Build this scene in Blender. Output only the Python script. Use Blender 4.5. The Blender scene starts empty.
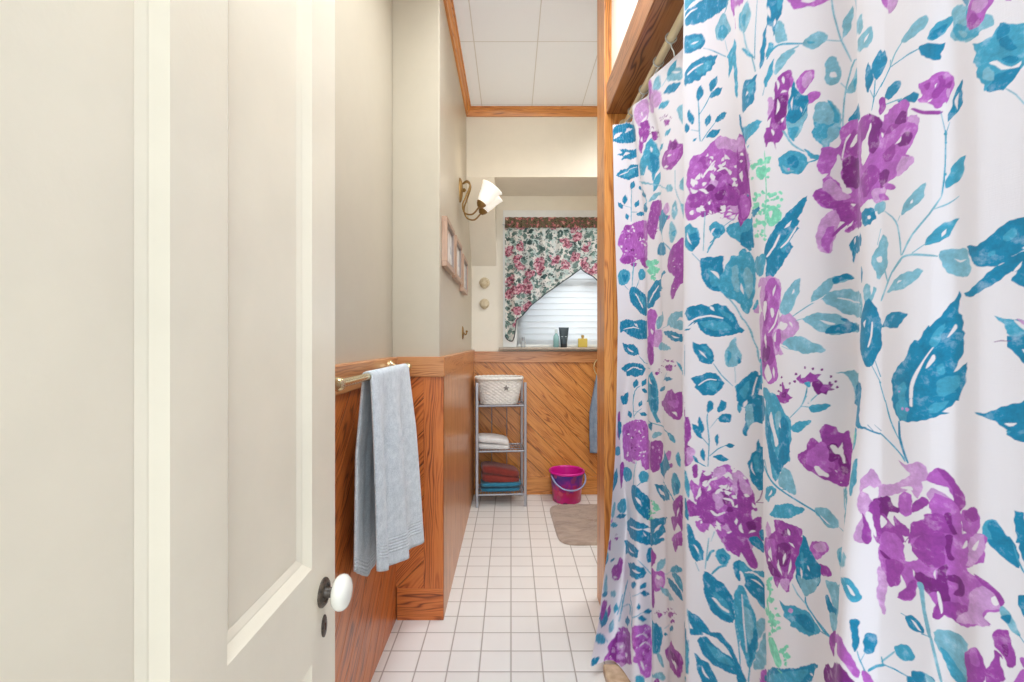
import bpy, bmesh, math, random
import numpy as np
from mathutils import Vector, Matrix
C = bpy.context.scene.collection
SC = bpy.context.scene
PI = math.pi

# ------------------------------------------------------------------ camera, world, lamps, exposure
cam_data = bpy.data.cameras.new('camera')
cam_data.sensor_width = 36.0
cam_data.lens = 36.0 * 480.0 / 1024.0
cam_data.shift_x = 1.0 / 1024.0
cam_data.clip_start = 0.02
camera = bpy.data.objects.new('camera', cam_data)
C.objects.link(camera)
camera.location = (0.0, 0.0, 1.15)
camera.rotation_euler = (PI / 2, 0, 0)
SC.camera = camera

world = bpy.data.worlds.new('sky')
SC.world = world
world.use_nodes = True
bg = world.node_tree.nodes['Background']
bg.inputs[0].default_value = (0.85, 0.93, 1.0, 1)
bg.inputs[1].default_value = 1.0

def area(name, loc, aim, size, power, col, size_y=None):
    l = bpy.data.lights.new(name, 'AREA')
    l.energy = power; l.color = col; l.size = size
    if size_y: l.shape = 'RECTANGLE'; l.size_y = size_y
    o = bpy.data.objects.new(name, l); C.objects.link(o)
    o.location = loc
    d = Vector(aim) - Vector(loc)
    o.rotation_euler = d.to_track_quat('-Z', 'Y').to_euler()
    return o
area('bathroom_fill_light', (0.06, 1.15, 2.66), (0.06, 1.15, 0), 0.55, 14.0, (0.91, 0.97, 1.02), 1.5).data.spread = math.radians(150)  # unseen area light added under the ceiling to light the room
area('dormer_fill_light', (0.92, 2.60, 2.66), (0.60, 2.75, 0), 0.6, 9.0, (0.96, 0.98, 1.0), 0.6).data.spread = math.radians(130)  # unseen fill added to brighten the far end beyond the post
area('hall_fill_light', (0.05, -1.9, 1.75), (0.05, 1.2, 0.85), 1.4, 38.0, (0.81, 0.935, 1.02), 1.6)  # large fill panel added in the hall behind the camera
area('shower_fill_light', (0.95, 1.0, 2.60), (0.95, 1.0, 0), 0.5, 3.0, (1.0, 0.98, 0.95))  # unseen fill added above the shower, shines through the curtain cloth
area('daylight_at_window', (0.55, 4.3, 1.8), (0.55, 3.5, 1.6), 1.4, 17.0, (0.92, 0.97, 1.0))
globe = bpy.data.lights.new('ceiling_fill_point', 'POINT')  # unseen point light added to brighten the ceiling
globe.energy = 4.8; globe.color = (0.87, 0.95, 1.03); globe.shadow_soft_size = 0.12
fill_pt_o = bpy.data.objects.new('ceiling_fill_point', globe); C.objects.link(fill_pt_o); fill_pt_o.location = (0.10, 1.25, 2.46)

SC.view_settings.view_transform = 'Standard'
SC.view_settings.look = 'None'
SC.view_settings.exposure = 0.40
SC.view_settings.gamma = 1.0
SC.view_settings.use_curve_mapping = False

# ------------------------------------------------------------------ helpers
def lin(c):
    return tuple((v / 255 / 12.92) if v / 255 <= 0.04045 else ((v / 255 + 0.055) / 1.055) ** 2.4 for v in c)
def rgba(c): return (*lin(c), 1.0)

class NT:
    """small wrapper to write node materials briefly"""
    def __init__(s, name):
        s.m = bpy.data.materials.new(name); s.m.use_nodes = True
        s.t = s.m.node_tree; s.b = s.t.nodes['Principled BSDF']
    def n(s, kind, **kw):
        nd = s.t.nodes.new('ShaderNode' + kind)
        for k, v in kw.items():
            if hasattr(nd, k) and not k.startswith('i_'): setattr(nd, k, v)
        return nd
    def link(s, a, b): s.t.links.new(a, b)
    def inp(s, nd, key, v):
        if isinstance(v, bpy.types.NodeSocket): s.link(v, nd.inputs[key])
        elif v is not None: nd.inputs[key].default_value = v
    def math(s, op, a, b=None, c=None, clamp=False):
        nd = s.n('Math', operation=op); nd.use_clamp = clamp
        s.inp(nd, 0, a)
        if b is not None: s.inp(nd, 1, b)
        if c is not None: s.inp(nd, 2, c)
        return nd.outputs[0]
    def mix(s, f, a, b, mode='MIX'):
        nd = s.n('Mix', data_type='RGBA', blend_type=mode)
        s.inp(nd, 0, f); s.inp(nd, 6, a); s.inp(nd, 7, b)
        return nd.outputs[2]
    def coord(s, which='Object'):
        return s.n('TexCoord').outputs[which]
    def mapping(s, v, scale=(1, 1, 1), loc=(0, 0, 0), rot=(0, 0, 0)):
        nd = s.n('Mapping'); s.link(v, nd.inputs[0])
        nd.inputs['Scale'].default_value = scale; nd.inputs['Location'].default_value = loc; nd.inputs['Rotation'].default_value = rot
        return nd.outputs[0]
    def noise(s, v, scale, detail=3, rough=.5, dist=0.0, out=0):
        nd = s.n('TexNoise'); s.link(v, nd.inputs['Vector'])
        nd.inputs['Scale'].default_value = scale; nd.inputs['Detail'].default_value = detail
        nd.inputs['Roughness'].default_value = rough; nd.inputs['Distortion'].default_value = dist
        return nd.outputs[out]
    def ramp(s, f, stops, interp='LINEAR'):
        nd = s.n('ValToRGB'); nd.color_ramp.interpolation = interp
        e = nd.color_ramp.elements
        e[0].position, e[0].color = stops[0][0], stops[0][1]
        e[1].position, e[1].color = stops[-1][0], stops[-1][1]
        for p, c in stops[1:-1]:
            x = e.new(p); x.color = c
        s.link(f, nd.inputs[0]); return nd.outputs[0]
    def bump(s, h, strength=.3, dist=.01):
        nd = s.n('Bump'); s.link(h, nd.inputs['Height'])
        nd.inputs['Strength'].default_value = strength; nd.inputs['Distance'].default_value = dist
        s.link(nd.outputs[0], s.b.inputs['Normal'])
    def base(s, c, rough=.5, metal=0.0, **kw):
        s.inp(s.b, 'Base Color', c if isinstance(c, bpy.types.NodeSocket) else rgba(c))
        s.inp(s.b, 'Roughness', rough); s.inp(s.b, 'Metallic', metal)
        for k, v in kw.items(): s.inp(s.b, k.replace('_', ' '), v)
        return s.m

def paint(name, c, rough=.4, mottle=.04, bump=.05, scale=9.0):
    t = NT(name); co = t.coord()
    n = t.noise(co, scale, 4, .6)
    d = tuple(max(0, v * (1 - mottle * 1.4)) for v in c)
    col = t.ramp(n, [(.3, rgba(d)), (.65, rgba(c))])
    t.bump(t.noise(co, 140, 3), bump, .002)
    return t.base(col, rough)

def wood(name, light, mid, dark, rough=.34, scale=1.0, contrast=1.0):
    """varnished oak; UV.x runs across the board in metres, UV.y along it"""
    t = NT(name); uv = t.n('UVMap').outputs[0]
    warp = t.noise(t.mapping(uv, (9 * scale, 1.3 * scale, 1)), 1.6, 2, .5)
    sep = t.n('SeparateXYZ'); t.link(uv, sep.inputs[0])
    x = t.math('ADD', sep.outputs[0], t.math('MULTIPLY', warp, .13))
    rings = t.math('SINE', t.math('MULTIPLY', x, 480 * scale))
    rings = t.math('MULTIPLY_ADD', rings, .5, .5)
    streak = t.noise(t.mapping(uv, (300 * scale, 9 * scale, 1)), 1, 4, .75)
    broad = t.noise(t.mapping(uv, (20 * scale, 2.2 * scale, 1)), 1.3, 3)
    patch = t.ramp(broad, [(.36, (0, 0, 0, 1)), (.58, (1, 1, 1, 1))])
    f = t.math('ADD', t.math('MULTIPLY', t.math('MULTIPLY', t.math('POWER', rings, 2.4), patch), .50 * contrast), t.math('MULTIPLY', streak, .52))
    f = t.math('ADD', f, t.math('MULTIPLY', t.math('SUBTRACT', broad, .5), .35))
    col = t.ramp(f, [(.16, rgba(light)), (.50, rgba(mid)), (1.0, rgba(dark))])
    t.bump(f, .12, .002)
    m = t.base(col, t.math('MULTIPLY_ADD', streak, .2, rough - .1))
    t.b.inputs['Coat Weight'].default_value = .25; t.b.inputs['Coat Roughness'].default_value = .22
    return m

M = {}
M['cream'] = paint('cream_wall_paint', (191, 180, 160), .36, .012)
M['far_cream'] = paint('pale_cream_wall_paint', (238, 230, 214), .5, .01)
M['door'] = paint('cream_door_gloss', (240, 230, 208), .28, .02, .08, 5)
M['white'] = paint('white_gloss', (238, 238, 234), .35, .02)
M['oak'] = wood('orange_oak', (220, 150, 76), (192, 116, 50), (112, 58, 22))
M['oak_dark'] = wood('reddish_oak', (214, 124, 58), (186, 96, 40), (96, 42, 16), contrast=1.2)
M['oak_trim'] = wood('oak_trim_boards', (206, 144, 90), (180, 114, 64), (118, 66, 34), contrast=.8)
M['oak_brown'] = wood('brown_oak_beam', (172, 114, 68), (138, 84, 44), (72, 38, 16), contrast=1.3)
M['groove'] = paint('dark_groove', (84, 44, 20), .7, .1)
M['brass'] = NT('polished_brass').base((226, 206, 160), .22, .9)
M['antique'] = NT('antique_brass').base((150, 118, 70), .35, .85)
M['iron'] = paint('aged_iron', (92, 78, 66), .4, .5, .5, 160)
M['porcelain'] = NT('white_porcelain').base((238, 234, 222), .15)
M['steel'] = NT('grey_painted_steel').base((166, 166, 172), .35, .5)

# floor tile: grout lines measured at X = 0.1113 k, Y = 1.669 + 0.112 k
t = NT('white_floor_tile'); co = t.coord(); sp = t.n('SeparateXYZ'); t.link(co, sp.inputs[0])
def cell(v, off, s):
    q = t.math('DIVIDE', t.math('SUBTRACT', v, off), s)
    fr = t.math('FRACT', q)
    return t.math('MULTIPLY', t.math('MINIMUM', fr, t.math('SUBTRACT', 1.0, fr)), s), t.math('FLOOR', q)
dx, ix = cell(sp.outputs[0], -11.13, .1113); dy, iy = cell(sp.outputs[1], 1.669 - 11.2, .112)
edge = t.math('MINIMUM', dx, dy)
mask = t.ramp(edge, [(.0010, (0, 0, 0, 1)), (.0026, (1, 1, 1, 1))])
cid = t.n('CombineXYZ'); t.link(ix, cid.inputs[0]); t.link(iy, cid.inputs[1])
wn = t.n('TexWhiteNoise'); t.link(cid.outputs[0], wn.inputs['Vector'])
tilec = t.mix(t.math('MULTIPLY', wn.outputs[0], .6), rgba((238, 235, 231)), rgba((230, 226, 221)))
tilec = t.mix(t.math('MULTIPLY', t.noise(co, 7, 3), .35), tilec, rgba((222, 216, 209)))
col = t.mix(mask, rgba((152, 140, 130)), tilec)
t.bump(t.ramp(edge, [(.001, (0, 0, 0, 1)), (.006, (1, 1, 1, 1))]), .35, .003)
M['tile'] = t.base(col, t.math('MULTIPLY_ADD', mask, -.38, .7))

# ceiling panels
t = NT('white_ceiling_panels'); co = t.coord(); sp = t.n('SeparateXYZ'); t.link(co, sp.inputs[0])
dx, ix = cell(sp.outputs[0], .138 - 3.3, .33); dy, iy = cell(sp.outputs[1], 2.485 - 6.63, .663)
edge = t.math('MINIMUM', dx, dy)
mk = t.ramp(edge, [(.0008, (0, 0, 0, 1)), (.003, (1, 1, 1, 1))])
col = t.mix(mk, rgba((202, 201, 198)), rgba((243, 248, 255)))
t.bump(t.math('ADD', mk, t.math('MULTIPLY', t.noise(co, 120, 3), .25)), .2, .003)
M['ceiling'] = t.base(col, .75)

# ------------------------------------------------------------------ mesh helpers
def new_bm():
    bm = bmesh.new(); bm.loops.layers.uv.new('UVMap'); return bm

def finish(name, bm, mats, parent=None, smooth=None, loc=None):
    me = bpy.data.meshes.new(name)
    bmesh.ops.recalc_face_normals(bm, faces=bm.faces)
    bm.to_mesh(me); bm.free()
    for m in (mats if isinstance(mats, (list, tuple)) else [mats]): me.materials.append(m)
    o = bpy.data.objects.new(name, me); C.objects.link(o)
    if smooth is not None:
        for p in me.polygons: p.use_smooth = True
        if smooth < 180: me.set_sharp_from_angle(angle=math.radians(smooth))
    if parent: o.parent = parent
    if loc: o.location = loc
    return o

def thing(name, label, cat, loc=(0, 0, 0), rz=0.0, group=None):
    o = bpy.data.objects.new(name, None); C.objects.link(o)
    o.empty_display_size = .05
    o.location = loc; o.rotation_euler = (0, 0, rz)
    return tag(o, label, cat, group)

def tag(o, label, cat, group=None):
    o['label'] = label; o['category'] = cat
    if group: o['group'] = group
    return o

def struct(o, label=None):
    o['kind'] = 'structure'
    if label: o['label'] = label
    return o

def face(bm, vs, uvs=None, mat=0):
    f = bm.faces.new(vs); f.material_index = mat
    if uvs:
        L = bm.loops.layers.uv.active
        for lp, uv in zip(f.loops, uvs): lp[L].uv = uv
    return f

rnd = random.Random(11)
def box(bm, lo, hi, along=2, mat=0, bevel=0.0, M4=None):
    """box with wood UVs; 'along' is the grain axis"""
    lo = Vector(lo); hi = Vector(hi)
    tmp = bmesh.new(); bmesh.ops.create_cube(tmp, size=1)
    for v in tmp.verts:
        v.co = Vector([lo[i] + (v.co[i] + .5) * (hi[i] - lo[i]) for i in range(3)])
    if bevel: bmesh.ops.bevel(tmp, geom=tmp.edges[:], offset=bevel, segments=2, affect='EDGES', profile=.5)
    tmp.normal_update()
    ou, ov = rnd.random() * 3, rnd.random() * 3
    oth = [i for i in range(3) if i != along]
    L = bm.loops.layers.uv.active
    vm = {}
    for f in tmp.faces:
        vs = []
        for v in f.verts:
            if v.index not in vm:
                p = v.co.copy()
                vm[v.index] = (bm.verts.new(M4 @ p if M4 else p), p)
            vs.append(vm[v.index])
        nf = bm.faces.new([a for a, _ in vs]); nf.material_index = mat
        nrm = f.normal; ax = max(range(3), key=lambda i: abs(nrm[i]))
        for lp, (_, p) in zip(nf.loops, vs):
            if ax == along: uv = (p[oth[0]] + ou, p[oth[1]] + ov)
            else:
                o2 = [i for i in oth if i != ax][0]
                uv = (p[o2] + ou, p[along] + ov)
            lp[L].uv = uv
    tmp.free()

def tube(bm, pts, r, seg=10, mat=0, cap=True, closed=False):
    pts = [Vector(p) for p in pts]; n = len(pts)
    rs = r if isinstance(r, (list, tuple)) else [r] * n
    rings = []; up = None
    for i, p in enumerate(pts):
        a = pts[(i - 1) % n] if (closed or i > 0) else p
        b = pts[(i + 1) % n] if (closed or i < n - 1) else p
        d = (b - a).normalized()
        if up is None:
            up = Vector((0, 0, 1)) if abs(d.z) < .9 else Vector((1, 0, 0))
        s = d.cross(up).normalized(); up = s.cross(d).normalized()
        rings.append([bm.verts.new(p + rs[i] * (math.cos(q) * s + math.sin(q) * up)) for q in [2 * PI * k / seg for k in range(seg)]])
    for i in range(n if closed else n - 1):
        A, B = rings[i], rings[(i + 1) % n]
        for k in range(seg): face(bm, [A[k], A[(k + 1) % seg], B[(k + 1) % seg], B[k]], None, mat)
    if cap and not closed:
        face(bm, rings[0][::-1], None, mat); face(bm, rings[-1], None, mat)

def spline(ctrl, n=8, closed=False):
    P = [Vector(p) for p in ctrl]; N = len(P); out = []
    for i in range(N if closed else N - 1):
        p0 = P[i - 1] if (closed or i) else P[0]; p1 = P[i]; p2 = P[(i + 1) % N]
        p3 = P[(i + 2) % N] if (closed or i < N - 2) else P[-1]
        for k in range(n):
            u = k / n
            out.append(.5 * (2 * p1 + (p2 - p0) * u + (2 * p0 - 5 * p1 + 4 * p2 - p3) * u * u + (3 * p1 - p0 - 3 * p2 + p3) * u ** 3))
    if not closed: out.append(P[-1])
    return out

def lathe(bm, prof, seg=32, M4=None, mat=0, cap0=False, cap1=False):
    """prof: (radius, height) pairs revolved about local Z"""
    M4 = M4 or Matrix.Identity(4); rings = []
    for r, z in prof:
        rings.append([bm.verts.new(M4 @ Vector((r * math.cos(2 * PI * k / seg), r * math.sin(2 * PI * k / seg), z))) for k in range(seg)])
    L = bm.loops.layers.uv.active
    for i in range(len(prof) - 1):
        A, B = rings[i], rings[i + 1]
        for k in range(seg):
            face(bm, [A[k], A[(k + 1) % seg], B[(k + 1) % seg], B[k]],
                 [(k / seg, i), ((k + 1) / seg, i), ((k + 1) / seg, i + 1), (k / seg, i + 1)], mat)
    if cap0: face(bm, rings[0][::-1], None, mat)
    if cap1: face(bm, rings[-1], None, mat)

def grid(bm, fn, nu, nv, mat=0, closed_u=False, uvfn=None):
    V = [[bm.verts.new(fn(i / nu, j / nv)) for j in range(nv + 1)] for i in range(nu if closed_u else nu + 1)]
    for i in range(nu):
        for j in range(nv):
            A, B = V[i], V[(i + 1) % len(V)]
            q = [(i, j), (i + 1, j), (i + 1, j + 1), (i, j + 1)]
            uv = [uvfn(a / nu, b / nv) if uvfn else (a / nu, b / nv) for a, b in q]
            face(bm, [A[j], B[j], B[j + 1], A[j + 1]], uv, mat)
    return V

def axis_matrix(loc, d):
    return Matrix.Translation(loc) @ Vector(d).normalized().to_track_quat('Z', 'Y').to_matrix().to_4x4()

def clip(poly, a, b, c):
    """keep the part of a 2D polygon where a x + b y <= c"""
    out = []
    for i, p in enumerate(poly):
        q = poly[(i + 1) % len(poly)]
        dp = a * p[0] + b * p[1] - c; dq = a * q[0] + b * q[1] - c
        if dp <= 0: out.append(p)
        if (dp < 0 < dq) or (dq < 0 < dp):
            s = dp / (dp - dq); out.append((p[0] + s * (q[0] - p[0]), p[1] + s * (q[1] - p[1])))
    return out

def diag_panel(bm, o, a, b, n, w, h, ang, bw=.095, thick=.012, gap=.0032, mat=0, back=1):
    """tongue-and-groove boards at an angle, clipped to a w x h rectangle at o (a, b in-plane axes, n outward)"""
    o, a, b, n = Vector(o), Vector(a), Vector(b), Vector(n)
    P = lambda u, v, d: o + a * u + b * v + n * d
    face(bm, [bm.verts.new(P(u, v, .002)) for u, v in ((0, 0), (w, 0), (w, h), (0, h))], [(0, 0), (w, 0), (w, h), (0, h)], back)
    cu, cv = math.cos(ang), math.sin(ang)           # along the board
    nu, nv = -cv, cu
    ds = [u * nu + v * nv for u, v in ((0, 0), (w, 0), (w, h), (0, h))]
    k = math.floor(min(ds) / bw)
    while k * bw < max(ds):
        poly = [(0, 0), (w, 0), (w, h), (0, h)]
        poly = clip(poly, nu, nv, (k + 1) * bw - gap / 2)
        if poly: poly = clip(poly, -nu, -nv, -(k * bw + gap / 2))
        if len(poly) > 2:
            ou, ov = rnd.random() * 5, rnd.random() * 5
            top = [bm.verts.new(P(u, v, thick)) for u, v in poly]
            bot = [bm.verts.new(P(u, v, .002)) for u, v in poly]
            uv = [(u * nu + v * nv + ou, u * cu + v * cv + ov) for u, v in poly]
            face(bm, top, uv, mat)
            for i in range(len(poly)):
                j = (i + 1) % len(poly)
                face(bm, [bot[i], bot[j], top[j], top[i]], [uv[i], uv[j], uv[j], uv[i]], mat)
        k += 1

# ------------------------------------------------------------------ the setting
X_LEFT, X_BUMP, Y_BUMP, Y_FAR, CEIL = -.495, -.297, 1.995, 3.615, 2.70
bm = new_bm(); box(bm, (-1.2, -1.6, -.06), (1.45, 3.7, 0)); struct(finish('floor', bm, M['tile']))
bm = new_bm(); box(bm, (-.6, -.12, CEIL), (1.45, 3.7, CEIL + .06)); struct(finish('ceiling', bm, M['ceiling']))
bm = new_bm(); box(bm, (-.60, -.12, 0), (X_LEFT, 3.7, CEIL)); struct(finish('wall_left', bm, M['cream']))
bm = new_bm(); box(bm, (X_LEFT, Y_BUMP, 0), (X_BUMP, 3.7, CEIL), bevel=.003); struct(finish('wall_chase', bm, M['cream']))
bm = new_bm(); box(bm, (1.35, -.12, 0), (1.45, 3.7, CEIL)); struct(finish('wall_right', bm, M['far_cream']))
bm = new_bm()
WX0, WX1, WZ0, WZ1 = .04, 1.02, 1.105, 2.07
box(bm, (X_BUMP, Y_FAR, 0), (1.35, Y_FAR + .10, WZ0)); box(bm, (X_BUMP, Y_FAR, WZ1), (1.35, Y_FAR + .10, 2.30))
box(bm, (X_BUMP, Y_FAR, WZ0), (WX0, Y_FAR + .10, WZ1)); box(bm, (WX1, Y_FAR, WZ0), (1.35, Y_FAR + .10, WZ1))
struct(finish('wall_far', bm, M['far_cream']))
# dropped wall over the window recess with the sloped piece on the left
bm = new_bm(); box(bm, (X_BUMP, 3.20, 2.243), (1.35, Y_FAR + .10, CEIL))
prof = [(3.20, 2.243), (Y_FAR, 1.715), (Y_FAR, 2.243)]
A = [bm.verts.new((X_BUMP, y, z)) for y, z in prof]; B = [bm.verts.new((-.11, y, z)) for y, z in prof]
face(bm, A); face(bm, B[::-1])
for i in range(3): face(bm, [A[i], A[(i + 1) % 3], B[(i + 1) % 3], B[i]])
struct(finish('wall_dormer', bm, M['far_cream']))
# front wall with the doorway the camera stands in, shower walls and partition
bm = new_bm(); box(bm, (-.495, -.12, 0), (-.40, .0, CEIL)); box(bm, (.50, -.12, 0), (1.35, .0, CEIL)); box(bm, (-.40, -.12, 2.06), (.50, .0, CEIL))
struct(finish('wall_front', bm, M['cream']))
bm = new_bm(); box(bm, (.425, 2.0, 0), (1.35, 2.14, CEIL)); struct(finish('wall_partition', bm, M['far_cream']))
bm = new_bm(); box(bm, (.416, .0, 2.15), (.53, 1.985, CEIL)); struct(finish('wall_header', bm, M['far_cream']))

# wainscot on the left wall
CAPZ0, CAPZ1 = 1.003, 1.085
bm = new_bm(); diag_panel(bm, (X_LEFT, .0, .0), (0, 1, 0), (0, 0, 1), (1, 0, 0), 1.995, CAPZ0, math.radians(45), thick=.021)
struct(finish('trim_1', bm, [M['oak_dark'], M['groove']]), 'reddish diagonal oak boards on the left wall')
bm = new_bm(); box(bm, (X_LEFT, 0, CAPZ0), (-.465, 1.975, CAPZ1), along=1, bevel=.004)
struct(finish('trim_2', bm, M['oak_trim']))
# wainscot on the front of the chase
bm = new_bm(); diag_panel(bm, (-.474, Y_BUMP, .13), (1, 0, 0), (0, 0, 1), (0, -1, 0), .12, CAPZ0 - .13, math.radians(45), thick=.015)
struct(finish('trim_3', bm, [M['oak_dark'], M['groove']]))
bm = new_bm()
box(bm, (-.360, 1.977, .13), (-.278, Y_BUMP, CAPZ0), along=2, bevel=.0015)
box(bm, (-.470, 1.976, 0), (-.278, Y_BUMP, .13), along=0, bevel=.0015)
struct(finish('trim_4', bm, M['oak_dark']))
bm = new_bm(); box(bm, (-.474, 1.968, CAPZ0), (-.274, Y_BUMP, CAPZ1), along=0, bevel=.003)
struct(finish('trim_5', bm, M['oak_trim']))
# side of the chase: upright boards and cap
bm = new_bm(); y = 1.98
while y < Y_FAR - .02:
    w = min(.26, Y_FAR - .014 - y); box(bm, (X_BUMP, y, 0), (-.278, y + w - .0008, CAPZ0), along=2, bevel=.0008); y += w
struct(finish('trim_6', bm, M['oak_trim']), 'upright pale oak boards on the side of the chase')
bm = new_bm(); box(bm, (X_BUMP, 1.97, CAPZ0), (-.272, Y_FAR - .02, CAPZ1), along=1, bevel=.003)
struct(finish('trim_7', bm, M['oak_trim']))
# far wainscot under the window
bm = new_bm(); diag_panel(bm, (-.278, Y_FAR, .13), (1, 0, 0), (0, 0, 1), (0, -1, 0), 1.628, .87, math.radians(-45), thick=.014)
struct(finish('trim_8', bm, [M['oak'], M['groove']]), 'diagonal oak boards below the window')
bm = new_bm(); box(bm, (-.278, Y_FAR - .022, 0), (1.35, Y_FAR, .133), along=0, bevel=.002)
struct(finish('baseboard_far', bm, M['oak']))
bm = new_bm(); box(bm, (-.278, Y_FAR - .030, .990), (1.35, Y_FAR, 1.072), along=0, bevel=.003)
struct(finish('trim_9', bm, M['oak_trim']))
# crown trim
def crown(name, p, q, inward):
    p, q, i = Vector(p), Vector(q), Vector(inward)
    prof = [(0, 0), (.012, 0), (.016, .016), (.024, .026), (.026, .040), (.034, .044), (.034, .056), (0, .056)]
    bm = new_bm(); ou = rnd.random() * 4; l = (q - p).length
    A = [bm.verts.new(p + i * d + Vector((0, 0, z))) for d, z in prof]; B = [bm.verts.new(q + i * d + Vector((0, 0, z))) for d, z in prof]
    for k in range(len(prof)):
        j = (k + 1) % len(prof)
        face(bm, [A[k], A[j], B[j], B[k]], [(k * .02 + ou, 0), (k * .02 + .02 + ou, 0), (k * .02 + .02 + ou, l), (k * .02 + ou, l)])
    face(bm, A); face(bm, B[::-1])
    return struct(finish(name, bm, M['oak']))
crown('trim_10', (X_BUMP, 3.20, CEIL - .056), (1.35, 3.20, CEIL - .056), (0, -1, 0))
crown('trim_11', (X_BUMP, Y_BUMP, CEIL - .056), (X_BUMP, 3.168, CEIL - .056), (1, 0, 0))
crown('trim_12', (X_LEFT, .0, CEIL - .056), (X_LEFT, Y_BUMP, CEIL - .056), (1, 0, 0))
crown('trim_13', (X_LEFT + .034, Y_BUMP, CEIL - .056), (X_BUMP + .034, Y_BUMP, CEIL - .056), (0, -1, 0))
# oak post and header beam of the shower opening
bm = new_bm(); box(bm, (.386, 1.985, 0), (.425, 2.152, CEIL), along=2, bevel=.003)
box(bm, (.425, 1.985, 0), (.56, 2.0, CEIL), along=2, bevel=.002)
struct(finish('trim_14', bm, M['oak']), 'tall oak post at the end of the shower')
bm = new_bm(); box(bm, (.394, .0, 2.088), (.56, 1.985, 2.210), along=1, bevel=.004)
struct(finish('trim_15', bm, M['oak_brown']), 'oak beam over the shower curtain')
# low threshold in front of the shower
t = NT('tan_stone'); M['stone'] = t.base(t.ramp(t.noise(t.coord(), 30, 5), [(.3, rgba((176, 142, 108))), (.7, rgba((214, 186, 152)))]), .4)
bm = new_bm(); box(bm, (.318, .0, .0), (.52, 1.66, .035), bevel=.006); box(bm, (.52, .0, 0), (.56, 1.985, .30), bevel=.01)
struct(finish('trim_16', bm, M['stone']))
bm = new_bm(); box(bm, (.56, .02, .02), (1.34, 1.98, .04)); struct(finish('floor_shower', bm, M['white']))

# ------------------------------------------------------------------ the door
door = bpy.data.objects.new('door_1', None); C.objects.link(door); door.location = (-.33, .125, 0)
struct(door, 'open cream panelled door on the left')
bm = new_bm()
W_, H_, T_ = .775, 2.03, .036
ys = [0, .102, .3395, .433, .671, W_]; zs = [.01, .20, .614, .772, 1.90, H_]
def leaf_side(x, sgn):
    V = lambda y, z, d=0: bm.verts.new((x - sgn * d, y, z))
    for i in range(5):
        for j in range(5):
            y0, y1, z0, z1 = ys[i], ys[i + 1], zs[j], zs[j + 1]
            if i in (1, 3) and j in (1, 3):
                rings = [(0, 0), (.002, .0015), (.014, .0100), (.016, .0104), (.026, .0145), (.028, .0140)]
                R = [[V(y0 + a, z0 + a, d), V(y1 - a, z0 + a, d), V(y1 - a, z1 - a, d), V(y0 + a, z1 - a, d)] for a, d in rings]
                for A, B in zip(R[:-1], R[1:]):
                    for k in range(4): face(bm, [A[k], A[(k + 1) % 4], B[(k + 1) % 4], B[k]])
                face(bm, R[-1])
            else:
                face(bm, [V(y0, z0), V(y1, z0), V(y1, z1), V(y0, z1)])
leaf_side(0, 1); leaf_side(-T_, -1)
for (a, b) in (((0, .01), (W_, .01)), ((W_, .01), (W_, H_)), ((W_, H_), (0, H_)), ((0, H_), (0, .01))):
    face(bm, [bm.verts.new((0, *a)), bm.verts.new((0, *b)), bm.verts.new((-T_, *b)), bm.verts.new((-T_, *a))])
bmesh.ops.remove_doubles(bm, verts=bm.verts, dist=1e-5)
finish('door_leaf', bm, M['door'], door)
KY, KZ = .842 - .125, .709
Mx = axis_matrix((0, KY, KZ), (1, 0, 0))
bm = new_bm()
lathe(bm, [(.0, .0), (.0245, .0), (.0245, .003), (.021, .006), (.017, .0065), (.015, .004), (.010, .0045), (.0085, .010), (.0085, .022), (.0, .022)], 28, Mx @ Matrix.Scale(1.0, 4))
finish('rosette', bm, M['iron'], door, 40)
bm = new_bm()
lathe(bm, [(.0, .017), (.010, .017), (.014, .0185), (.024, .022), (.0285, .027), (.0300, .033), (.0285, .039), (.0235, .0445), (.014, .048), (.0, .049)], 36, Mx)
finish('doorknob', bm, M['porcelain'], door, 180)['label'] = 'white porcelain knob'
bm = new_bm(); My = axis_matrix((0, KY + .004, KZ - .061), (1, 0, 0))
lathe(bm, [(.0, .0), (.011, .0), (.011, .0018), (.0085, .003), (.0, .003)], 24, My @ Matrix.Diagonal((1, 1.75, 1, 1)))
lathe(bm, [(.0, .0028), (.0028, .0028), (.0028, .0036), (.0, .0036)], 14, axis_matrix((0, KY + .004, KZ - .058), (1, 0, 0)), mat=1)
box(bm, (.0030, KY + .0030, KZ - .068), (.0036, KY + .0050, KZ - .058), mat=1)
finish('keyhole_plate', bm, [M['iron'], M['groove']], door, 40)
bm = new_bm()
for z in (.25, 1.75): tube(bm, [(.004, -.004, z), (.004, -.004, z + .09)], .006, 10)
finish('hinge', bm, M['iron'], door, 40)

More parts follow.
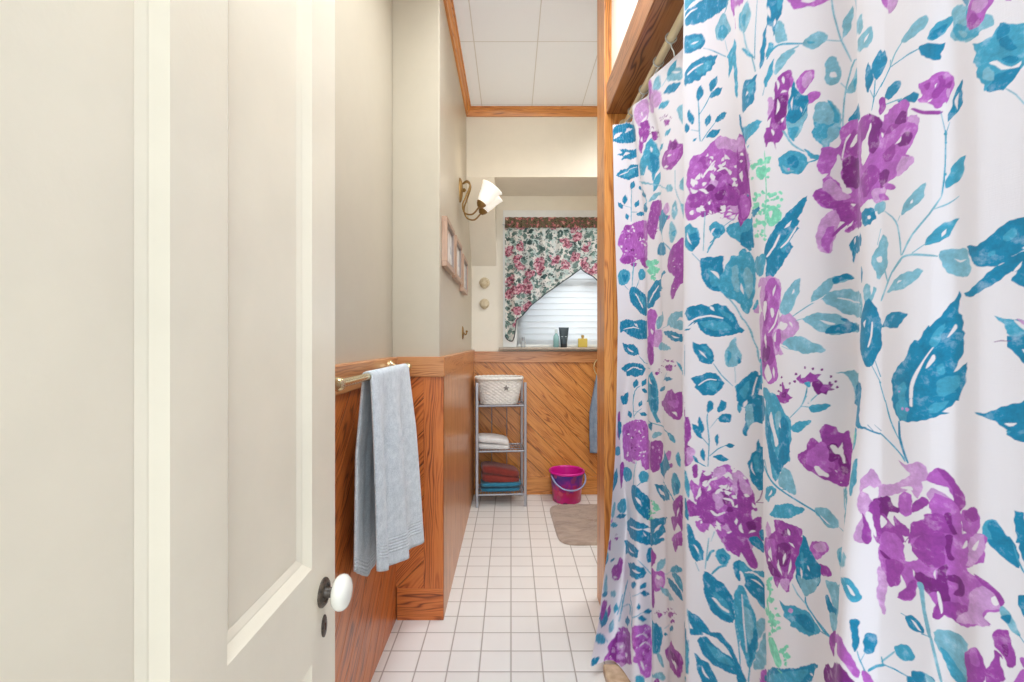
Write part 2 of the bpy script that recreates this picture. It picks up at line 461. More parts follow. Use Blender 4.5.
# ------------------------------------------------------------------ shower curtain
PRINT = """
T2770 4854,24 -1,68 -9,47 2,52 -8,74 -10,107 -24,92 -41,-11 -12,-39 -9,-4 -15,-16 -11,-57 -5,-75 -3,-66 -1,-59 7,-47 15,-72 34,-20 19,-9 41
t2759 4944,28 -10,48 -32,27 -20,-3 -9,-40 -6,-32 -6,-17 5,-11 4,0 3,0 9,0 18,0 26
w2768 4813,54 8,48 -6,-1 5,-34 10,-21 2,-41 -6,-14 -6
l3125 4693,24 -25,23 -35,28 -58,-8 -9,-21 -9,-32 -9,-28 -5,-24 5,-23 8,-16 12,-12 16,-7 18,-2 19,12 17,54 46,15 11
t3097 4635,25 -11,29 -18,15 -17,1 -16,-13 -14,-14 -7,-23 0,-26 6,-21 10,-10 14,-2 15,10 26,12 10
l3132 4681,31 23,15 41,-6 4,-21 -40,-24 -26
l3127 4538,23 -71,5 -2,-23 72
m3210 4738,488 -320,-21 -13,-46 27,-391 197,-26 42
t3660 4375,13 1,14 -5,7 -10,-4 -56,-6 -21,-9 0,-12 12,-9 17,0 46
T2759 4708,25 -1,27 -11,62 -26,18 -10,14 -15,11 -18,6 -15,0 -13,-4 -13,-12 -7,-17 -4,-42 2,-57 15,-28 21,-3 27,0 38
t2803 4662,19 1,30 -6,25 -10,10 -14,6 -18,-2 -12,-16 -5,-23 0,-19 6,-16 18,-14 26
t2906 4565,115 -64,113 -60,3 4,-113 62,-89 44,-29 18
w2818 4636,20 -12,13 -3,26 1,-37 12
T2762 4424,4 69,52 22,43 8,45 -7,147 -41,-34 -21,4 -18,-34 -6,-11 -16,-43 4,-11 -17,-37 9,-9 -15,-38 11,-10 -11,-38 22,-12 -11
w2796 4461,47 13,64 1,-4 7,-18 3,-49 0,-36 -9,-10 -6
w2847 4457,31 -12,17 -1,18 1,25 8
t2861 4475,29 6,48 -2,42 -7,7 -11,-11 -15,-17 -13,-30 -8,-32 -5,-21 1,-13 14,-7 22
t3237 4507,13 -27,6 -34,-16 -37,9 -95,-5 -68,-5 -55,-13 -10,-14 20,-2 141,-5 26,-49 -53,5 102,-19 25,64 28
t2885 4035,-7 62,-1 96,-7 86,-5 2,6 -182,5 -48,4 -14
t2875 4099,-56 30,0 -3,54 -29
t2879 4197,52 45,56 53,-5 3,-58 -50,-49 -48
t2891 4031,46 39,90 48,-2 3,-94 -46,-34 -30,-7 -12
T2868 4278,6 1,21 13,7 16,0 19,-13 37,-25 -14,-9 -16,-1 -19,10 -30
T2956 4299,10 -2,42 5,20 10,10 19,2 33,-51 -4,-22 -9,-15 -15,0 -30
T2956 4265,9 -5,46 -8,31 0,24 8,26 25,-58 11,-30 0,-25 -6,-23 -19
T2830 4153,5 2,6 25,-1 18,-9 19,-26 35,-13 -24,0 -20,9 -20,23 -30
T2925 4107,30 9,9 14,1 15,-11 28,-29 -9,-10 -11,-1 -15
T3006 4113,9 -3,43 -7,25 3,19 9,22 22,-48 9,-28 -2,-23 -6,-17 -20
T2920 4049,8 -5,45 -15,28 -1,26 6,31 21,-52 13,-30 4,-26 -3,-28 -14
T2792 4117,15 13,2 13,-4 15,-17 26,-18 -11,-4 -12,4 -15
T2833 4053,13 -3,5 2,9 13,-19 1,-5 -4
l1969 4853,-3 23,9 22,12 15,25 -2,34 -9,31 -13,38 -19,42 -27,12 -18,0 -19,0 -26,0 -20,-22 2,-129 58,-28 15
t1969 4881,12 -4,54 -6,29 8,19 18,14 39,-59 4,-31 -4,-20 -15,-18 -32
w2021 4887,40 -32,25 -15,27 -9,40 -8
T1918 4782,15 -10,82 -43,49 -14,38 4,45 22,-85 42,-50 18,-43 5,-42 -17
l1792 4873,3 16,21 36,39 18,15 2,12 -5,6 -12,6 -34,-3 -44,-9 -10,-30 -4,-21 7,-24 15
l1909 4838,75 37,-3 3,-78 -34
p1307 4895,18 24,27 21,34 17,42 11,50 2,36 -3,22 -14,11 -18,2 -23,-19 -67,-17 -30,-19 -23,-53 -27,-49 -12,-20 11,-28 34,-25 52
p1738 4906,60 -31,45 -32,33 -33,12 -25,3 -25,-6 -20,-18 -12,-30 -9,-255 82,-28 14,-5 25,13 67,47 55
m1762 4975,15 0,3 -1,9 -16,0 -28,-15 -63,-150 39,-45 18,-9 22,81 26,93 3
P1392 4783,31 5,42 -6,29 -12,7 -29,-3 -35,-26 -62,-22 -26,-20 -17,-28 -1,-28 10,-18 18,9 22,43 54,-4 27,-14 32
w1443 4878,-20 -11,-2 -10,4 -12,16 -24
w1406 4787,39 -5,23 3,17 11,16 23,-60 -14
t1825 4706,75 -37,36 -8,30 3,30 19,-69 31,-33 9,-36 3
P1975 4528,3 -21,-57 22,-6 10,-24 36,57 -10,50 -33
D1948 4551,-15 0,-12 6,-12 11,0 13,3 -1,12 -7
P2001 4523,-17 2,-30 16,-6 17,33 -10,9 -6
P1861 4598,-9 1,-9 10,15 -1
D2031 4530,-13 5,-3 8,13 -6
P1921 4609,-9 0,-9 10,12 -2
D1969 4588,-12 2,0 7
D2007 4557,-17 6,8 1
D1900 4590,-12 2,-9 10,15 -4
P1852 4618,-9 1,-9 6,-6 7,6 1,15 -8
D2018 4548,-14 -2,-8 14,8 -1
D1891 4605,-18 8,-3 5,9 -1
D1930 4608,-9 1,-12 7,12 0
D1954 4583,-12 0,-15 15,21 -5
D1960 4584,-12 4,-3 9,6 -1
P1888 4609,-18 4,3 8,6 -4
P1936 4590,-18 4,-6 9,3 0,18 -8
D1918 4599,-12 2,-3 9,12 -4
D1855 4599,-6 -3,-9 9,9 1
P1549 4591,-7 -18,-14 3,-17 7,-19 24,13 8,9 19,12 -2,16 -7,7 -5
D1528 4611,-23 4,-4 9,12 4,7 -3,8 -5
P1576 4588,-25 1,-11 7,-4 7,-2 12,17 1,5 -3
D1494 4648,-13 0,0 11,9 -3
P1786 4518,-18 5,-3 8,15 -6
P1759 4516,-165 63,-12 10,180 -71
D1603 4612,-33 10,6 8,24 -10
P1536 4642,-8 1,-4 6,6 0
D1545 4640,-5 -3,-6 9,8 0
D1479 4650,-9 0,-7 4,9 6,4 -1
D1612 4604,-30 12,0 8,24 -11
D1556 4642,-7 1,-4 4,9 4
P1579 4612,-12 1,-5 8,14 -4
P1538 4638,-10 0,-4 9,12 -1
P1570 4627,-11 2,-8 8,16 -2
t1900 4453,54 -13,21 2,9 8,3 20,-51 12,-21 -1,-18 -3
l2092 4575,25 7,32 1,17 -10,0 -38,0 -60,0 -41,0 -8,-13 15,-27 44,-38 82
T3 4824,2 34,-5 49,22 31,102 21,144 13,542 -1,126 -4,221 -97,138 -109,-3 -60,-309 74,-246 -2,-508 21
t109 4872,123 26,166 32,414 8,80 -8,67 -23,-4 -24,-104 -27,-420 -16,-123 -14,-103 5,-87 19
T3 4812,0 26,2 32,35 26,66 15,99 10,737 22,332 -134,30 -54,-54 -36,-272 60,-73 -9,-78 5,-213 17,-244 36,-59 13,-115 -10,-135 -18
w34 4837,93 4,123 16,132 38,-132 -2,-84 -7,-78 -13
w488 4881,322 0,189 23,-113 16,-59 -3,-93 -12
T250 4732,146 1,329 -25,291 -7,-31 -74,-186 -16,-401 28,-133 -12,77 37,-191 21,176 13
w337 4671,491 4,-208 17,-183 8,-55 -4
T88 4483,156 51,517 33,235 -16,-37 -112,-140 -4,-382 -7,-205 33
t303 4513,70 15,229 5,225 -4,27 -13,4 -21,-25 -17,-117 -9,-273 -5,-75 0,-39 10,-38 20
w202 4479,319 41,432 9,-5 5,-442 -7,-235 -28,-75 -15
P1369 4749,33 -8,43 -23,22 -26,-11 -26,-52 -63,-41 -87,-16 13,-13 29,-3 27,32 72,-2 72
w1392 4665,-16 -15,-2 -11,4 -12,20 -22,-2 35
P1573 4613,-55 6,-13 15,-4 19,29 2,21 -9,16 -21
D1528 4648,-12 -3,-13 3,-2 16,27 -6
P1573 4624,-19 -1,-18 14,-4 13,27 -5,5 -5
P1771 4558,-159 66,-15 13,156 -65
D1600 4620,-24 7,0 10,18 -11
D1496 4669,-9 -1,0 12,9 -4
D1771 4537,-177 71,6 12,168 -75
D1532 4696,-10 -3,-8 8,12 3
P1542 4675,-10 0,-4 4,8 5
P1507 4685,-7 -1,-4 8,7 2
D1481 4682,-9 -4,-9 12,9 2
D1542 4684,-6 -1,-8 10,4 3,8 -6
P1485 4662,-6 0,-7 4,2 7,11 -2
t1915 4459,54 -16,27 -3,16 25,-70 15,-18 -5
t1374 4504,62 88,54 19,89 -163,-20 -43,17 -77,-69 -38,-24 -56,-53 78,-13 85,-59 -72,-354 103,309 23
T1459 4492,24 -13,41 -36,35 -38,3 -31,-30 -49,-38 -27,-20 2,-7 19,-13 107,-2 44
w1392 4359,21 -4,24 -14,21 -20,7 -21,0 -44,-15 -7,-24 0,-20 6,-8 10,-10 15,-4 41,0 25
w1463 4545,-2 -23,24 -38,3 30,-5 10
t1476 4147,11 4,55 25,31 25,30 25,-21 65,-69 -25,-30 -24,-13 -33,0 -52
t1579 4465,234 -76,27 -1,15 29,-249 75,-30 0
P1792 4278,33 34,54 22,69 -3,45 62,45 -43,32 19,38 -54,52 -25,6 -32,0 -34,-31 -17,-67 -40,-42 -12,-63 14,-66 29,-60 36
m1993 4306,42 -2,44 -11,27 -14,2 -21,-11 -27,-18 -17,-26 -9,-49 4,-32 12,-18 31,12 36
D2012 4360,26 -5,30 -14,18 -13,6 -14,-4 -16,-9 -9,-17 -1,-27 7,-23 11,-14 22,0 23
w1873 4225,42 -24,18 -6,36 4,-54 23,-15 4
w1945 4279,42 -14,41 -3,-50 23,-18 1
l2059 4136,3 -146,8 -2,-6 146
l942 4389,552 -191,412 -151,33 -14,6 4,-159 66,-338 123,-135 58,-362 107
l1906 4055,51 7,30 -6,25 -11,32 -32,-18 -19,-19 -2,-26 6,-48 20,-27 25
l2106 4008,18 30,27 18,583 -172,0 -3,0 -21,3 -56,0 -9,-594 164,-14 8,-20 25
l1380 4081,87 -5,42 7,42 12,232 -29,-270 65,-46 -5,-41 -12
l2053 3765,8 4,24 32,9 29,-6 31,-22 52,-35 -34,-13 -27,0 -32,26 -45
w2062 3870,-16 -7,0 -9,16 -23,2 23
l2062 3990,58 -124,40 -114,580 -130,-612 244,-42 91,-16 32
t452 4031,15 208,183 89,-39 3,-129 -47,-51 -44,-6 -149,6 -59
t464 4161,-214 37,-3 -3,205 -35
t446 4118,348 -15,0 5,-345 16
t988 4421,265 -212,75 -81,8 -36,-351 -60,17 -6,337 14,13 48,-8 36,-31 69,-300 224
T515 4331,225 10,66 12,10 20,-12 32,-214 -11,-87 -10,-45 -18
T288 4200,61 26,13 18,-2 20,-33 32,-62 -28,-24 -17,3 -22
T253 4156,3 32,-21 14,-42 13,-87 8,3 -29,21 -14,36 -13
T722 4152,106 8,17 12,9 14,-10 29,-77 -12,-66 -6,-21 -14
T752 4084,95 -21,46 -3,49 3,356 -59,-369 94,-52 5,-44 -1
T364 4045,20 24,0 15,-11 12,-34 20,-23 -23,-8 -15,14 -12
T1336 4001,27 21,0 12,-19 19,-61 36,-303 52,-9 -15,21 -21
T992 4281,-16 -19,7 -18,282 -84,77 -30,5 20,-3 12,-16 15
T916 4353,-26 -21,10 -11,69 -25,14 30,-17 12
m52 3811,36 60,84 58,105 38,101 29,209 14,373 9,371 -89,18 -46,-5 -66,-25 -255,-51 -40,-441 130,-120 -2,-180 -17,-149 -10,-107 -4,-114 15,-63 25,126 69
P425 3975,-59 29,-37 1,-29 -12,-50 -33,72 -10,38 -1,32 8
P344 3913,-70 -16,-15 -10,12 -12,58 -20,39 26,-4 17
P403 3613,85 -24,60 -2,54 9,87 24,-186 12,-72 -6
P524 3899,-128 22,-23 -2,-20 -11,-16 -34,82 -3,63 10
P922 3841,-13 28,-24 9,-41 2,-65 -7,51 -27,43 -5
P959 3852,-13 41,-33 14,-59 6,-132 -9,60 -27,38 -14,61 -11
P437 3723,63 -21,51 -4,54 3,90 17,-138 16,-78 -3
m725 3734,98 -7,17 4,7 9,-10 22,-82 -6,-39 -10
m314 3901,-112 6,-48 -7,-18 -17,21 -37,84 7,45 7,28 22
m411 3683,122 -21,66 1,57 10,36 31,-204 5,-63 -10
P339 3673,59 -31,51 -2,69 11,84 34,-138 11,-59 4,-34 -11
m503 3721,174 -17,69 0,36 11,15 30,-183 4,-84 -12
w770 3646,-171 7,63 -20,42 1
w190 3773,18 17,-6 10,-72 8,6 -22
w847 3851,-37 -26,54 4,1 7
w623 3715,-33 -18,72 5
w482 3992,-24 -18,9 -8,159 -6
w872 3836,66 -6,282 -61,-263 74,-35 0
w683 3668,-162 12,63 -19
w311 3721,-34 6,-36 -7,36 -8
w355 3956,5 -17,10 -7,38 -5
w408 3922,44 -6,36 8
w843 3864,-13 -16,43 -7
w286 3860,61 4,-33 13
w364 3755,-84 -2,44 -14
w151 3766,-45 27,-27 -19,15 -5
w303 3654,-15 17,-20 -10
w545 3660,-120 3,45 -11
w855 3815,20 -17,67 3
w373 3939,16 1,9 10,-20 -2
w178 3907,30 14,54 5,-66 3
w518 3952,12 -22,120 -14,3 24,-30 6
w925 3798,32 -21,353 -69,-48 28,-277 58
w1295 3763,-3 -11,36 -16,0 11
D414 3738,-14 -6,-16 -2,-5 17,35 -2
D828 3836,-5 -5,-50 9,39 9,18 -6
D557 3748,-42 -10,-87 7,-20 11,32 10,81 0,39 -6
D355 3770,-23 -7,-10 14,22 5
P1325 3878,22 35,76 136,24 16,43 3,57 -10,206 -65,42 -36,-21 -60,-232 -11,-57 -104,-26 -38,-33 -1,-32 20,-31 26,-19 23,-13 32
P1485 3799,24 -6,9 11,-20 4
m1454 3828,20 -10,13 9,-17 5
P1396 3885,12 -16,7 -3,30 7,-24 11
P1423 3960,-19 -3,-2 -8,28 -17,9 14
p1511 3818,34 -3,-9 19,-22 -2
P1419 3935,-10 -11,25 -12,3 12
w1408 3992,13 3,-8 10
w1365 3887,-11 6,-10 0
w1415 3948,11 -4,4 3
w1547 3878,-11 0,-4 -3
w1472 3782,-4 -8,13 0
D1421 3906,-4 -3,-17 7,9 5
D1426 3938,-7 -1,-10 4,10 5
D1509 3929,-8 -1,-7 4,7 5
D1488 3873,-25 -6,5 15,8 -2
p1807 3904,39 15,57 13,33 2,27 -18,12 -30,0 -24,-27 -13,-42 -8,-45 3,-24 13,-30 27
m1867 3824,84 0,33 -3,6 -8,-12 -13,-15 -6,-33 8,-42 13
T1551 3919,259 -8,72 -57,81 -35,-132 -49,-69 -49,-203 75
l1960 3694,21 62,23 14,22 -9,50 -60,10 -18,0 -16,-29 -43,-22 -15,-23 -2,-19 3,-15 11,-18 47
t2001 3686,25 4,31 -2,19 -4,0 -13,-14 -17,-11 -9,-18 8,-23 19
T1509 3615,0 21,27 45,20 8,59 -3,183 -35,30 -15,45 -44,-3 -32,-12 -12,-36 -2,-243 39,-59 16
t1789 3655,177 -89,15 -14,20 -5,0 9,-62 38,-135 62
t2097 3602,646 -77,0 3,-651 79
l1747 3771,33 -105,9 -1,-12 99
P1921 3404,-24 44,21 52,36 40,27 20,154 58,608 -120,0 -56,0 -85,3 -62,-640 60,-85 17
m2066 3472,0 -11,19 -3,-4 8
P2135 3471,2 11,-17 5,0 -9
P2157 3487,586 -81,0 5,-606 109,-2 -16,10 -9
m2076 3493,-21 2,-4 -4,10 -16,15 5
P2066 3472,-4 -12,4 -5,28 -5,-8 13
w2061 3477,-28 10,9 -11
w2145 3486,-4 -6,16 -4
w2035 3464,11 1,5 6
w2126 3518,9 -16,6 10
w2147 3507,-10 0,-2 -5,10 0
D2076 3443,-14 -1,0 5,10 1
D2126 3493,-13 -5,-9 5,4 5,9 2,9 -3
D2076 3484,-4 -5,-2 -2,-15 12,11 5
D2118 3444,-5 -3,-5 8,10 -2
g1404 3535,-28 -19,-24 4,-30 10,-3 36,15 9,40 -4,35 -9,4 -14
g1467 3508,-13 -9,-29 5,-4 7,4 6,18 7
g1540 3529,-31 -9,-30 2,-11 24,10 8,36 -1,18 -6
g1501 3538,-13 -9,-41 5,-11 18,12 18,30 1,25 -6
g1476 3526,-13 -7,-46 3,-21 5,-14 10,-4 9,14 14,23 10,24 -5,26 -10,11 -16
g1538 3462,-8 -10,-17 -6,-35 5,-26 9,2 11,16 15,13 5,30 1,27 -3,5 -13
g1411 3508,-17 -14,-18 2,-15 5,-14 17,25 10,37 2
g1554 3466,-34 -4,-7 17,17 7,19 -2,18 -7
g1492 3529,-13 -3,-29 1,-16 11,2 12,12 5,24 -5
m2775 3625,-9 36,2 40,44 50,-28 70,7 47,24 75,18 21,69 2,66 38,43 14,45 3,42 -17,43 -23,44 -18,42 -26,398 -164,45 -51,0 -45,-75 -133,-349 48,-22 -21,-31 0,-30 2,-60 -29,-37 4,-35 13,-24 18,-19 19,-13 20,-15 13,-28 -6,-59 -29,-26 -12,-27 6,-26 11,-11 9
p2941 3765,-12 -3,-33 -23,-4 -10,0 -10,18 -21,42 -31,12 -4,6 4,13 25,2 20,-7 20,-9 10,-19 18
P2985 3885,-10 11,-46 40,-15 9,-12 2,-13 -2,-9 -6,-22 -31,-3 -8,7 -7,32 -18,27 -10,27 -1,12 4,20 9
m3174 3802,7 25,-7 12,-16 7,-37 5,6 -19,6 -12,19 -12
m2999 3668,3 -9,26 -27,17 -8,19 6,29 23,-29 18,-20 8,-17 1,-9 -1,-15 -7
P3152 3630,40 6,8 9,-4 13,-25 28,-22 -12,-8 -9,0 -18
P3011 3807,-9 4,-41 1,-14 -6,0 -18,23 -36,28 8,14 7,6 13,1 7,-4 15
P2887 3629,9 -30,10 -9,13 -1,31 6,-15 20,-12 9,-19 7
m2976 3746,-5 -4,-18 -22,2 -15,17 -12,42 -15,5 23,-2 15,-9 13,-7 5,-17 10
P2930 3669,-5 -5,-14 -27,5 -17,17 -12,48 -15,0 27,-5 17,-10 14,-10 5,-19 11
m2898 3911,-9 4,-31 4,-13 -4,0 -16,13 -36,25 4,13 5,7 11,0 7
m2914 3819,-31 -3,-7 -8,5 -13,22 -26,15 11,8 7,-2 17
P2974 3768,-12 0,-42 -12,-7 -7,-1 -8,9 -21,43 -41,8 2,19 18,9 17,-1 18,-6 10,-10 18
p3065 3620,14 -4,52 -5,11 3,9 6,3 20,-12 41,-5 8,-9 0,-34 -7,-20 -10,-12 -14,-1 -11,-1 -19
P2834 3711,6 -31,12 -12,13 -1,27 9,-13 19,-10 10,-19 6
P3064 3775,-12 29,-13 10,-16 0,-29 -10,16 -19,13 -9,23 -5
P3066 3678,13 -1,40 10,8 7,2 8,-6 19,-36 35,-8 -1,-20 -16,-10 -14,-1 -17,4 -9,8 -16
m2998 3653,2 -8,15 -27,16 -9,18 2,31 16,-22 21,-16 8,-16 3,-9 0
m3058 3845,-3 11,-27 41,-12 9,-14 6,-30 -1,-42 -15,-7 -6,5 -7,32 -27,28 -14,25 -6,14 0,26 5
m3010 3772,-9 2,-41 3,-14 -7,0 -16,21 -36,28 7,13 8,9 12,0 7,-3 15
p3083 3667,34 -24,17 -1,12 8,15 27,-31 11,-17 1,-15 -3,-5 -5
p3214 3737,13 -1,410 -106,19 4,-6 15,-410 148,-29 -10,-10 -10,-2 -14,1 -7,8 -15
p3092 3588,12 -5,46 -12,13 2,9 4,8 17,-5 44,-8 1,-33 -2,-21 -4,-16 -11,-3 -9,-3 -17
p3075 3558,22 -22,12 -3,11 5,14 18,-19 10,-13 4,-18 -3
m2975 3627,2 -7,18 -32,16 -10,20 1,35 18,-23 22,-17 10,-20 5,-8 0,-19 -3
m3086 3642,40 1,10 10,-3 12,-18 27,-22 -8,-10 -8,-3 -17
P2978 3638,5 -10,28 -30,10 -6,10 -3,21 7,29 26,-3 5,-26 16,-21 8,-22 1,-9 -3,-17 -6
P3094 3805,1 8,-11 29,-15 12,-20 1,-40 -9,19 -23,14 -11,20 -7,9 -2,18 0
m3095 3766,-22 28,-18 8,-15 -4,-24 -19,24 -16,14 -6,25 -1
p3018 3776,-42 17,-15 -2,-9 -11,4 -32,28 -2,16 1,15 13
P3020 3623,34 -11,12 2,7 8,-1 26,-23 1,-13 -2,-11 -11
w3181 3605,-9 11,-5 4,-7 0,-13 -5,19 -9
w3149 3833,8 -12,15 -13,36 -15,-8 20,-9 9,-15 7
w3040 3862,23 -14,10 -1,6 4,5 18,-30 -1
w3047 3879,19 -2,7 3,1 5,-6 15,-18 -9
w3119 3770,12 -16,11 -6,11 0,22 3,-33 17
w3166 3725,-25 1,-31 -8,23 -10,11 -2,10 4
w2990 3785,4 18,-3 9,-10 7,-24 10,-2 -16,4 -10,8 -8
w2952 3650,8 7,0 6,-9 17,-10 -13,2 -7
w2949 3927,32 -26,1 15,-2 6,-10 4
w3054 3620,-18 -7,-17 -17,25 -6,11 0,6 8
w3018 3862,9 -17,9 -8,12 -3,22 3,-21 19,-11 6
w3064 3609,-15 2,-7 -3,-6 -17,21 3,4 5
w3077 3913,-3 -21,5 -10,14 -4,30 -2
w3099 3744,2 -9,2 -6,19 -4
w2897 3617,-5 15,-21 33,-7 -19,1 -10,8 -8
w2852 3821,28 -7,9 3,0 10,-9 26,-23 -18
w3110 3586,-8 12,-8 4,-9 0,-11 -6
w3017 3592,-17 0,-5 -4,-5 -17,17 6
w3246 3776,-18 -4,-9 -17,25 6,5 2
w3212 3735,-20 3,-45 -8,30 -21,15 -3,12 5
w3158 3744,10 -18,29 -19,3 19,-6 8,-8 6
w2903 3766,11 2,21 14,-21 9,-9 -1,-6 -6
w2873 3626,24 2,7 6,0 12,-12 23,-16 -25
w2938 3854,34 -11,16 0,4 10,-1 25,-41 -15
w3130 3567,-19 0,-22 -11,19 -9,8 0,7 4
w3050 3576,-15 -7,-5 -13,15 5,4 5
w2857 3741,9 7,-3 14
w2989 3833,14 6,3 5,-4 6,-14 10,-2 -15
w2940 3725,-9 9,-8 4,-15 -4,15 -12,7 0
w3184 3744,24 -45,13 14,-1 10,-9 10
w2845 3782,10 18,-2 11,-8 11,-23 16,-3 -17,2 -13,5 -10
w3625 3595,-380 100,-6 -4,1 -6,16 -15,2 11
w3053 3587,-22 -2,-6 -6,2 -8,11 -17
w3057 3604,-14 10,-7 1,-6 -2,-8 -10
w3045 3608,9 13,0 7,-8 5,-19 3
w3169 3634,-29 -17,21 -6,7 0,5 7
w2919 3936,16 -2,6 0,2 5,-6 15,-6 -9
w3065 3619,-9 2,-9 0,-15 -7,20 -7,7 1
w3183 3607,-11 -20,-11 -10,20 2,10 3,1 7
w2972 3596,-5 15,-15 12,0 -16,5 -5
w3238 3757,18 -31,383 -100,8 4,-22 10
w2876 3748,-58 38,8 -30,9 -12,13 -4
w3142 3748,-10 -5,-9 -8,-2 -20,20 4,6 6,2 6
w3107 3575,-15 9,-10 0,-8 -2,-10 -11,28 -1
w3229 3683,-18 10,-10 3,-23 -9,27 -9,8 1
w3198 3833,17 -10,29 -10,-10 13,-9 7,-8 3
w3039 3572,-16 18,-10 6,-14 1,-24 -3,17 -21,10 -7,14 -3
w2954 3884,13 7,-4 15,-10 -9
w3106 3821,-7 -10,2 -7,15 -16,9 9,1 7,-5 7
w3090 3526,-14 26,-12 8,-13 -1,-23 -12,41 -16
w2948 3724,-42 18,8 -18,7 -6,9 -1
w2858 3727,7 12,-5 22,-15 -5,-5 -6,3 -8
w2863 3788,8 12,-2 7,-4 7,-17 10,5 -22
w2921 3620,-10 22,-8 7,-13 4,-21 -1,22 -22,17 -7
w2873 3683,-5 16,-6 5,-9 1,-13 -8
w2978 3663,15 10,2 10,-1 9,-11 17,-11 -12,-4 -8,2 -10
w3196 3832,-17 -3,-5 -12,18 2,5 3
w2905 3814,0 13,-12 23,-4 -18,4 -7
D3130 3722,-18 -8,-9 7,-20 8,24 15
D2993 3733,-47 -6,-10 6,-5 7,0 13,6 11,11 3,16 -1,15 -6,13 -9,3 -10
D3141 3669,-6 -6,-13 1,-15 -2,-14 3,-12 7,-8 12,4 9,7 7,12 2,22 -3,11 -5,8 -12
D3042 3608,-25 -4,-16 11,0 7,4 6,28 -6
p3002 4007,15 9,24 3,32 -5,46 -18,54 -26,36 -27,13 -23,-6 -21,-16 -9,-26 10,-71 38,-64 12,-20 8,-14 16,-6 18
P2961 3725,31 11,47 3,46 -3,39 -10,39 -16,26 -20,14 -23,3 -27,-11 -18,-21 -7,-32 -1,-75 9,-44 11,-34 16,-21 24,-13 30
D2991 3708,22 7,34 3,20 -2,3 -12,-8 -17,-12 -13,-13 -9,-18 -2,-13 1,-11 12,-6 18
P2804 3729,20 12,34 4,29 -1,27 -13,30 -22,16 -18,0 -13,-11 -9,-21 -6,-29 -5,-35 -4,-30 5,-21 21,-12 27
w2820 3621,17 -1,7 3,1 7,-5 16,-20 -4,-5 -7
w2887 3648,7 -3,9 -1,10 9,-19 9,-5 -2
w3033 3636,-2 -16,3 -7,9 -8,18 -8,5 16,-2 9,-8 8
w3014 3827,41 4,20 -1,13 -11,28 -30,8 3,-8 14,-16 18,-22 17,-25 2,-26 -3,-19 -6
w2905 3820,66 51,23 13,7 5,-6 7,-22 -5,-37 -26,-38 -39
w2874 3759,25 -18,47 -24,-17 24,-15 12,-13 5
t2770 3565,50 7,21 -22,30 -19,23 -63,-19 -32,-34 -32,-36 6,-35 43
T2805 3496,13 12,24 3,19 -2,14 -12,11 -20,1 -20,-12 -19,-21 -21,-20 -6,-16 21,-12 35
w2794 3528,-4 -28,6 -17,13 -18,25 -23,-22 42
t2833 3392,53 -55,3 3,-53 54
t2951 3529,11 11,20 8,21 1,17 -9,19 -14,12 -13,5 -12,-1 -13,-5 -10,-28 -24,-14 -5,-14 5,-12 12,-20 28,-9 19
T2979 3511,16 -1,26 -8,16 -11,-5 -12,-12 -13,-12 -4,-14 13,-11 22
w2965 3480,28 35,-19 -4,-7 -6,-3 -8
l2919 3618,-8 -117,-2 -106,5 -1,1 27,8 164,1 32
t2939 3376,15 17,48 70,4 10,-10 3,-6 -6,-49 -71,-11 -18
l3046 3512,72 33,-3 3,-73 -32
t2959 3431,72 41,-5 6,-72 -41
t3061 3499,21 15,40 10,72 7,35 -2,25 -20,4 -52,-13 -65,-17 -42,-18 3,-45 51,-35 20,-18 10,-24 20,-21 24
P151 3662,117 31,61 9,53 -1,73 -12,78 -12,0 -20,-63 -19,-62 -13,-48 -3,-149 10,-45 8,-24 12
P827 3658,45 7,99 0,351 -64,17 -32,-3 -36,-17 -22,-315 44,-132 41,-52 43
t55 3533,45 20,66 14,72 7,73 -5,57 -13,26 -18,9 -27,-11 -33,-19 -27,-36 -19,-69 -11,-72 -7,-60 3,-51 10,-30 17,-18 60
T172 3514,63 7,94 -1,37 -8,-11 -24,-41 -29,-52 -16,-48 17,-36 29
t250 3412,112 -40,6 2,-100 42
l515 3636,-63 -97,-15 -137,18 -1,12 36,75 199
t725 3523,48 18,55 17,39 5,42 -6,81 -36,-10 -39,-20 -15,-58 -9,-55 -6,-35 4,-45 18,-33 25
t581 3377,207 75,-33 3,-210 -75
g1483 3495,-16 -11,-26 -6,-16 7,-35 30,14 7,13 5,53 -24
g1452 3460,-13 -7,-7 1,-13 1,-13 10,19 9,16 0,13 -3
g1487 3455,-29 -8,-43 4,-23 14,-8 11,18 2,81 -4,7 -9
g1423 3541,-51 -9,-20 3,-54 21,-296 57,299 -33,38 5
g1472 3403,-13 -20,-63 34,60 2,9 -2
g1378 3542,-17 -22,-27 4,-42 13,-42 31,69 11,37 -4,24 -10
g1513 3494,-13 -9,-17 8,-4 10,26 -1
g1478 3470,-13 -9,-11 4,-13 9,0 11,4 2,51 -3
g1443 3412,-9 -5,-44 -3,-8 8,6 19,8 5,27 6,25 0
g1461 3459,-55 -5,-14 13,33 9
g1481 3404,-16 -7,-26 7,-13 10,22 8,13 -1,7 -3
g1513 3469,-23 -10,-32 -6,-26 3,-26 7,-8 16,0 13,52 -2,29 3,21 -10
g1443 3532,-13 -7,-22 -1,-12 5,-18 15,14 20
g1456 3407,-4 -11,-29 8,7 18,18 -6
g1478 3439,-10 -16,-32 7,-4 18,13 13,33 -12
g1474 3488,-26 -6,-33 -3,-17 4,-37 20,0 15,17 11,30 -4,39 -13,20 -12
g1409 3463,-3 -26,-24 9,-57 28,-27 17,21 7,30 2,39 -4,27 -8
g1450 3506,-35 -1,-21 11,23 8,9 0
T382 3372,14 19,41 8,72 1,126 -14,147 -22,180 -48,34 -26,290 -78,21 -68,-36 -42,-331 12,-99 20,-377 84,-68 34,-18 42,-3 44
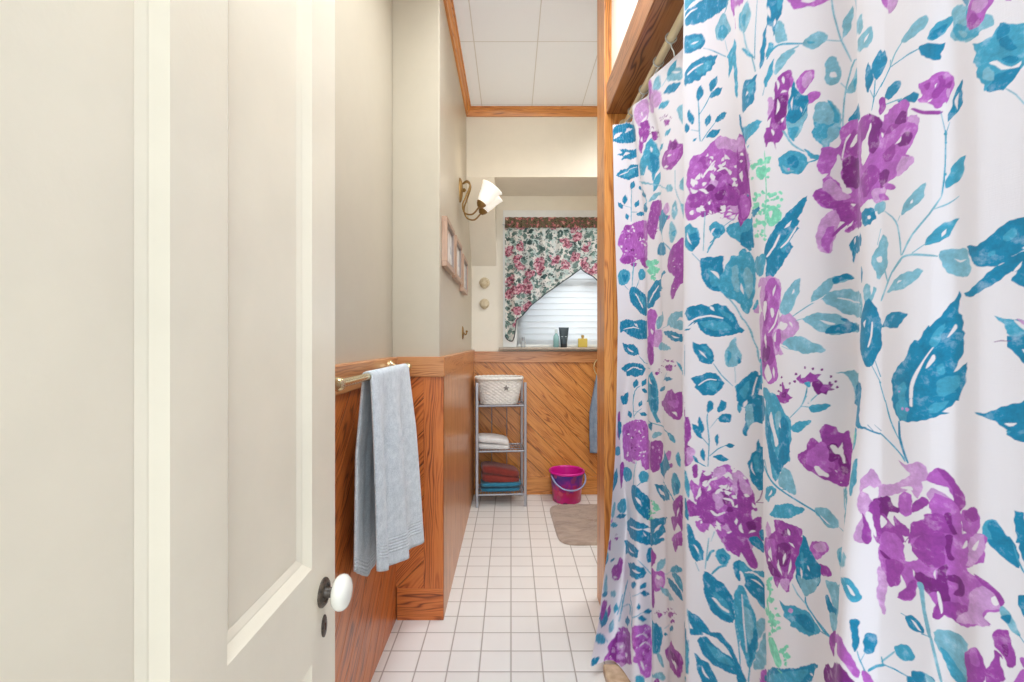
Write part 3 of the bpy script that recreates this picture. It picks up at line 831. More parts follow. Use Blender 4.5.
w539 3328,271 -93,47 -40,23 -9,25 2,-32 31,-85 52,-210 61
t656 3319,78 1,107 -17,81 -18,37 -33,7 -33,-20 -13,-94 27,-97 50
T1283 3183,42 113,96 62,67 37,40 -12,291 44,45 -17,-240 -54,153 -66,-232 -3,19 -43,-96 -30,-36 -49,-101 -9
w1365 3201,87 83,80 55,-14 5,-86 -55,-60 -60,-20 -22
P1924 3491,18 17,150 17,651 -110,0 -75,3 -86,-607 35,-30 -20,-76 -87,-43 10,-24 30,0 32,21 36,48 26,24 27,-108 76,-27 40
p2126 3421,9 9,-18 8,-4 -8
m2094 3271,17 -4,9 2,-2 17,-21 -3
P2055 3374,-6 -14,25 -7,0 11
P2059 3361,2 -13,22 -1,-9 10
w2053 3266,-11 1,-19 0,19 -9
w2038 3423,19 -3,9 3,-13 4
w2023 3466,23 -1,-4 11
D2061 3296,-4 -7,-15 9,11 3,11 -1
D2109 3336,-12 -2,7 8
D2115 3386,-6 -3,-5 4,9 3
D2122 3392,-9 -2,-9 1,-3 10,12 0
T79 3004,15 58,206 26,188 -20,335 12,436 -41,3 -138,-522 -12,-351 27,-169 56,-120 -19
w202 2985,241 18,294 -13,12 7,-192 12,-114 6,-169 -16,-72 -10
w488 3044,57 -20,141 -20,-36 29,-54 8
m1316 3135,64 16,61 -5,37 -21,22 -33,-37 -85,5 -107,-36 -87,5 -105,-22 -32,-33 -12,-35 20,-37 38,-306 36,-8 47,346 115,-50 168
w1398 2980,-10 -17,0 -10,31 -25,22 28,-9 11
w1347 2812,0 -28,29 -41,16 37,-14 15
P1319 2866,42 -2,41 -23,30 -28,7 -32,-2 -73,-12 -24,-23 -18,-20 -2,-24 14,-39 64,-12 93
p1461 2953,26 17,35 3,34 -4,29 -13,24 -46,-53 -56,-24 -21,-32 -11,-37 -2,-22 12,-4 34,11 49
l1496 2970,17 4,87 33,183 20,18 29,-36 53,-245 -26,-32 -28,-12 -32,11 -44
l1585 2958,327 32,-6 2,-330 -30
l1882 2993,30 -1,81 6,66 15,59 32,631 9,-600 35,-88 1,-74 -10,-69 -23,-30 -36
l1933 2991,30 12,55 13,48 8,36 2,37 -3,610 -31,0 -15,0 -20,0 -15,-612 11,-119 19,-55 9
T1795 2946,51 7,75 0,77 -3,66 -11,54 -15,631 -19,0 -12,0 -12,0 -7,-625 -4,-91 3,-43 8,-87 25,-93 28
w1975 2920,46 -17,28 -7,27 -1,42 4
l1513 2805,1 21,18 28,47 13,243 -11,102 -20,48 -17,-12 -8,-114 -10,-306 -2
T172 2860,131 -19,140 5,258 -41,75 -57,-240 -18,-163 10,-135 45
w308 2816,39 -29,28 -12,33 -8,110 -1,-115 17
t770 2731,132 -64,454 -33,7 3,-447 35,-137 62
T172 2605,175 51,171 11,319 -8,118 -48,-88 -59,-160 -25,-222 16,-110 -14,-38 41
w370 2583,109 25,105 9,126 -4,148 -15,4 7,-134 21,-147 1,-126 -7,-68 -18,-29 -15
P1993 2674,5 -11,-11 -10,-42 -5,-48 -1,-75 23,54 18,75 10,6 -13
D1921 2679,-24 -13,-36 6,-6 5,27 12,30 -3
P2004 2683,-20 -15,-51 4,-6 13,36 13,15 -1,15 -3
D1924 2715,-24 -3,12 9
P1864 2728,-15 -6,-33 2,0 4,6 4,30 2
P1807 2710,-33 -2,-12 4,39 4
D2021 2732,-17 -2,0 6,11 0
D2004 2725,-14 -7,-12 5,0 6,23 1
D2001 2726,-17 -6,-15 3,6 6,9 2,12 1
P2062 2696,-5 -6,-13 3,9 8
D2010 2717,-14 -4,-6 7,8 1
P2057 2690,-13 -6,-11 3,5 8,6 1
P2033 2718,-18 -3,-5 10,16 -1
D1780 2672,-45 -7,-108 -6,-39 9,183 11
P1930 2723,-18 -8,-30 4,6 6,30 6
D1906 2722,-18 -6,-24 1,0 6,6 4,24 2
D1579 2669,-23 -5,-9 6,23 5
D1942 2727,-12 -8,-12 8,18 6
P1936 2722,-18 -7,-18 7,24 5
P1996 2720,-27 -3,-6 6,6 4,21 1
P2015 2723,-17 -6,-14 5,12 6,8 0
P1503 2596,0 -8,-22 -5,-25 7,-9 14,40 15,26 -10
D1481 2603,-13 -9,-16 4,0 4,9 11,17 -3
P1526 2606,-13 -7,-23 -1,-9 10,19 7
P1530 2627,-4 -5,-13 4,17 5
D1567 2610,-11 -3,-7 6,13 1
D1417 2611,-9 -2,-4 4
P1516 2626,-7 -4,-9 8,13 0
D1536 2617,-16 -5,-7 4,13 5
D1522 2639,-9 -4,-13 3,13 5
D1536 2640,-10 -7,-8 4,8 7
P1500 2628,-4 -2,-9 3,9 3
t1891 2637,-129 -80,21 0,114 81
T1792 2573,78 -7,42 2,39 9,56 18,-59 6,-39 1,-45 -5
T1526 2452,98 12,165 20,30 13,15 25,-201 -20,-77 -11,-20 -13
t964 2302,361 279,75 30,67 -76,36 -84,-24 -91
T1358 2528,26 15,35 -7,26 -20,13 -41,1 -57,-5 -43,-22 -17,-32 -5,-28 15,-14 48,-9 66
w1336 2562,-23 -29,9 -14,25 -11,49 -12
t692 2292,36 99,45 25,64 36,-4 2,-84 -34,-51 -25,-33 -78,6 -25
T680 2421,102 24,20 17,-3 19,-47 30,-93 -25,-39 -16,-3 -17
T855 2446,68 10,30 15,13 17,0 31,-74 -14,-31 -12,-13 -17
T857 2424,15 -25,21 -10,32 -6,60 0,-14 25,-23 11,-35 6
T375 2282,62 27,27 20,0 20,-36 36,-49 -26,-28 -20,-12 -20
P1822 2400,-36 13,33 30,78 45,48 19,39 10,56 -28,71 21,32 2,609 40,0 -25,0 -17,-662 -84,-139 -16
T2770 2830,0 23,0 4,1 -13,4 -47,1 -114,-6 -21,0 -6,0 15,0 45
t2752 2670,0 30,-609 -11,-26 18,-51 24,20 -36,20 -21,27 -17
T2889 3358,151 -9,-3 -91,26 -49,-42 -54,-40 -2,-55 35,-32 74
t2942 3292,14 1,22 -14,20 -18,12 -19,11 -22,1 -19,-13 -13,-20 -9,-20 4,-14 31,-11 46
w2956 3277,61 -58,-6 27,-8 14,-15 9
t3003 3192,11 33,23 33,26 48,30 37,44 0,38 -21,19 -36,3 -45,-15 -49,-18 -48,-11 -41,-11 -28,-20 7,-25 18,-24 7,-27 14,-26 31
l3091 3275,23 14,35 1,23 -12,3 -32,-10 -44,-13 -34,-17 -19,-21 -8,-15 8,-8 37,-5 51
l3057 3118,48 -60,37 -67,6 1,-7 19,-28 51,-36 44,-15 15
T2771 3038,24 32,40 13,52 6,54 -14,61 11,50 -17,43 -42,25 -57,22 -34,0 -16,-50 -8,-62 -13,-77 0,-66 35,-26 54,-55 -53,-35 5,35 26,36 23,-36 11
w2823 2989,53 17,49 7,29 0,77 -15,2 7,-48 14,-31 6,-29 -2,-52 -6,-22 -7,-32 -15
w2948 3075,4 -15,7 -6,21 -11,-7 22,-9 6
t2887 2987,35 5,61 -1,48 -7,31 -15,19 -18,0 -14,-31 -4,-52 1,-45 5,-36 14,-27 19
t3007 3060,21 -9,30 -18,25 -16,11 -16,5 -12,-5 -7,-17 7,-46 30,-14 15,-11 18
w2771 2947,39 1,16 7,12 10,10 23,-25 -18
T2832 2871,43 -15,50 2,34 -36,12 -58,-19 -18,-40 -6,-37 20,-33 48
w2871 2825,12 -20,10 -10,31 -22,-21 30
t2887 2845,11 1,22 -4,19 -9,8 -15,4 -22,-5 -9,-20 14,-25 25
t2963 2746,29 -40,19 -23,26 -23,46 -34,3 1,-70 60,-50 61
l3097 2894,6 -1,3 -24,30 -70,1 -19,-7 -17,-16 -17,-15 -11,-14 -6,-14 0,-13 4,-12 11,-8 17,-5 16,2 18,16 40,33 45
l3096 2734,2 -89,3 0,-2 90
t3053 2824,9 1,10 -9,5 -14,-3 -22,-10 -26,-6 -10,-4 20
T2817 2652,95 39,64 4,61 -54,-48 -56,-38 -23,-52 -1,-51 40,4 20
w2870 2614,36 26,20 9,20 4,36 -2,2 6,-38 3,-22 -3,-23 -12,-22 -15,-12 -12
t2912 2631,25 9,39 7,26 -3,-4 -17,-16 -24,-19 -14,-22 8,-22 18
t3096 2621,37 37,-3 -112,-23 20
T211 2341,92 1,89 -10,57 -11,24 -18,-36 -43,-32 -9,-29 -1,-44 8,-127 61
t749 2135,-51 134,-12 99,-18 -1,3 -99,45 -99,18 -35
t746 2151,123 84,-5 2,-136 -85
t725 2201,126 -5,4 3,-130 4
T647 2129,27 31,-12 15,-42 13,-99 11,-18 -28,6 -17,42 -13
T841 2186,31 -19,26 -4,33 4,50 13,-37 18,-33 3,-28 2
T831 2245,31 16,13 12,-2 14,-9 24,-33 -16,-9 -12,-3 -15
t1241 2370,262 34,-5 -96,-40 -57,70 -61,-74 -10,-87 78
T1352 2361,40 15,53 2,34 -5,13 -18,-2 -27,-12 -22,-24 -18,-35 -10,-31 -1,-25 23,-19 34
l999 2167,468 -6,451 6,6 5,-75 6,-370 -7,-469 2
P1562 2331,-11 22,8 21,206 42,153 29,148 26,75 2,611 39,0 -36,-3 -32,-616 -108,-32 -26,-35 -14,-40 0,-63 9,-213 29
w1978 2348,34 -12,54 -12,-2 20,-11 7,-20 3
m1882 2404,66 20,90 17,48 3,4 -18,-11 -26,-26 -18,-55 0,-74 11
t1867 2167,27 9,42 4,33 -1,35 -6,40 -25,0 -9,-9 -10,-12 -4,-33 -3,-69 8,-48 26
l1358 2038,0 15,26 25,33 20,51 9,56 3,40 1,-17 -14,-80 -34,-85 -26
m405 1972,-5 55,25 29,126 31,268 41,54 1,63 -8,44 -31,27 -58,297 -32,9 -132,-51 -125,-318 -70,-56 36,-15 53,-154 -36,-171 -21,-129 17,-21 122
m877 1930,48 21,10 12,-13 13,-41 16,-24 -32,2 -18
P710 2060,-78 4,-36 -4,-15 -10,-3 -25,96 11,24 11
m761 2081,-108 -3,-33 -6,-6 -15,27 -28,105 18,18 19
p695 1742,-21 -25,18 -8,33 0,77 11,-23 23,-33 6
P873 1973,8 21,-3 7,-14 4,-29 -3,5 -22,17 -6
P662 1892,-18 -23,6 -6,27 -2,75 7,-15 21,-33 4
P847 2008,-21 7,-9 -1,-18 -25,32 3
P575 1994,-81 -15,-18 -8,9 -9,51 -13,63 23,3 12
m731 1771,73 -3,19 5,5 12,4 25,-56 -11,-30 -12
P933 2036,-10 19,-9 4,-39 -14,23 -13
m656 1822,51 -28,39 -3,42 9,44 24,-50 19,-63 -9
P572 2013,-66 -12,-9 -9,6 -10,51 -11,57 23,-9 11
w857 2015,0 -16,24 0
w773 1751,-54 -22,54 4
w845 1891,-4 -14,20 -3
w804 1759,-13 -19,21 9
w902 1975,12 -4,26 4,-17 6
w864 1813,-27 -22,27 4
w632 1936,60 0,54 14,-54 3
w539 1777,21 15,-24 13,-30 -17
w770 2017,34 5,0 16
w695 1740,18 11,-18 5
w911 1848,-9 -12,0 -18,18 14
w810 2103,12 1,8 8,-13 1
w953 1851,-30 -12,8 -17,22 17
w851 2033,-14 -15,10 -13,14 13
w491 1749,57 13,9 8,-54 14
w881 2045,17 -15,0 9
w527 1962,45 1,54 13,-60 3
w909 1977,-16 -7,4 -14,17 11
w833 2115,24 -10,-5 16
w927 1810,-22 -8,0 -16,26 9
w890 1838,-43 -13,28 -7,8 5
w885 1939,-23 -1,0 -14,19 8
D806 1839,-42 -14,-9 13,15 6,12 3
D822 1866,-43 -7,31 15
D710 1850,-9 -8,-42 -6,-27 18,87 8
D755 1955,-9 -10,-39 -1,-15 16,57 4
P1310 1950,18 46,28 14,57 15,68 12,57 1,32 -10,18 -19,-18 -63,-40 -78,-45 -67,-31 -25,-39 -18,-50 -11,-43 10,-24 49
m1507 1927,21 16,6 8,-38 5,-15 -19
p1507 1952,-11 15,-35 -12,17 -8
p1483 1879,26 11,5 7,-26 8,-12 -15
P1513 1976,5 17,-4 6,-42 -7,7 -15
P1509 1965,27 13,4 5,-22 12,-22 -16
p1384 1976,-35 -12,-5 -8,25 -12,25 17
w1459 1990,-5 -7,13 0
w1514 1993,0 -6,8 -1
w1492 1908,-7 -9,7 -6
D1478 1922,-13 -4,-6 5,13 2
D1426 1926,-9 -8,-17 3,13 11,13 0
D1437 1871,-3 -2,-6 2
D1479 1900,-3 -5,-13 -1,13 9
m1783 1991,51 25,63 24,45 10,6 -17,-9 -30,-18 -26,-33 -14,-51 -13,-48 -6,-21 9,-12 16
P1849 1928,108 30,27 0,0 -9,-48 -32,-39 -12,-81 -16,9 24
T1494 1844,253 163,105 -48,57 -46,-312 -172,-90 29
T996 2092,308 62,43 13,22 1,3 -21,-23 -50,-24 6,-87 10
t1549 1728,13 -72,5 1,-11 73
t2042 2005,0 24,17 27,15 14,14 -8,23 -42,0 -46,-10 -13,-18 7,-24 18
t1930 1825,51 66,34 19,38 -5,32 -23,21 -23,3 -26,-7 -27,-12 -25,-22 -20,-33 -16,-37 -12,-23 4,-45 48
T2004 1833,29 5,37 -3,22 -8,-7 -21,-23 -25,-20 -13,-19 15,-16 27
T1390 1653,97 15,314 58,66 -33,-3 -37,-315 -104,-82 31
w1468 1633,11 -24,17 -11,28 -5,97 18
t1554 1703,292 4,135 -19,17 9,-23 9,-216 36,-195 -33
P67 2163,45 23,81 3,51 -11,53 -61,3 -92,-101 -89,-39 -10,-21 6,-42 28
T88 2082,90 14,119 -6,63 -16,22 -28,2 -76,-87 -64,-65 -2,-126 124
t0 1787,0 45,46 14,90 4,105 -8,56 -9,22 -21,-3 -46,-48 -7,-135 -1,-128 18
T0 1440,133 46,48 38,18 45,-57 79,-142 -52,0 -35,0 -45
P286 1656,51 25,48 7,18 -7,11 -22,-50 -148,-30 -62,-31 -21,-29 155
t387 1610,16 18,28 16,45 8,66 -2,66 -11,39 -16,18 -19,-36 -50,-54 -19,-63 -17,-60 -13,-33 -2,-30 18,-8 62
t844 1623,7 16,13 14,22 9,34 1,40 -4,23 -9,13 -20,-6 -30,-15 -26,-33 -13,-42 -6,-30 1,-16 17
t819 1518,69 45,-7 5,-69 -47
l816 1739,-88 -123,-36 -117,21 4,48 117,61 119
T620 1479,33 24,69 15,63 5,41 -8,72 -45,73 -23,28 -25,287 23,21 -66,-305 -139,-36 -12,-55 18,-83 53,-58 24,-81 26,-60 39,-15 48
w767 1420,50 -32,63 -44,-7 36,-12 21,-22 14
g1409 1490,-17 -17,-48 -9,0 7,25 28,33 6
g1347 1417,-25 -19,-15 -4,-317 -83,-7 7,297 93
g1467 1478,-13 -20,-41 -5,-9 6,5 10,25 17,20 1
g1409 1353,-35 -21,-91 -33,-297 -76,-6 13,16 12,353 110,47 1
g1437 1450,-26 -12,-15 5,17 10
g1454 1360,-22 -16,-42 -11,19 40,28 -2
g1490 1463,-79 -35,-17 10,-2 15,21 11,37 9,31 -4
g1419 1415,-47 -21,-16 7,42 19,13 1
g1372 1401,-16 -9,-34 -15,-323 -87,-5 6,322 105
g1461 1462,-33 -22,-34 -6,-31 4,11 14,22 14,30 10,28 5,13 -8
g1481 1360,-3 -16,-19 -16,-27 -8,-24 2,-8 7,0 21,13 10,30 16,27 5,11 -7
g1459 1488,-63 -30,-18 -5,2 40,4 12,63 -12
g1356 1502,-4 -12,-13 -1,-26 -2,9 11,6 7,24 2
g1361 1361,-42 -23,-6 13,9 9,25 12,9 -1
g1402 1507,-14 -16,-27 12,23 10
g1336 1388,-14 -19,-57 -18,-280 -77,-4 17,314 101,36 11,16 1
T396 1116,182 79,232 17,112 -16,72 -27,334 170,476 169,-266 -157,44 -33,-115 -86,-151 -65,-452 -108,-274 -37,-182 21
w509 1094,352 54,449 58,15 12,-340 -91,-120 31,-191 -21,-153 -34
w1374 1239,52 32,28 23,51 62,-82 -58,-21 -22
w892 1136,13 -24,22 -15,59 -27,-53 41
t190 1285,15 20,86 28,41 4,39 -2,19 -12,13 -30,0 -43,-13 -36,-20 -17,-41 3,-43 10,-42 22,-39 27
T166 1194,99 -33,51 -8,37 2,47 22,-58 16,-48 9,-56 5
l8 1244,38 69,36 25,36 2,27 -12,9 -19,-24 -77,-27 -26,-36 1,-39 16
t0 1158,19 5,39 5,51 -6,45 -15,42 -23,21 -13,-18 -7,-84 7,-93 32
p0 1192,52 13,21 -1,-12 -41,-24 5
P250 984,-18 -7,-12 3,-36 14,-33 21,81 -12,21 -7
D199 1003,-21 4,-21 10,27 -2
P253 991,-3 -7,-15 5,-30 19,12 -1,27 -7
D220 1023,-15 4,-3 6
D297 987,-11 1,-9 6,6 1
P297 985,-11 3,11 -1
P127 1022,-12 -1,6 3
D193 1026,-15 1,-9 7,15 -2
D226 1024,-15 2,0 6,12 -3
D211 1032,-24 6,-9 7,21 -4
P1948 1650,33 34,54 39,69 40,33 11,12 -21,-2 -71,0 -96,-2 -64,-16 -4,-27 27,-28 12,-25 -26,-28 -39,-31 -25,-39 12,-39 32,-18 27,36 21,57 15,31 17,-58 33
w2090 1680,-31 -46,-4 -41,33 47,4 15
m1963 1429,68 39,59 34,39 15,16 -14,0 -30,0 -23,-41 -22,-81 -27,-90 -29,-30 2,15 22
D2090 1708,11 17,25 15,19 -2,2 -77,-8 -25,-19 12
P2768 2397,12 28,25 -3,8 -15,10 -61,2 -37,-31 -54,24 -6,20 -12,-5 -43,-16 -44,-22 -24,-24 -4,-7 24,2 156
p2792 2237,20 8,23 -2,13 -9,-1 -20,-6 -28,-10 -22,-12 -14,-15 -9,-13 3,-4 26,-2 39
P2771 2520,-1 -16,8 -57,0 -16,-10 -26,2 6,0 32
T2917 2512,5 11,8 9,8 5,9 -1,10 -6,6 -8,1 -10,-8 -25,-21 -25,-10 -3,-4 13
T2985 2496,17 35,10 13,12 1,13 -6,8 -9,1 -11,-4 -13,-8 -11,-10 -11,-13 -6,-12 -5,-8 4,-5 8
T2989 2438,5 11,14 13,14 8,18 2,17 -2,13 -5,4 -11,-1 -13,-7 -12,-11 -6,-17 -5,-17 -1,-14 4,-13 8
t3107 2530,6 13,9 11,8 0,2 -46,-3 -20,-5 -4,-6 5,-10 18
t2927 2154,9 148,-13 117,2 40,-4 0,-5 -21,-1 -22,13 -116,-6 -148
t2935 2372,55 68,-3 1,-53 -68
t2929 2279,-43 41,-3 -4,43 -41
t2934 2212,52 49,46 29,-1 2,-30 -14,-20 -13,-37 -37,-13 -13
t2914 2152,-55 20,-26 29,-3 -2,12 -21,13 -11,40 -16,17 -2
T2890 2336,3 5,8 29,-1 20,-8 18,-19 25,-9 -33,0 -21,3 -18,19 -23
T2886 2305,2 8,-2 29,-9 19,-15 14,-31 18,2 -37,8 -19,14 -16,24 -14
T2977 2283,14 21,1 13,0 15,-10 18,-10 -22,-5 -13,2 -13
T3025 2287,22 -4,13 0,14 7,19 14,-21 3,-13 0,-13 -5
T2958 2218,3 -5,24 -11,17 -3,20 4,32 13,-25 13,-19 5,-18 -1,-29 -11
T2900 2177,10 26,0 16,-6 15,-15 19,-8 -27,-2 -17,5 -13
T2869 2160,-1 19,-5 9,-8 7,-17 7,3 -18,3 -10,7 -8
t2762 2088,0 12,0 3,18 -4,24 -53,7 -31,1 -31,-3 -30,-9 -16,-12 10,-29 54,3 64
P2856 2157,6 -18,4 -28,-1 -24,-7 -13,-13 -7,-9 1,-5 15,-1 46,7 14,11 13
m2768 1881,10 27,21 24,54 -5,-39 75,-1 36,9 21,22 -19,24 -12,25 100,24 -4,27 -8,39 49,28 15,31 7,29 -6,60 -25,27 -19,18 -30,10 -40,-8 -123,10 -85,-7 -50,-12 -45,-12 -33,-11 -19,-30 35,-28 4,-29 1,-25 -5,-23 1,-55 71,-17 13,-13 -51,-24 -15,-26 0,-20 22,-11 29,33 40,-66 -25,-24 3,-13 11,-7 14
m2987 1966,-11 -2,-44 -25,-10 -10,-6 -11,-1 -11,3 -12,22 -29,6 -6,8 4,24 26,14 21,6 21,-1 10,-5 18
m3085 1947,7 10,13 45,-2 10,-5 8,-8 4,-13 1,-42 -7,-8 -3,-3 -6,4 -30,6 -18,13 -12,10 -3,20 -2
P3057 1953,7 7,20 31,0 17,-13 9,-39 5,-7 -30,0 -16,6 -13,6 -4,13 -7
P3059 1763,10 0,41 13,10 8,7 8,5 23,-9 35,-4 5,-6 -1,-27 -20,-17 -16,-10 -19,-1 -10,-2 -20
P3072 1940,8 3,32 21,8 14,-2 17,-23 25,-21 -23,-10 -16,-2 -16,1 -8,4 -13
m3084 1969,2 6,9 29,-4 12,-14 4,-33 -8,-1 -24,6 -11,8 -8,7 -2,13 -1
P3141 2111,-3 9,-15 26,-7 4,-9 1,-18 -9,-34 -33,3 -5,20 -11,15 -5,18 3,8 4,16 10
m3014 1752,0 -10,10 -29,6 -5,7 -2,20 8,36 32,-3 3,-15 14,-13 6,-16 1,-9 -4,-17 -9
m2937 1989,-10 -7,-32 -29,-5 -10,-1 -11,9 -15,36 -19,5 6,14 26,7 20,-1 18,-3 8,-11 11
P3055 1911,11 4,41 24,8 9,5 11,0 9,-3 12,-21 28,-6 5,-6 -4,-23 -25,-12 -19,-5 -21,1 -11,6 -17
p3109 1915,23 22,3 10,-5 8,-18 10,-12 -18,-3 -10,4 -13
p3154 2126,-4 10,-28 28,-11 3,-10 0,-12 -6,-11 -10,-28 -37,-6 -10,6 -5,26 -9,23 -2,22 8,10 6,19 16
P3064 1881,10 6,32 33,7 11,0 10,-2 10,-7 8,-30 18,-8 1,-5 -5,-15 -29,-8 -21,3 -19,4 -9,11 -12
P2904 1899,-7 -10,-15 -40,0 -10,3 -8,18 -8,39 4,10 4,1 6,1 28,-3 18,-12 12,-10 3,-16 3
P2953 2125,-9 0,-42 -4,-11 -5,-7 -8,-6 -21,5 -44,6 1,29 14,17 13,13 17,5 11,3 19
P3031 1808,2 -10,21 -30,10 -3,10 0,11 4,10 9,32 37,6 8,-3 5,-24 11,-20 4,-21 -7,-10 -5,-18 -15
m2986 1810,27 -8,14 6,8 13,7 30,-23 -3,-13 -5,-14 -16
P2951 1903,2 -10,12 -35,7 -6,8 -2,23 9,35 28,7 7,-3 5,-18 17,-16 7,-19 1,-10 -4,-20 -9
P3072 2027,0 9,-14 35,-9 5,-8 2,-22 -9,-34 -28,-6 -7,1 -6,21 -16,17 -7,19 1,11 4,17 10
m2982 1924,-7 -9,-9 -37,0 -9,5 -6,17 -4,43 10,0 6,0 24,-6 15,-11 9,-8 3,-16 1
P3140 1989,3 9,-1 32,-10 11,-18 -1,-39 -19,10 -25,9 -11,15 -4,8 1,17 4
P3039 1878,7 0,33 4,14 11,6 18,-4 36,-28 -13,-14 -12,-10 -13,-2 -9,-3 -15
p3001 2023,-12 -5,-40 -36,-6 -11,-3 -11,3 -10,6 -11,33 -21,7 -4,6 6,19 30,9 24,-1 20,-3 10,-11 15
m3096 2005,5 7,9 29,-4 13,-14 3,-35 -6,0 -25,6 -11,8 -9,7 -1,13 -3
P2914 1917,-5 -6,-19 -28,-2 -15,11 -9,33 -3,8 25,0 14,-4 12,-6 4
p3008 1823,6 -5,27 -9,15 4,14 16,13 39,-27 0,-16 -5,-16 -11,-5 -7,-10 -16
P2980 2035,-8 -2,-30 -17,-11 -14,3 -15,20 -23,21 19,9 14,4 15,0 7,-5 13
P2983 1911,-6 -8,-17 -37,0 -11,3 -7,16 -7,43 4,4 5,2 27,-5 17,-8 12,-9 3,-15 4
m2991 1918,-3 -10,-4 -37,4 -8,6 -5,20 1,43 19,0 6,-7 22,-10 13,-15 6,-9 0,-18 -3
p3006 2019,-8 1,-31 -8,-14 -12,-4 -16,9 -32,26 14,13 11,8 15,2 7,1 15
w3028 2147,-1 -22,5 -7,10 1,21 8
w2918 2008,21 12,6 8,-1 10,-12 15,-4 -19
w3071 1825,-18 -6,-23 -15,15 -3,8 2,8 6
w3024 2041,19 4,8 6,2 8,-4 17,-8 -19
w2918 1855,-4 11,-4 4,-7 -4,-11 -10
w3117 2035,13 -7,23 -1,-5 18,-6 5,-7 0
w2999 1808,2 20,-14 21,-10 -19,0 -10,4 -7
w3074 2023,6 -9,6 -4,13 -3,14 1,-2 20,-4 7,-10 1
w3124 2122,34 8,-9 10,-7 2,-8 -4
w2941 1972,-2 18,-22 15,-6 -21,2 -10,6 -4
w2887 1990,10 11,2 6,-3 5,-9 7,-4 -19
w3063 2019,5 -11,6 -4,7 1,12 5,-5 11,-4 5,-7 -1
w3003 1842,-11 5,-8 0,-20 -14,22 1
w3123 2085,-21 -10,-6 -8,1 -8,15 -12,10 27
w3010 2054,16 -4,7 1,5 9,4 16,-22 -10
w3066 2073,-8 -9,-4 -8,8 -13,7 15
w2880 1810,10 7,3 5,-6 12,-8 -14
w2935 1753,8 12,0 8,-14 7,-5 -17,3 -5
w3020 2159,-13 -25,1 -11,11 -3,23 2,-13 28
w3000 2048,-2 -13,3 -5,5 -2,13 4
w2987 2055,18 -8,31 1,-11 14,-7 4,-12 0
w2948 2106,5 -19,6 -4,9 2,20 10
w3171 2041,3 -7,7 -6,21 -1,-5 12,-3 6,-6 1
w2989 2009,3 14,-2 19,-10 -12,-1 -6,1 -7
w2850 1952,15 -8,8 2,6 6,7 19
w2973 1799,10 15,2 6,-5 3,-14 1
w2851 1892,27 20,-13 -1,-6 -1,-5 -6
w3124 1989,-11 -3,-16 -7,-23 -21,19 1,10 4,10 8
w3071 2194,-8 -15,-2 -9,5 -6,15 -6,-1 24
w3167 1917,-14 -15,-11 -8,13 -1,8 3,4 6
w2953 1891,-18 -3,-25 -11,13 -8,7 -1,10 4
w2952 1774,-13 11,-27 4,3 -17,4 -8,11 1
w2909 2031,2 14,-11 15,-8 -14,-2 -7,5 -5
w3022 2115,12 -5,6 2,2 4,5 13,-16 -5
w2893 2112,15 -13,12 -2,12 6,20 14,-16 12,-11 2,-12 -2
w3123 2074,-30 -5,-9 -9,-2 -12,11 -23,26 39
w2953 2108,6 -11,6 0,7 3,8 9
w3064 2152,15 -4,10 4,9 6,11 13,-16 4,-9 -2,-9 -5
w3122 2111,-9 -14,0 -7,5 -6,13 -5,2 20,-3 8
w2942 1792,-43 -24,16 -5,9 2,8 8
w2936 1910,17 15,7 10,0 10,-8 15,-13 -29
w3020 2035,10 -21,8 -4,10 7,18 21,-32 1
w2890 2053,13 -6,6 1,5 5,7 13,-18 -4
w2948 1884,-6 12,-6 3,-8 -3,-15 -10,18 -7
w2894 2051,15 -1,5 3,5 7,5 14,-18 -6,-9 -9
w3080 1858,-7 -5,-8 -9,-4 -19,13 7,6 6,3 8
w3083 1736,-29 20,-2 -20,2 -8,9 -2
w3170 1904,3 -11,11 -3,-1 13,-5 2
w3120 1955,6 -13,17 -13,3 17,-3 9,-6 2
w2837 1891,29 40,-25 -4,-10 -5,-4 -10
w3161 1884,-12 -16,-3 -24,18 11,5 7,2 9
w2884 1877,-7 19,-10 3,-10 -4,-19 -15
D3073 1936,-6 -10,-9 -8,-33 7,2 6,10 18,9 6,11 0,10 -4,5 -7
D3117 1969,-5 -9,-15 -4,2 12,4 9,14 0
D3047 2003,-11 -11,-17 -8,-4 3,-1 12,5 13,6 5,10 3,10 0,3 -7
D3048 1978,-6 -10,-8 -6,-6 0,-12 7,-3 15,22 14,8 1,5 -8
P2867 2015,13 13,18 -4,17 -10,19 -14,18 -20,14 -23,8 -31,6 -32,-2 -28,-12 -19,-19 -14,-20 -4,-23 7,-22 19,-16 28,-7 43,3 52
P2788 1917,24 8,54 -6,41 -14,7 -10,-7 -13,-20 -17,-22 -12,-22 -10,-25 -5,-20 3,-13 20,-4 31
P3014 1900,26 22,43 18,37 10,25 0,20 -10,12 -19,3 -34,-7 -45,-9 -36,-13 -17,-16 -8,-18 0,-18 6,-22 14,-38 44,-21 29
p2957 2141,17 15,25 12,19 3,10 -8,5 -14,-4 -16,-16 -19,-25 -20,-20 -9,-11 12,-4 23
p3064 2072,11 16,25 15,22 4,20 -13,18 -23,8 -20,-8 -16,-19 -14,-20 -5,-23 13,-24 22
w2909 2032,12 12,27 31,33 20,-1 10,-10 -2,-31 -17,-30 -35,-8 -13
w3015 1988,43 -2,12 -27,7 3,0 9,-2 15,-9 12,-16 3,-20 -2,-13 -3
w2937 1899,8 -8,14 -6,17 -2,20 7,19 10,12 10,-3 8,-46 -20,-34 9
w2853 1951,26 22,8 17,0 15,-7 25,-20 -46
w2967 2004,13 6,16 12,20 27,-21 -6,-11 -7,-10 -11
w2833 1831,16 -13,10 -1,12 6,18 18,-32 0
w3084 1906,-5 -22,3 -12,6 -8,18 -9,-7 36
w3042 2146,2 -19,6 -8,9 -5,16 -6,-3 18,-5 9,-8 7
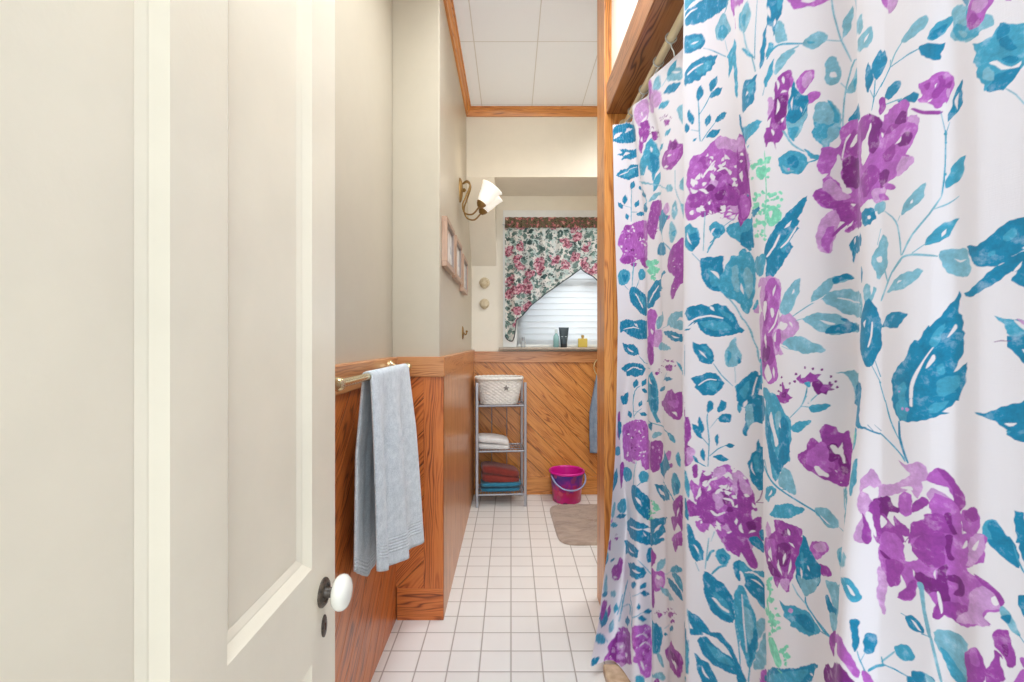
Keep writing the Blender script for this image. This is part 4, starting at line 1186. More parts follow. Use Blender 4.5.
w2977 1855,3 -26,21 -25,3 20,-3 12,-6 11
T2759 1926,0 8,12 -3,17 -33,11 -57,2 -32,-5 -6,-9 2,-17 8,-13 15,0 31
T2785 1781,11 6,13 -3,10 -11,13 -22,14 -29,4 -24,-8 -15,-17 -9,-15 -1,-11 12,-8 21,-8 40
l2962 1791,-20 -65,3 2,22 65
P11 1016,29 14,24 -11,18 -62,6 -26,-21 2,-36 17,-17 16
T106 834,63 -17,24 -1,36 15,-87 16,-18 0
P163 741,9 17,51 13,71 -12,20 47,25 -5,27 -14,10 -17,3 -67,-11 -60,-10 -24,-19 -10,-31 4,-43 18,-36 21,-33 29
w223 678,21 -21,18 -10,57 -17,-45 29
t0 841,19 0,42 32,-21 41,-35 29,-5 5,0 -37
l22 643,-3 43,24 78,12 -9,21 -37,30 -101,-6 -19,-21 2,-36 21
T25 587,66 -19,18 0,9 9,-6 24,-69 21,-24 1,-14 -4
l223 521,-21 17,-9 16,6 10,27 -5,45 -13,29 -13,16 -16,6 -16,0 -12,-25 3,-44 15
l106 604,129 -69,6 0,-132 69
T375 944,368 62,90 -8,-9 -63,-147 -39,-198 -34,-65 -40,-18 67
w518 920,39 -12,48 3,54 11,108 26
T822 1066,580 144,126 39,23 -2,-33 -28,-44 -27,-100 -47,-88 -33,-324 -87,-152 33
t822 918,174 -114,11 5,-149 94,-34 18
P1954 1391,79 42,75 32,37 11,0 -14,0 -21,0 -15,-23 -14,-30 -11,-26 -13,-26 -51,-19 -4,-31 -3,-39 20,-18 17
T509 786,249 91,127 -11,51 -44,-51 -32,-69 -15,-193 -46,0 41
w692 804,66 3,39 8,29 5,31 6,-55 10
T938 947,19 41,21 13,18 11,329 104,22 -3,5 -25,-33 -81,-320 -112,-21 -5,-21 3,-13 14
P1325 1098,31 5,36 -10,21 -15,2 -13,-4 -14,-31 -43,-33 -29,-34 -22,-45 -8,-261 -39,288 156
m1307 893,21 56,11 17,19 -13,24 -5,92 32,40 10,20 -9,6 -44,-14 -48,-17 -24,-30 -25,-40 -22,-31 -14,-30 -8,-26 0,-21 10,-12 24
P1286 915,27 38,21 7,15 -23,9 -161,3 -69,-17 -38,-25 -17,-57 2,-260 -2
p1378 899,28 25,39 17,36 8,19 -11,11 -21,-2 -22,-21 -26,-36 -28,-27 -11,-23 13,-20 31
w1476 929,-20 -20,-60 -9,25 34,51 6
l1415 958,17 7,64 39,34 30,19 30,7 45,-82 -49,-37 -28,-20 -30,-6 -38
l1530 971,388 181,-9 -1,-379 -177
t1858 1128,9 18,69 47,68 36,53 20,40 7,31 2,11 -6,0 -10,-21 -17,-50 -22,-114 -47
t1906 1126,27 22,57 24,56 15,40 -1,40 -11,15 -21,0 -28,0 -28,0 -16,0 4,-15 10,-160 26
T1567 955,18 17,228 95,90 20,150 11,42 -9,31 -15,13 -26,0 -17,-11 0,-49 -4,-56 2,-237 -8
l1458 856,32 -33,40 -8,103 29,333 118,-81 10,-87 -9,-242 -90
t773 448,-12 109,-102 65,-9 -4,99 -69,9 -107
t737 626,125 64,-3 3,-131 -69
t770 499,99 53,97 -12,-4 4,-97 11,-59 -28,-45 -30
T755 686,49 34,8 13,-6 10,-36 6,-57 -39,-24 -22,3 -9
T848 714,40 -3,23 4,12 9,12 24,-47 2,-23 -4,-13 -9
T849 688,29 -23,27 -9,26 -4,49 3,-36 26,-26 12,-26 5
T840 573,21 10,0 10,-3 11,-15 18,-15 -17,-4 -10,0 -9
T890 555,35 -23,23 -6,23 -1,36 13,-41 16,-24 8,-22 2
T832 530,20 -23,21 -11,22 -5,43 -5,-27 29,-19 13,-25 8
T647 390,66 53,6 15,-18 5,-72 -16,-69 -51,-12 -18,12 -8
t419 318,69 228,78 129,-30 -11,-66 -84,-39 -124,-26 -143
t384 346,47 161,-17 -6,-39 -152
t455 430,156 84,60 26,21 -9,0 -46,24 9,9 54,-30 7,-96 -40,-150 -84
t349 361,29 14,6 16,-6 17,-23 27,-31 -13,-16 -10,8 -18
l305 241,50 13,9 14,-6 20,-31 42,-50 -15,-21 -12,6 -22
P1478 651,-28 -22,-24 -16,-24 9,6 22,17 12,18 7,31 -4
D1432 642,-21 -14,-11 4,8 11,11 1
P1481 658,-20 -14,-22 -8,-3 5,7 9,20 13,7 2
P1526 679,-4 -4,-8 0,4 3
P1392 637,-10 -5,-8 3,14 4
P1400 661,-12 -5,4 6
D1404 649,-12 -10,-14 -1,10 11
P1369 630,-13 -8,-9 -1,9 8
P1432 671,-7 -5,-4 3,7 4
D1392 644,-18 -6,10 7
P1485 657,-7 -6,-4 6,7 2
P1445 671,-17 -9,-3 7
D1413 656,-5 -5,-8 1,4 4
P1951 851,-60 -32,-111 -46,-171 -78,-42 -8,30 28,237 122,93 25
D1810 812,-39 -23,-159 -78,-27 -10,-9 2,42 31
P1960 865,-78 -33,-30 -9,-21 2,42 22,30 10,33 10
P1518 686,-7 -5,-10 0,13 9
D1762 819,-159 -82,-30 -13,18 17
P1627 762,-45 -28,-15 -5,0 7,15 9,24 11
D1876 874,-18 -8,-21 -6,21 13
P1545 694,-15 -11,-12 -2,12 14,10 5
P1777 827,-18 -13,-168 -79,135 72
P1530 677,-14 -7,-2 7,8 2
D1570 714,-16 -11,-14 -3,14 12
D1921 884,-18 -9,-9 -1,-9 3,27 9
D2040 895,-22 -13,-14 -2,14 10
D1954 895,-33 -12,27 15
D1912 881,-18 -9,-27 -5,18 9
P1975 873,-21 -14,-18 -5,0 9,33 13
P1518 687,-4 -4,-16 -5,0 3,16 11
P2012 890,-22 -14,-21 -4,9 9,15 6
D1993 895,-30 -13,15 11
P1990 818,-57 -22,-18 -14,-81 -21,24 19,57 34,66 14
D1915 802,-39 -19,-18 -1,39 18
P1990 828,-15 -11,-51 -12,27 16,30 10
D1879 814,-30 -12,12 8,18 7
D1861 805,-24 -12,-21 -6,24 13
P1837 789,-21 -10,-12 1,24 9
D1990 848,-30 -13,15 11
P1897 815,-18 -8,-21 -6,21 13
D1918 829,-9 -4,-18 -4,18 7
t1804 772,-301 -207,8 1,305 210
T1490 515,23 -1,15 6,42 32,-48 -12,-11 -5
T1801 684,108 47,36 19,9 13,-15 15,-99 -44,-48 -25,-30 -22
t1007 531,454 26,20 -52,-56 -135,-115 -45
T1336 546,36 17,39 -9,30 -19,15 -21,7 -29,-4 -32,-25 -42,-44 -48,-29 -10,-25 48,-5 84
l1378 350,12 11,27 5,24 -5,26 -20,31 -53,-20 -4,-57 15,-39 35
T2151 928,2 10,-2 -13,0 -26,598 246,24 -83,0 -29,-11 -29,-10 -10,-601 -294,-4 135,2 55
t2768 1060,12 32,4 -12,-4 -138,-7 -54,-19 -10,-611 -308,-8 35,6 46
T0 440,14 45,98 -15,60 -50,45 -58,-60 -24,-81 12
P49 404,-21 27,-11 75,14 42,18 7,27 -8,30 -16,24 -22,6 -17,-42 -61,-21 -22
P160 453,12 10,24 3,24 -8,33 -40,3 -18,-15 -12,-21 -9,-21 3,-21 21
t0 291,5 31,20 4,48 -16,60 -26,48 -25,30 -20,15 -21,-6 -10,-39 1,-60 16,-51 15,-33 17,-26 18
t199 241,84 -42,8 2,-83 40
T19 111,-16 33,8 10,38 1,99 -13,9 -7,-9 -7,-45 -27,-30 -1,-12 0,-27 3
P262 125,67 13,-41 39,96 34,27 55,59 37,90 38,90 33,84 5,42 -153,18 -18,-195 -67,-135 -40,-6 -1,93 0,-6 0,-542 0,238 0,18 3,-6 12
P518 115,72 16,30 10,12 12,-3 14,-78 -29,-24 -13
P411 153,35 -9,27 3,39 14,75 38,-60 -9,-36 -8,-48 -15
P398 177,-22 -9,-5 -3,4 -5,12 -10,24 15,-3 8
P455 161,60 10,33 9,18 11,24 24,-81 -25,-33 -16
P476 127,21 -5,15 2,63 26,-48 -6,-33 -10
P536 215,-6 11,-21 -3,-24 -8,-48 -20,36 0,30 7
p578 161,84 37,21 14,-15 3,-60 -8,-63 -39,9 -7
m662 331,-66 -14,-39 -15,-33 -19,-42 -30,84 24,60 29
p414 131,-9 -13,6 -3,11 0,42 12,-9 10,-21 -2
P353 182,-19 -11,3 -6,16 -5,28 -5,0 16,-11 7
p479 111,24 -8,27 3,36 12,54 26,-69 -9,-42 -13
m371 112,-22 -12,-2 0,56 0,25 0,-34 3,-10 6
p431 140,15 -15,24 0,39 12,81 33,-36 1,-36 -6,-54 -14
p467 160,57 11,24 9,12 8,9 16,-63 -22,-30 -12
m503 155,78 19,33 13,12 11,3 18,-87 -32,-33 -19
P405 181,-24 -4,-6 -2,-2 -5,5 -10,20 7,7 7
w385 178,15 10,-15 3
w389 232,1 5,-3 4,-3 -5
w506 100,-18 0,18 0
w512 290,30 5,45 23,-30 -9
w403 262,0 -8,2 -4,50 18
w665 225,-48 -18,-18 -15,39 16
w400 222,14 4,2 7
w376 108,-3 10,-15 9,-5 -12
w680 226,-42 -18,-21 -11,-3 -15,54 29
D416 153,-13 -9,-3 0,-6 3,9 8
D476 199,-21 -9,-27 -6,0 3,3 3,33 11
D545 229,-24 -13,-54 -12,3 8,33 10,39 15
D656 192,-33 -14,-15 0,21 10
D353 158,18 34,21 38,22 21,-3 -23,17 -128,30 0,-66 0,-37 25
p605 239,-18 -18,-30 -19,-45 -18,-42 -11,-30 -2,-32 9,3 8,32 16,51 19,48 13,36 7,24 3
w551 216,-51 -24,-33 -4,-6 3,9 7,33 14,39 9
m767 438,47 38,91 -6,59 -27,19 -22,19 -100,-6 -131,-10 -46,-18 -13,-28 4,-36 13,-32 22,-27 66,-43 1,24 57,-41 43,-18 49
P858 349,-15 -2,4 -13,14 4
P895 253,16 -13,16 6,-16 8
m851 255,-6 -15,2 -7,8 -3,22 -2,-4 15,-12 8
m913 361,0 13,-23 5,5 -10
P872 330,6 -12,19 1,-12 10
m959 403,0 15,-10 8,-11 5,-29 4,14 -19,17 -9
P851 398,-24 0,-5 -4,-2 -10,6 -13,21 10,4 7
m918 377,4 11,-24 10,4 -12
P888 318,23 -9,11 0,1 16,-25 2,-6 -2
P948 280,23 4,2 6,-5 6,-24 14,-11 -14,5 -8
P819 342,-22 -17,-6 -8,26 -3,10 16,-1 8
P983 366,-2 17,-8 7,-11 2,-27 2,18 -19,16 -8
P890 279,7 -11,5 -3,25 1,-16 11
P858 365,-13 -10,0 -6,24 -12,3 14,-5 7
P869 284,9 -14,8 -4,27 6,-21 13,-14 0
P938 349,10 9,-4 5,-31 12,3 -14,11 -8
P895 373,-18 9,-7 0,-5 -16,20 -3
P913 294,35 -11,12 1,2 8,-5 18,-35 0,-9 -7
w946 205,-15 6,-13 -3,13 -6
w935 414,18 -1,-13 5
w830 326,13 4,-4 11
w953 435,0 -13,20 -6
w902 295,-9 -3,4 -7,8 3
w885 226,0 8,-8 7,0 -8
w923 399,0 -8,19 -4
w916 277,-23 2,12 -4
w900 424,-5 -8,14 -7
w857 295,-16 4,7 -5
w923 424,21 0,-15 7
w920 443,-11 -4,9 -10,5 7
w969 315,23 -12,-6 10
w830 276,-16 9,-2 -13
w976 303,-12 0,4 -7,8 2
w976 273,-10 3,-7 -4
D880 347,0 -2,-5 1,-8 4,0 3,5 2
D878 341,-8 -4,-6 4,8 6
D913 250,-8 -2,-13 3,3 10,5 0
D883 357,-8 0,-8 2,2 3,6 3
w826 399,41 12,23 -3,19 -12,39 -27,5 1,-35 31,-25 13,-31 4,-25 -5,-13 -10
w862 337,54 13,17 -9,42 -24,3 4,-36 25,-26 11,-26 0,-20 -7,-12 -8
w872 247,5 -22,8 -14,33 -36,-9 39,-12 14
P1516 421,72 52,201 132,72 43,120 -16,100 9,20 -18,10 -30,-14 -60,-21 -51,-27 -23,-48 -5,-125 -3,-331 -89,-29 34
D1759 536,75 30,129 27,68 2,20 -24,4 -36,-9 -18,-56 9,-132 11
w1858 516,117 -5,40 -15,8 31,-11 13,-37 1
l1002 140,323 57,57 26,43 17,38 4,35 -4,22 -6,4 -11,-15 -14,-21 -12,-32 -7,-170 -20
t828 118,3 23,6 10,15 6,23 1,20 -5,14 -16,11 -19,3 -16,-19 -2,-29 0,-20 0,-12 0
P1310 132,15 19,27 23,26 14,20 -3,23 -12,4 -15,-27 -10,-46 -10
t2128 470,21 24,588 339,3 9,-599 -319,-12 -18,0 -8,0 -8
T2787 1712,46 8,44 -29,25 -41,-9 -46,-37 -24,-32 20,-29 52
t2845 1668,9 0,16 -11,12 -15,2 -16,-2 -20,-7 -8,-24 50
w2833 1678,37 -51,-3 23,-5 11,-9 9
l2842 1574,24 -46,4 3,-25 47
l2927 1744,-22 -162,-2 -27,5 1,11 66,12 101,2 23
t2923 1609,23 53,20 18,-3 8,-7 -2,-11 -7,-13 -14,-16 -42,-2 -15
P3016 1736,-12 11,-3 13,7 14,31 26,40 27,30 6,7 -34,-3 -52,-5 -39,-6 -17,-10 -3,-34 14
t2965 1650,19 46,31 16,36 -29,-8 -42,-18 -31,-35 12
T2990 1668,10 7,19 0,12 -4,0 -15,-4 -20,-8 -9,-11 8,-13 20
t2947 1538,45 55,33 21,1 7,-10 -1,-15 -7,-16 -11,-34 -42,-10 -18
T3062 1634,11 21,20 18,14 0,4 -31,-2 -49,-3 -32,-9 -4,-19 27,-16 34
T2892 1526,6 18,15 4,100 -35,26 -22,21 -29,8 -30,3 -80,-7 -37,-25 -10,-55 4,-24 5,-25 17,-20 24,-13 34,-8 41,-4 51
t2949 1440,19 4,31 -7,24 -12,16 -23,13 -26,1 -20,-16 -6,-28 2,-23 9,-19 25,-15 33
w2945 1406,11 -11,37 -23,32 -13,12 -1,5 8,-8 8,-30 12,-37 22,-15 7
t3065 1453,10 44,18 36,13 5,5 -57,0 -167,-2 -44,-5 -29,-6 -11,-7 15,-16 76,-11 90
t3069 1318,19 -106,10 -106,5 4,0 27,-7 81,-14 77,-7 27
T2775 1260,12 10,59 -7,36 -12,43 -47,59 22,36 -21,36 -31,27 -38,14 -31,-9 -5,-21 11,-25 32,-34 31,-42 9,-47 -1,-77 -16,-28 9,-23 19,-15 34
T2841 1116,21 29,32 16,29 -8,34 -18,120 -18,24 -10,8 -30,-8 -31,-37 -12,-84 -11,-37 -2,-35 8,-29 19,-25 35
t2893 1127,22 4,79 -12,63 -18,9 -13,-20 -12,-39 -13,-37 -3,-36 16,-30 31
T2790 1156,6 8,13 8,13 4,46 -3,13 -5,-7 -8,-15 -10,-17 -8,-31 -6,-13 -2,-8 6,-2 8
l2770 1269,18 -114,4 2,-14 118
T2823 1035,43 -17,38 -6,38 -39,32 -41,-98 -67,-32 58,-11 56
w2865 981,3 -31,7 -14,12 -10,27 -4,-27 25
m3677 4428,11 -2,13 -4,8 -6,-11 -15,-5 -2,-8 8,-6 13
l3680 4361,33 25,12 4,10 -14,8 -26,3 -23,-2 -16,-14 -29,-26 -18,-16 4,-6 11,-10 56,0 15
t3679 4344,9 4,15 -2,10 -7,0 -17,-4 -21,-5 -11,-9 12,-12 24
l3688 4281,7 -54,9 -30,29 -58,17 -77,6 -2,-2 20,-14 58,-27 55,-19 86
t3754 4115,12 119,18 123,-2 2,-20 -123,-10 -88,-2 -32
t3752 4115,-12 31,-13 19,-18 20,-39 34,20 -35,15 -22,17 -19
T3832 4336,61 -33,5 -29,-11 -33,-14 -19,-9 -42,-14 -19,-6 46,-18 15,1 56
t3873 4313,8 -1,11 -9,5 -12,-4 -15,-7 -19,-6 -8,-4 17,-3 28
w3834 4300,-6 -13,0 -11,4 -13,10 -19,2 25,-4 17
w3862 4233,-7 -10,-3 -20,9 4,3 5,2 7
w3829 4207,5 4,6 0,4 -4,6 -25,1 -13,-1 -10,-9 -11,-4 1,-5 6,-5 8,0 14
l3856 4140,-1 21,10 44,4 7,5 2,5 -3,6 -6,8 -10,6 -15,5 -22,3 -24,-3 -16,-14 0,-20 8
T3779 4061,-2 29,7 43,22 67,14 29,2 -3,-3 -31,-12 -82,-15 -45,-10 -10
t3809 4095,3 16,7 21,7 15,10 -1,8 -6,5 -9,-1 -11,-7 -11,-7 -10,-10 -6,-10 -2
t3798 3967,-3 11,0 16,3 17,22 33,24 25,2 -2,0 -12,-7 -37,-7 -13,-23 -30,-6 -7
t3815 4081,20 19,12 7,11 4,11 2,18 -4,88 -35,0 5,-58 27,-31 12,-18 2,-15 0,-13 -4,-13 -8,-17 -22
l3951 4081,-67 -6,-8 -2,2 -5,21 0,43 5,11 3
l3846 4019,2 24,6 12,12 9,13 8,15 3,16 1,17 -3,8 -7,-5 -8,-29 -24,-32 -28,-13 -8,-6 1
t3801 3992,-19 -49,3 -2,18 51
m3920 4289,44 -20,61 -32,38 -22,3 -8,-15 -3,-29 2,-49 15,-35 15,-8 7,-21 43
w3962 4254,5 2,24 -7,21 -14,5 -6,-5 0,-10 1,-11 2,-11 7,-13 10
l3969 4089,6 7,20 6,25 -2,12 -4,7 -3,6 -6,4 -7,3 -8,1 -9,-2 -8,-7 -5,-19 -7,-18 -3,-9 3,-8 5,-8 7,-7 8,-5 9,-2 9
t3983 4083,23 -13,7 -6,-4 -1,-18 4,-6 6,-3 7
l4046 4055,52 -26,0 3,-52 28
l4064 4209,2 -36,4 -27,15 -73,9 -38,13 -37,25 -64,4 0,-36 102,-9 36,-15 73,-8 64
l4103 4041,5 1,19 18,8 18,5 23,0 34,0 6,-5 -1,-19 -17,-11 -18,-5 -23,1 -35
l4098 4030,11 18,-2 3,-10 -19
l4170 3996,9 -1,347 -146,10 11,2 15,-2 29,-40 1,-327 144,-5 -17,2 -29
l4148 4162,12 -57,6 -3,-14 58
l4516 3795,13 -6,31 -4,12 9,4 15,-2 25,-2 6,-6 2,-27 1,-23 0,-22 -5,13 -33
w4542 3807,12 4,10 14,-16 -5,-4 -4
l4046 3908,-2 40,2 17,5 11,7 8,8 1,9 -6,8 -9,8 -15,4 -19,3 -22,0 -17,-1 -13,-4 -9,-6 -6,-9 -1,-10 5,-8 4,-7 9,-4 9
w4085 3900,-3 -2,-16 5,-4 5,-2 4,1 6,2 6,3 0,9 -2,5 -5,3 -9
l4096 3868,18 -27,2 2,-18 28
l4106 3641,3 106,4 56,6 41,18 64,15 22,359 -125,-17 10,-350 122,-13 -23,-18 -66,-6 -41,-4 -57,-1 -108
l4114 3822,3 9,17 25,24 38,14 6,5 -12,-2 -22,-16 -45,-8 -8,-14 0,-15 3
t4142 3852,4 7,9 3,4 -2,0 -13,-6 -31,-4 8,-5 16
T4560 3645,3 2,11 18,3 17,-3 20,-12 34,-13 -20,-5 -16,3 -20,9 -29
T4587 3670,6 1,20 12,6 15,-1 20,-8 29,-2 5,-5 0,-20 -13,-9 -13,-2 -18,10 -31
t4564 3648,15 -32,3 -1,-15 32
t4583 3671,-5 -54,-7 -35,2 -1,10 33,3 40,0 16
t4610 3653,-27 -32,3 -2,26 32
T3634 3943,3 34,15 43,18 30,23 5,41 -12,21 4,5 -3,-19 -96,-9 -9,-14 -6,-35 -7,-27 2
w3685 3986,22 4,9 5,17 22,-31 -9,-9 -7
t3697 4026,16 3,21 -3,11 -6,-4 -17,-8 -25,-11 -10,-11 13,-9 25
T3234 4084,-1 -17,5 -51,13 -56,14 -21,363 -129,-3 17,-367 182,-5 51,-5 20
t3254 3932,380 -67,80 -16,30 6,28 -23,-37 -28,-43 -1,-27 -18
P3793 3782,15 66,30 57,8 67,12 16,16 6,23 2,20 -4,7 -15,-1 -19,-16 -37,-9 -56,-9 -47,1 -53,-19 -10,-5 -21,-10 -17,-35 6,-36 17,-3 18
D3836 3889,18 14,23 4,16 -6,3 -21,-3 -34,-7 -28,-10 -22,-16 -16,-13 0,-9 30,-4 44
w3851 3986,1 -16,5 -38,8 14,1 11,-4 11
w3882 3982,-6 -8,0 -7,1 -8,8 -12,4 16,-2 11
w3819 3833,-18 -9,-5 -11,0 -12,8 -23
w3852 3899,-4 -33,-6 -32,15 14,5 12,0 15
w3867 3916,30 -4,-10 10,-8 2,-5 -1
w3868 3791,6 7,7 13,-10 -1,-4 -2,-3 -6
p3806 3910,8 8,7 3,8 -3,4 -6,4 -11,-1 -12,-7 -20,-12 -22,-10 -9,-3 17
m3908 3963,6 2,7 -5,6 -8,-3 -12,-4 -16,-4 -6,-5 12
m3937 3927,4 13,8 12,9 9,12 4,13 2,11 -1,8 -2,6 -5,1 -7,-1 -12,-3 -15,-7 -13,-10 -12,-22 -17,-8 -3,-5 1,-4 4,-6 12,-5 15
p3958 3943,11 11,18 4,11 -2,3 -10,-3 -14,-4 -15,-7 -10,-9 -8,-8 -1,-7 12,-5 18
m3969 3861,6 5,19 6,23 -4,8 -4,3 -4,2 -7,-3 -6,-7 -7,-22 -11,-15 -2,-6 3,-5 9,-3 12
T3888 3809,16 71,23 67,9 -37,21 -32,23 -16,3 -35,-6 -39,-21 -44,-26 -24,-18 -4,-23 33
l3890 3792,10 -5,15 -12,15 -5,18 10,19 17,10 7,-1 -13,-20 -47,-25 -33,-12 -7,-11 6,-9 13,-7 17,-3 19,-2 20
T3926 3898,8 -1,13 -16,10 -20,3 -22,0 -26,-4 -18,-7 -9,-11 -1,-8 9,-4 33,-3 43
w3921 3883,-9 -15,-4 -9,2 -13,4 -20
w3948 3831,1 -12,7 -16,1 14
l4001 3729,1 28,3 30,8 21,14 6,30 -2,9 4,4 -4,9 -19,10 -23,8 -23,5 -18,1 -16,-3 -15,-7 -17,-11 -18,-12 -11,-16 -1,-17 4,-15 11,-10 17,-7 22
t4005 3753,7 -2,20 -15,21 -11,10 -3,20 5,-14 -22,-12 -9,-15 -1,-16 5,-13 9,-6 15,-2 17
l4013 3815,13 5,16 -3,15 -9,8 -18,7 -24,1 -20,-4 -9,-9 -6,-11 -1,-11 2,-15 7,-10 11,-5 22,0 26
t4053 3817,1 3,6 -5,6 -10,20 -39,8 -18,2 -14,-2 -11,-3 -6,-6 1,-7 5,-5 7,3 19,0 13
l3864 3764,32 -61,3 1,-31 61
l3980 3837,-24 -42,2 -2,25 41
T4126 3712,3 8,23 16,23 15,328 -118,9 -15,2 -19,0 -15,-13 -1,-326 109,-31 8,-13 5
t4152 3703,-25 6,-10 -3,-9 -7,-11 -15,3 -3,19 19,34 -1
t3893 3763,13 -1,20 -4,12 -6,2 -8,-10 -19,-7 -25,-4 -5,-5 5,-17 38,-5 15
P3789 3798,27 0,34 -9,22 -11,2 -9,-17 -21,-14 -9,-5 -6,-4 -43,-9 51,-6 2,-9 -6,-8 -6,-14 -18,-4 2,-2 24,-1 35
w3817 3784,0 -13,9 -21,6 9,0 7,-4 7
t3642 3859,54 -17,44 -15,22 -10,-8 -7,-47 -12,-35 -10,-20 3,-18 13,-369 172,0 14
T3239 4022,386 -227,14 -13,17 -5,-4 25,-387 198,-14 20
t3658 3765,26 -1,-15 -12,-9 8
t3267 3812,422 -125,-2 2,-424 126
l3873 3754,7 -18,13 -26,15 -24,20 -19,20 -16,15 -9,2 3,-33 28,-17 17,-14 22,-23 44
t3956 3654,6 -2,54 -39,9 -8,4 -6,0 -5,-4 -1,-9 3,-13 6,-14 10,-14 14
t3973 3594,34 -2,18 4,0 3,-43 -1,-10 0
t3848 3652,21 6,33 7,35 -11,31 -32,11 -30,-20 -22,-27 -13,-70 25,-18 36
T3887 3636,6 5,8 3,10 -2,10 -7,10 -11,6 -11,2 -8,-1 -10,-5 -5,-9 -1,-13 2,-10 7,-8 11,-5 15
l3863 3616,28 -24,28 -16,-24 1,-14 4,-9 12,-7 15
p3898 3589,-3 -6,-6 3,-4 9,7 1,3 0,1 -2
t4001 3727,32 -4,40 -11,27 -13,3 -11,-20 -23,-20 -14,-9 -22,-6 -6,-4 4,-12 21,-12 12,-7 10,-8 19,-9 24
l4057 3709,12 1,17 -5,11 -9,0 -11,-5 -13,-9 -10,-10 -7,-11 -5,-9 4,-3 16,1 23
l4032 3660,7 7,10 3,8 -1,0 -11,-8 -27,-3 -6,-4 -1,-3 3,-3 9,-4 14
g3760 3654,-17 0,6 6,6 -2
g3762 3652,-7 -9,-9 9,-8 14,24 -1
g3770 3608,-10 -1,-5 3,-1 5,6 3,3 -2
g3780 3631,-8 -6,-14 7,-2 4,6 6,4 1,8 -5
g3723 3646,-21 0,-10 3,-3 14,6 5,9 2,8 -3,7 -7
g3783 3652,-7 -3,-10 1,-12 2,-9 4,-2 9,1 8,6 2,8 0
g3785 3616,-3 -7,-14 7,-3 5,2 7,5 1,4 -1
g3762 3655,-2 -13,-22 13,-6 6,1 5,4 7,7 3,9 -5,9 -6
g3804 3647,-4 -7,-16 8,-4 5,-3 5,5 5,8 2,14 -11
g3750 3608,-5 -9,-11 9,-11 13,4 3,6 0,8 -3,7 -4
g3778 3605,-1 -7,-3 -3,-14 5,-15 7,0 6,5 4,10 5,16 -6
g3696 3602,-16 0,-13 5,3 10,17 -2,11 -5
g3743 3603,-9 -5,-11 5,-5 8,19 0,3 -2
g3804 3609,-5 -6,-6 -1,-9 2,-8 4,-2 5,4 8,15 3,8 -1,3 -6
g3803 3652,-7 -11,-11 2,-9 7,-2 8,2 8,3 5,6 0,12 -1,11 -5,0 -6
g3713 3649,-5 -5,-11 0,-9 5,-15 14,2 7,8 0,12 -2,12 -5,5 -7
g3761 3663,-3 -10,-28 22,17 1,8 -2,7 -4
g3750 3649,-42 5,-5 8,1 8,8 0,23 -8
g3777 3598,-8 -5,-5 0,-11 8,-4 6,5 3,8 1,10 -2,6 -4
g3799 3582,-8 -5,-18 13,20 0
g3785 3618,-6 -3,-11 5,0 3,7 5
g3785 3621,0 -12,-34 25,9 3,12 0,12 -9
g3862 3498,-1 -4,-4 -3,-19 16,9 5,4 -1,8 -8
g3705 3443,-3 -6,-13 4,-1 5,2 2,11 -2
g3742 3516,-6 -5,-10 2,-12 5,-8 7,-2 4,11 1,20 -4,4 -3
g3834 3497,-5 -2,-18 2,-12 13,30 2,6 -7
g3772 3518,-12 -2,-10 4,-8 11,4 5,8 1
g3802 3505,-3 -4,-5 0,-8 2,-6 5,-1 6,7 4,9 -1
g3776 3477,-8 0,-7 3,1 10,12 -4
g3814 3480,-5 -2,-10 2,-1 6,16 -1
g3798 3439,-21 -3,5 12,3 0,16 0
g3827 3477,-14 -1,1 6,4 7,10 -7
g3799 3453,-4 -3,-13 0,-7 2,-9 11,13 4,8 -2,8 -4
g3663 3460,-47 9,-360 87,402 -86
g3762 3432,-7 -3,-12 2,6 9,11 -4
g3844 3419,-10 -11,-9 3,-9 5,2 11,9 10,9 -4,6 -4,2 -5
g3705 3482,-15 0,-14 3,-13 9,0 5,9 1,24 -8
g3685 3473,-15 -1,-14 4,-14 3,-5 4,10 5,25 -3,10 -3
g3673 3452,-34 7,-2 4,40 -4
g3725 3521,-5 -5,-11 -2,-26 13,-1 8,10 8,24 -11
g3781 3416,-2 -5,-5 1,-3 2,-7 8,16 0,2 -1
g3726 3470,-20 -3,-12 2,-11 3,-7 17,4 4,12 2,16 -4,13 -5,5 -8
g3708 3506,-11 -7,-13 2,-11 7,-17 10,-6 7,19 -1,26 -3,11 -8
g3829 3434,-7 -4,-11 -1,-7 3,-10 14,6 10,23 -17
g3725 3454,-7 -4,-14 2,-3 9,9 4,13 -6
g3810 3418,-4 -6,-12 5,9 10,7 -3
g3865 3469,-7 -6,-10 4,-1 5,4 6,6 2,7 -6
g3793 3480,-8 -2,-13 1,0 8,9 6,9 -7
g3853 3446,-5 -7,-8 1,-6 4,-4 9,8 5,10 -4
g3740 3442,-6 -14,-24 15,-4 8,12 6,15 -2,12 -4
g3772 3443,-7 -12,-36 25,27 1,16 -2
g3723 3455,-38 0,-18 3,-5 6,3 6,24 4,13 -4
g3817 3494,-25 -1,-5 13,3 5,8 1,9 -1,9 -4,1 -7
g3847 3476,-18 1,-4 9,8 7,7 0,5 -4
g3848 3444,-8 -4,-9 0,0 11,5 3,10 -3
g3769 3461,-3 -4,-7 0,-18 9,-2 7,10 9,7 -3,6 -5
g3708 3365,-7 -2,-11 3,2 7,2 1
g3734 3347,-9 -4,-5 0,-7 1,-4 9,12 1
g3694 3394,-12 -9,-417 97,397 -74,33 -4
g3711 3413,-15 -1,-23 4,15 13
g3703 3338,-8 -2,-20 3,-33 14,-20 9,28 0,37 -4,10 -4
g3766 3333,-7 -4,-4 1,-12 10,10 5
g3717 3402,-8 -7,-32 21,20 -1,12 -5
g3766 3319,-12 -6,-8 2,-5 4,-6 7,13 2
g3748 3355,-7 -7,-22 7,7 7,1 8,20 -5
g3769 3385,-7 -7,-9 -4,-34 28,7 4,10 0,28 -15
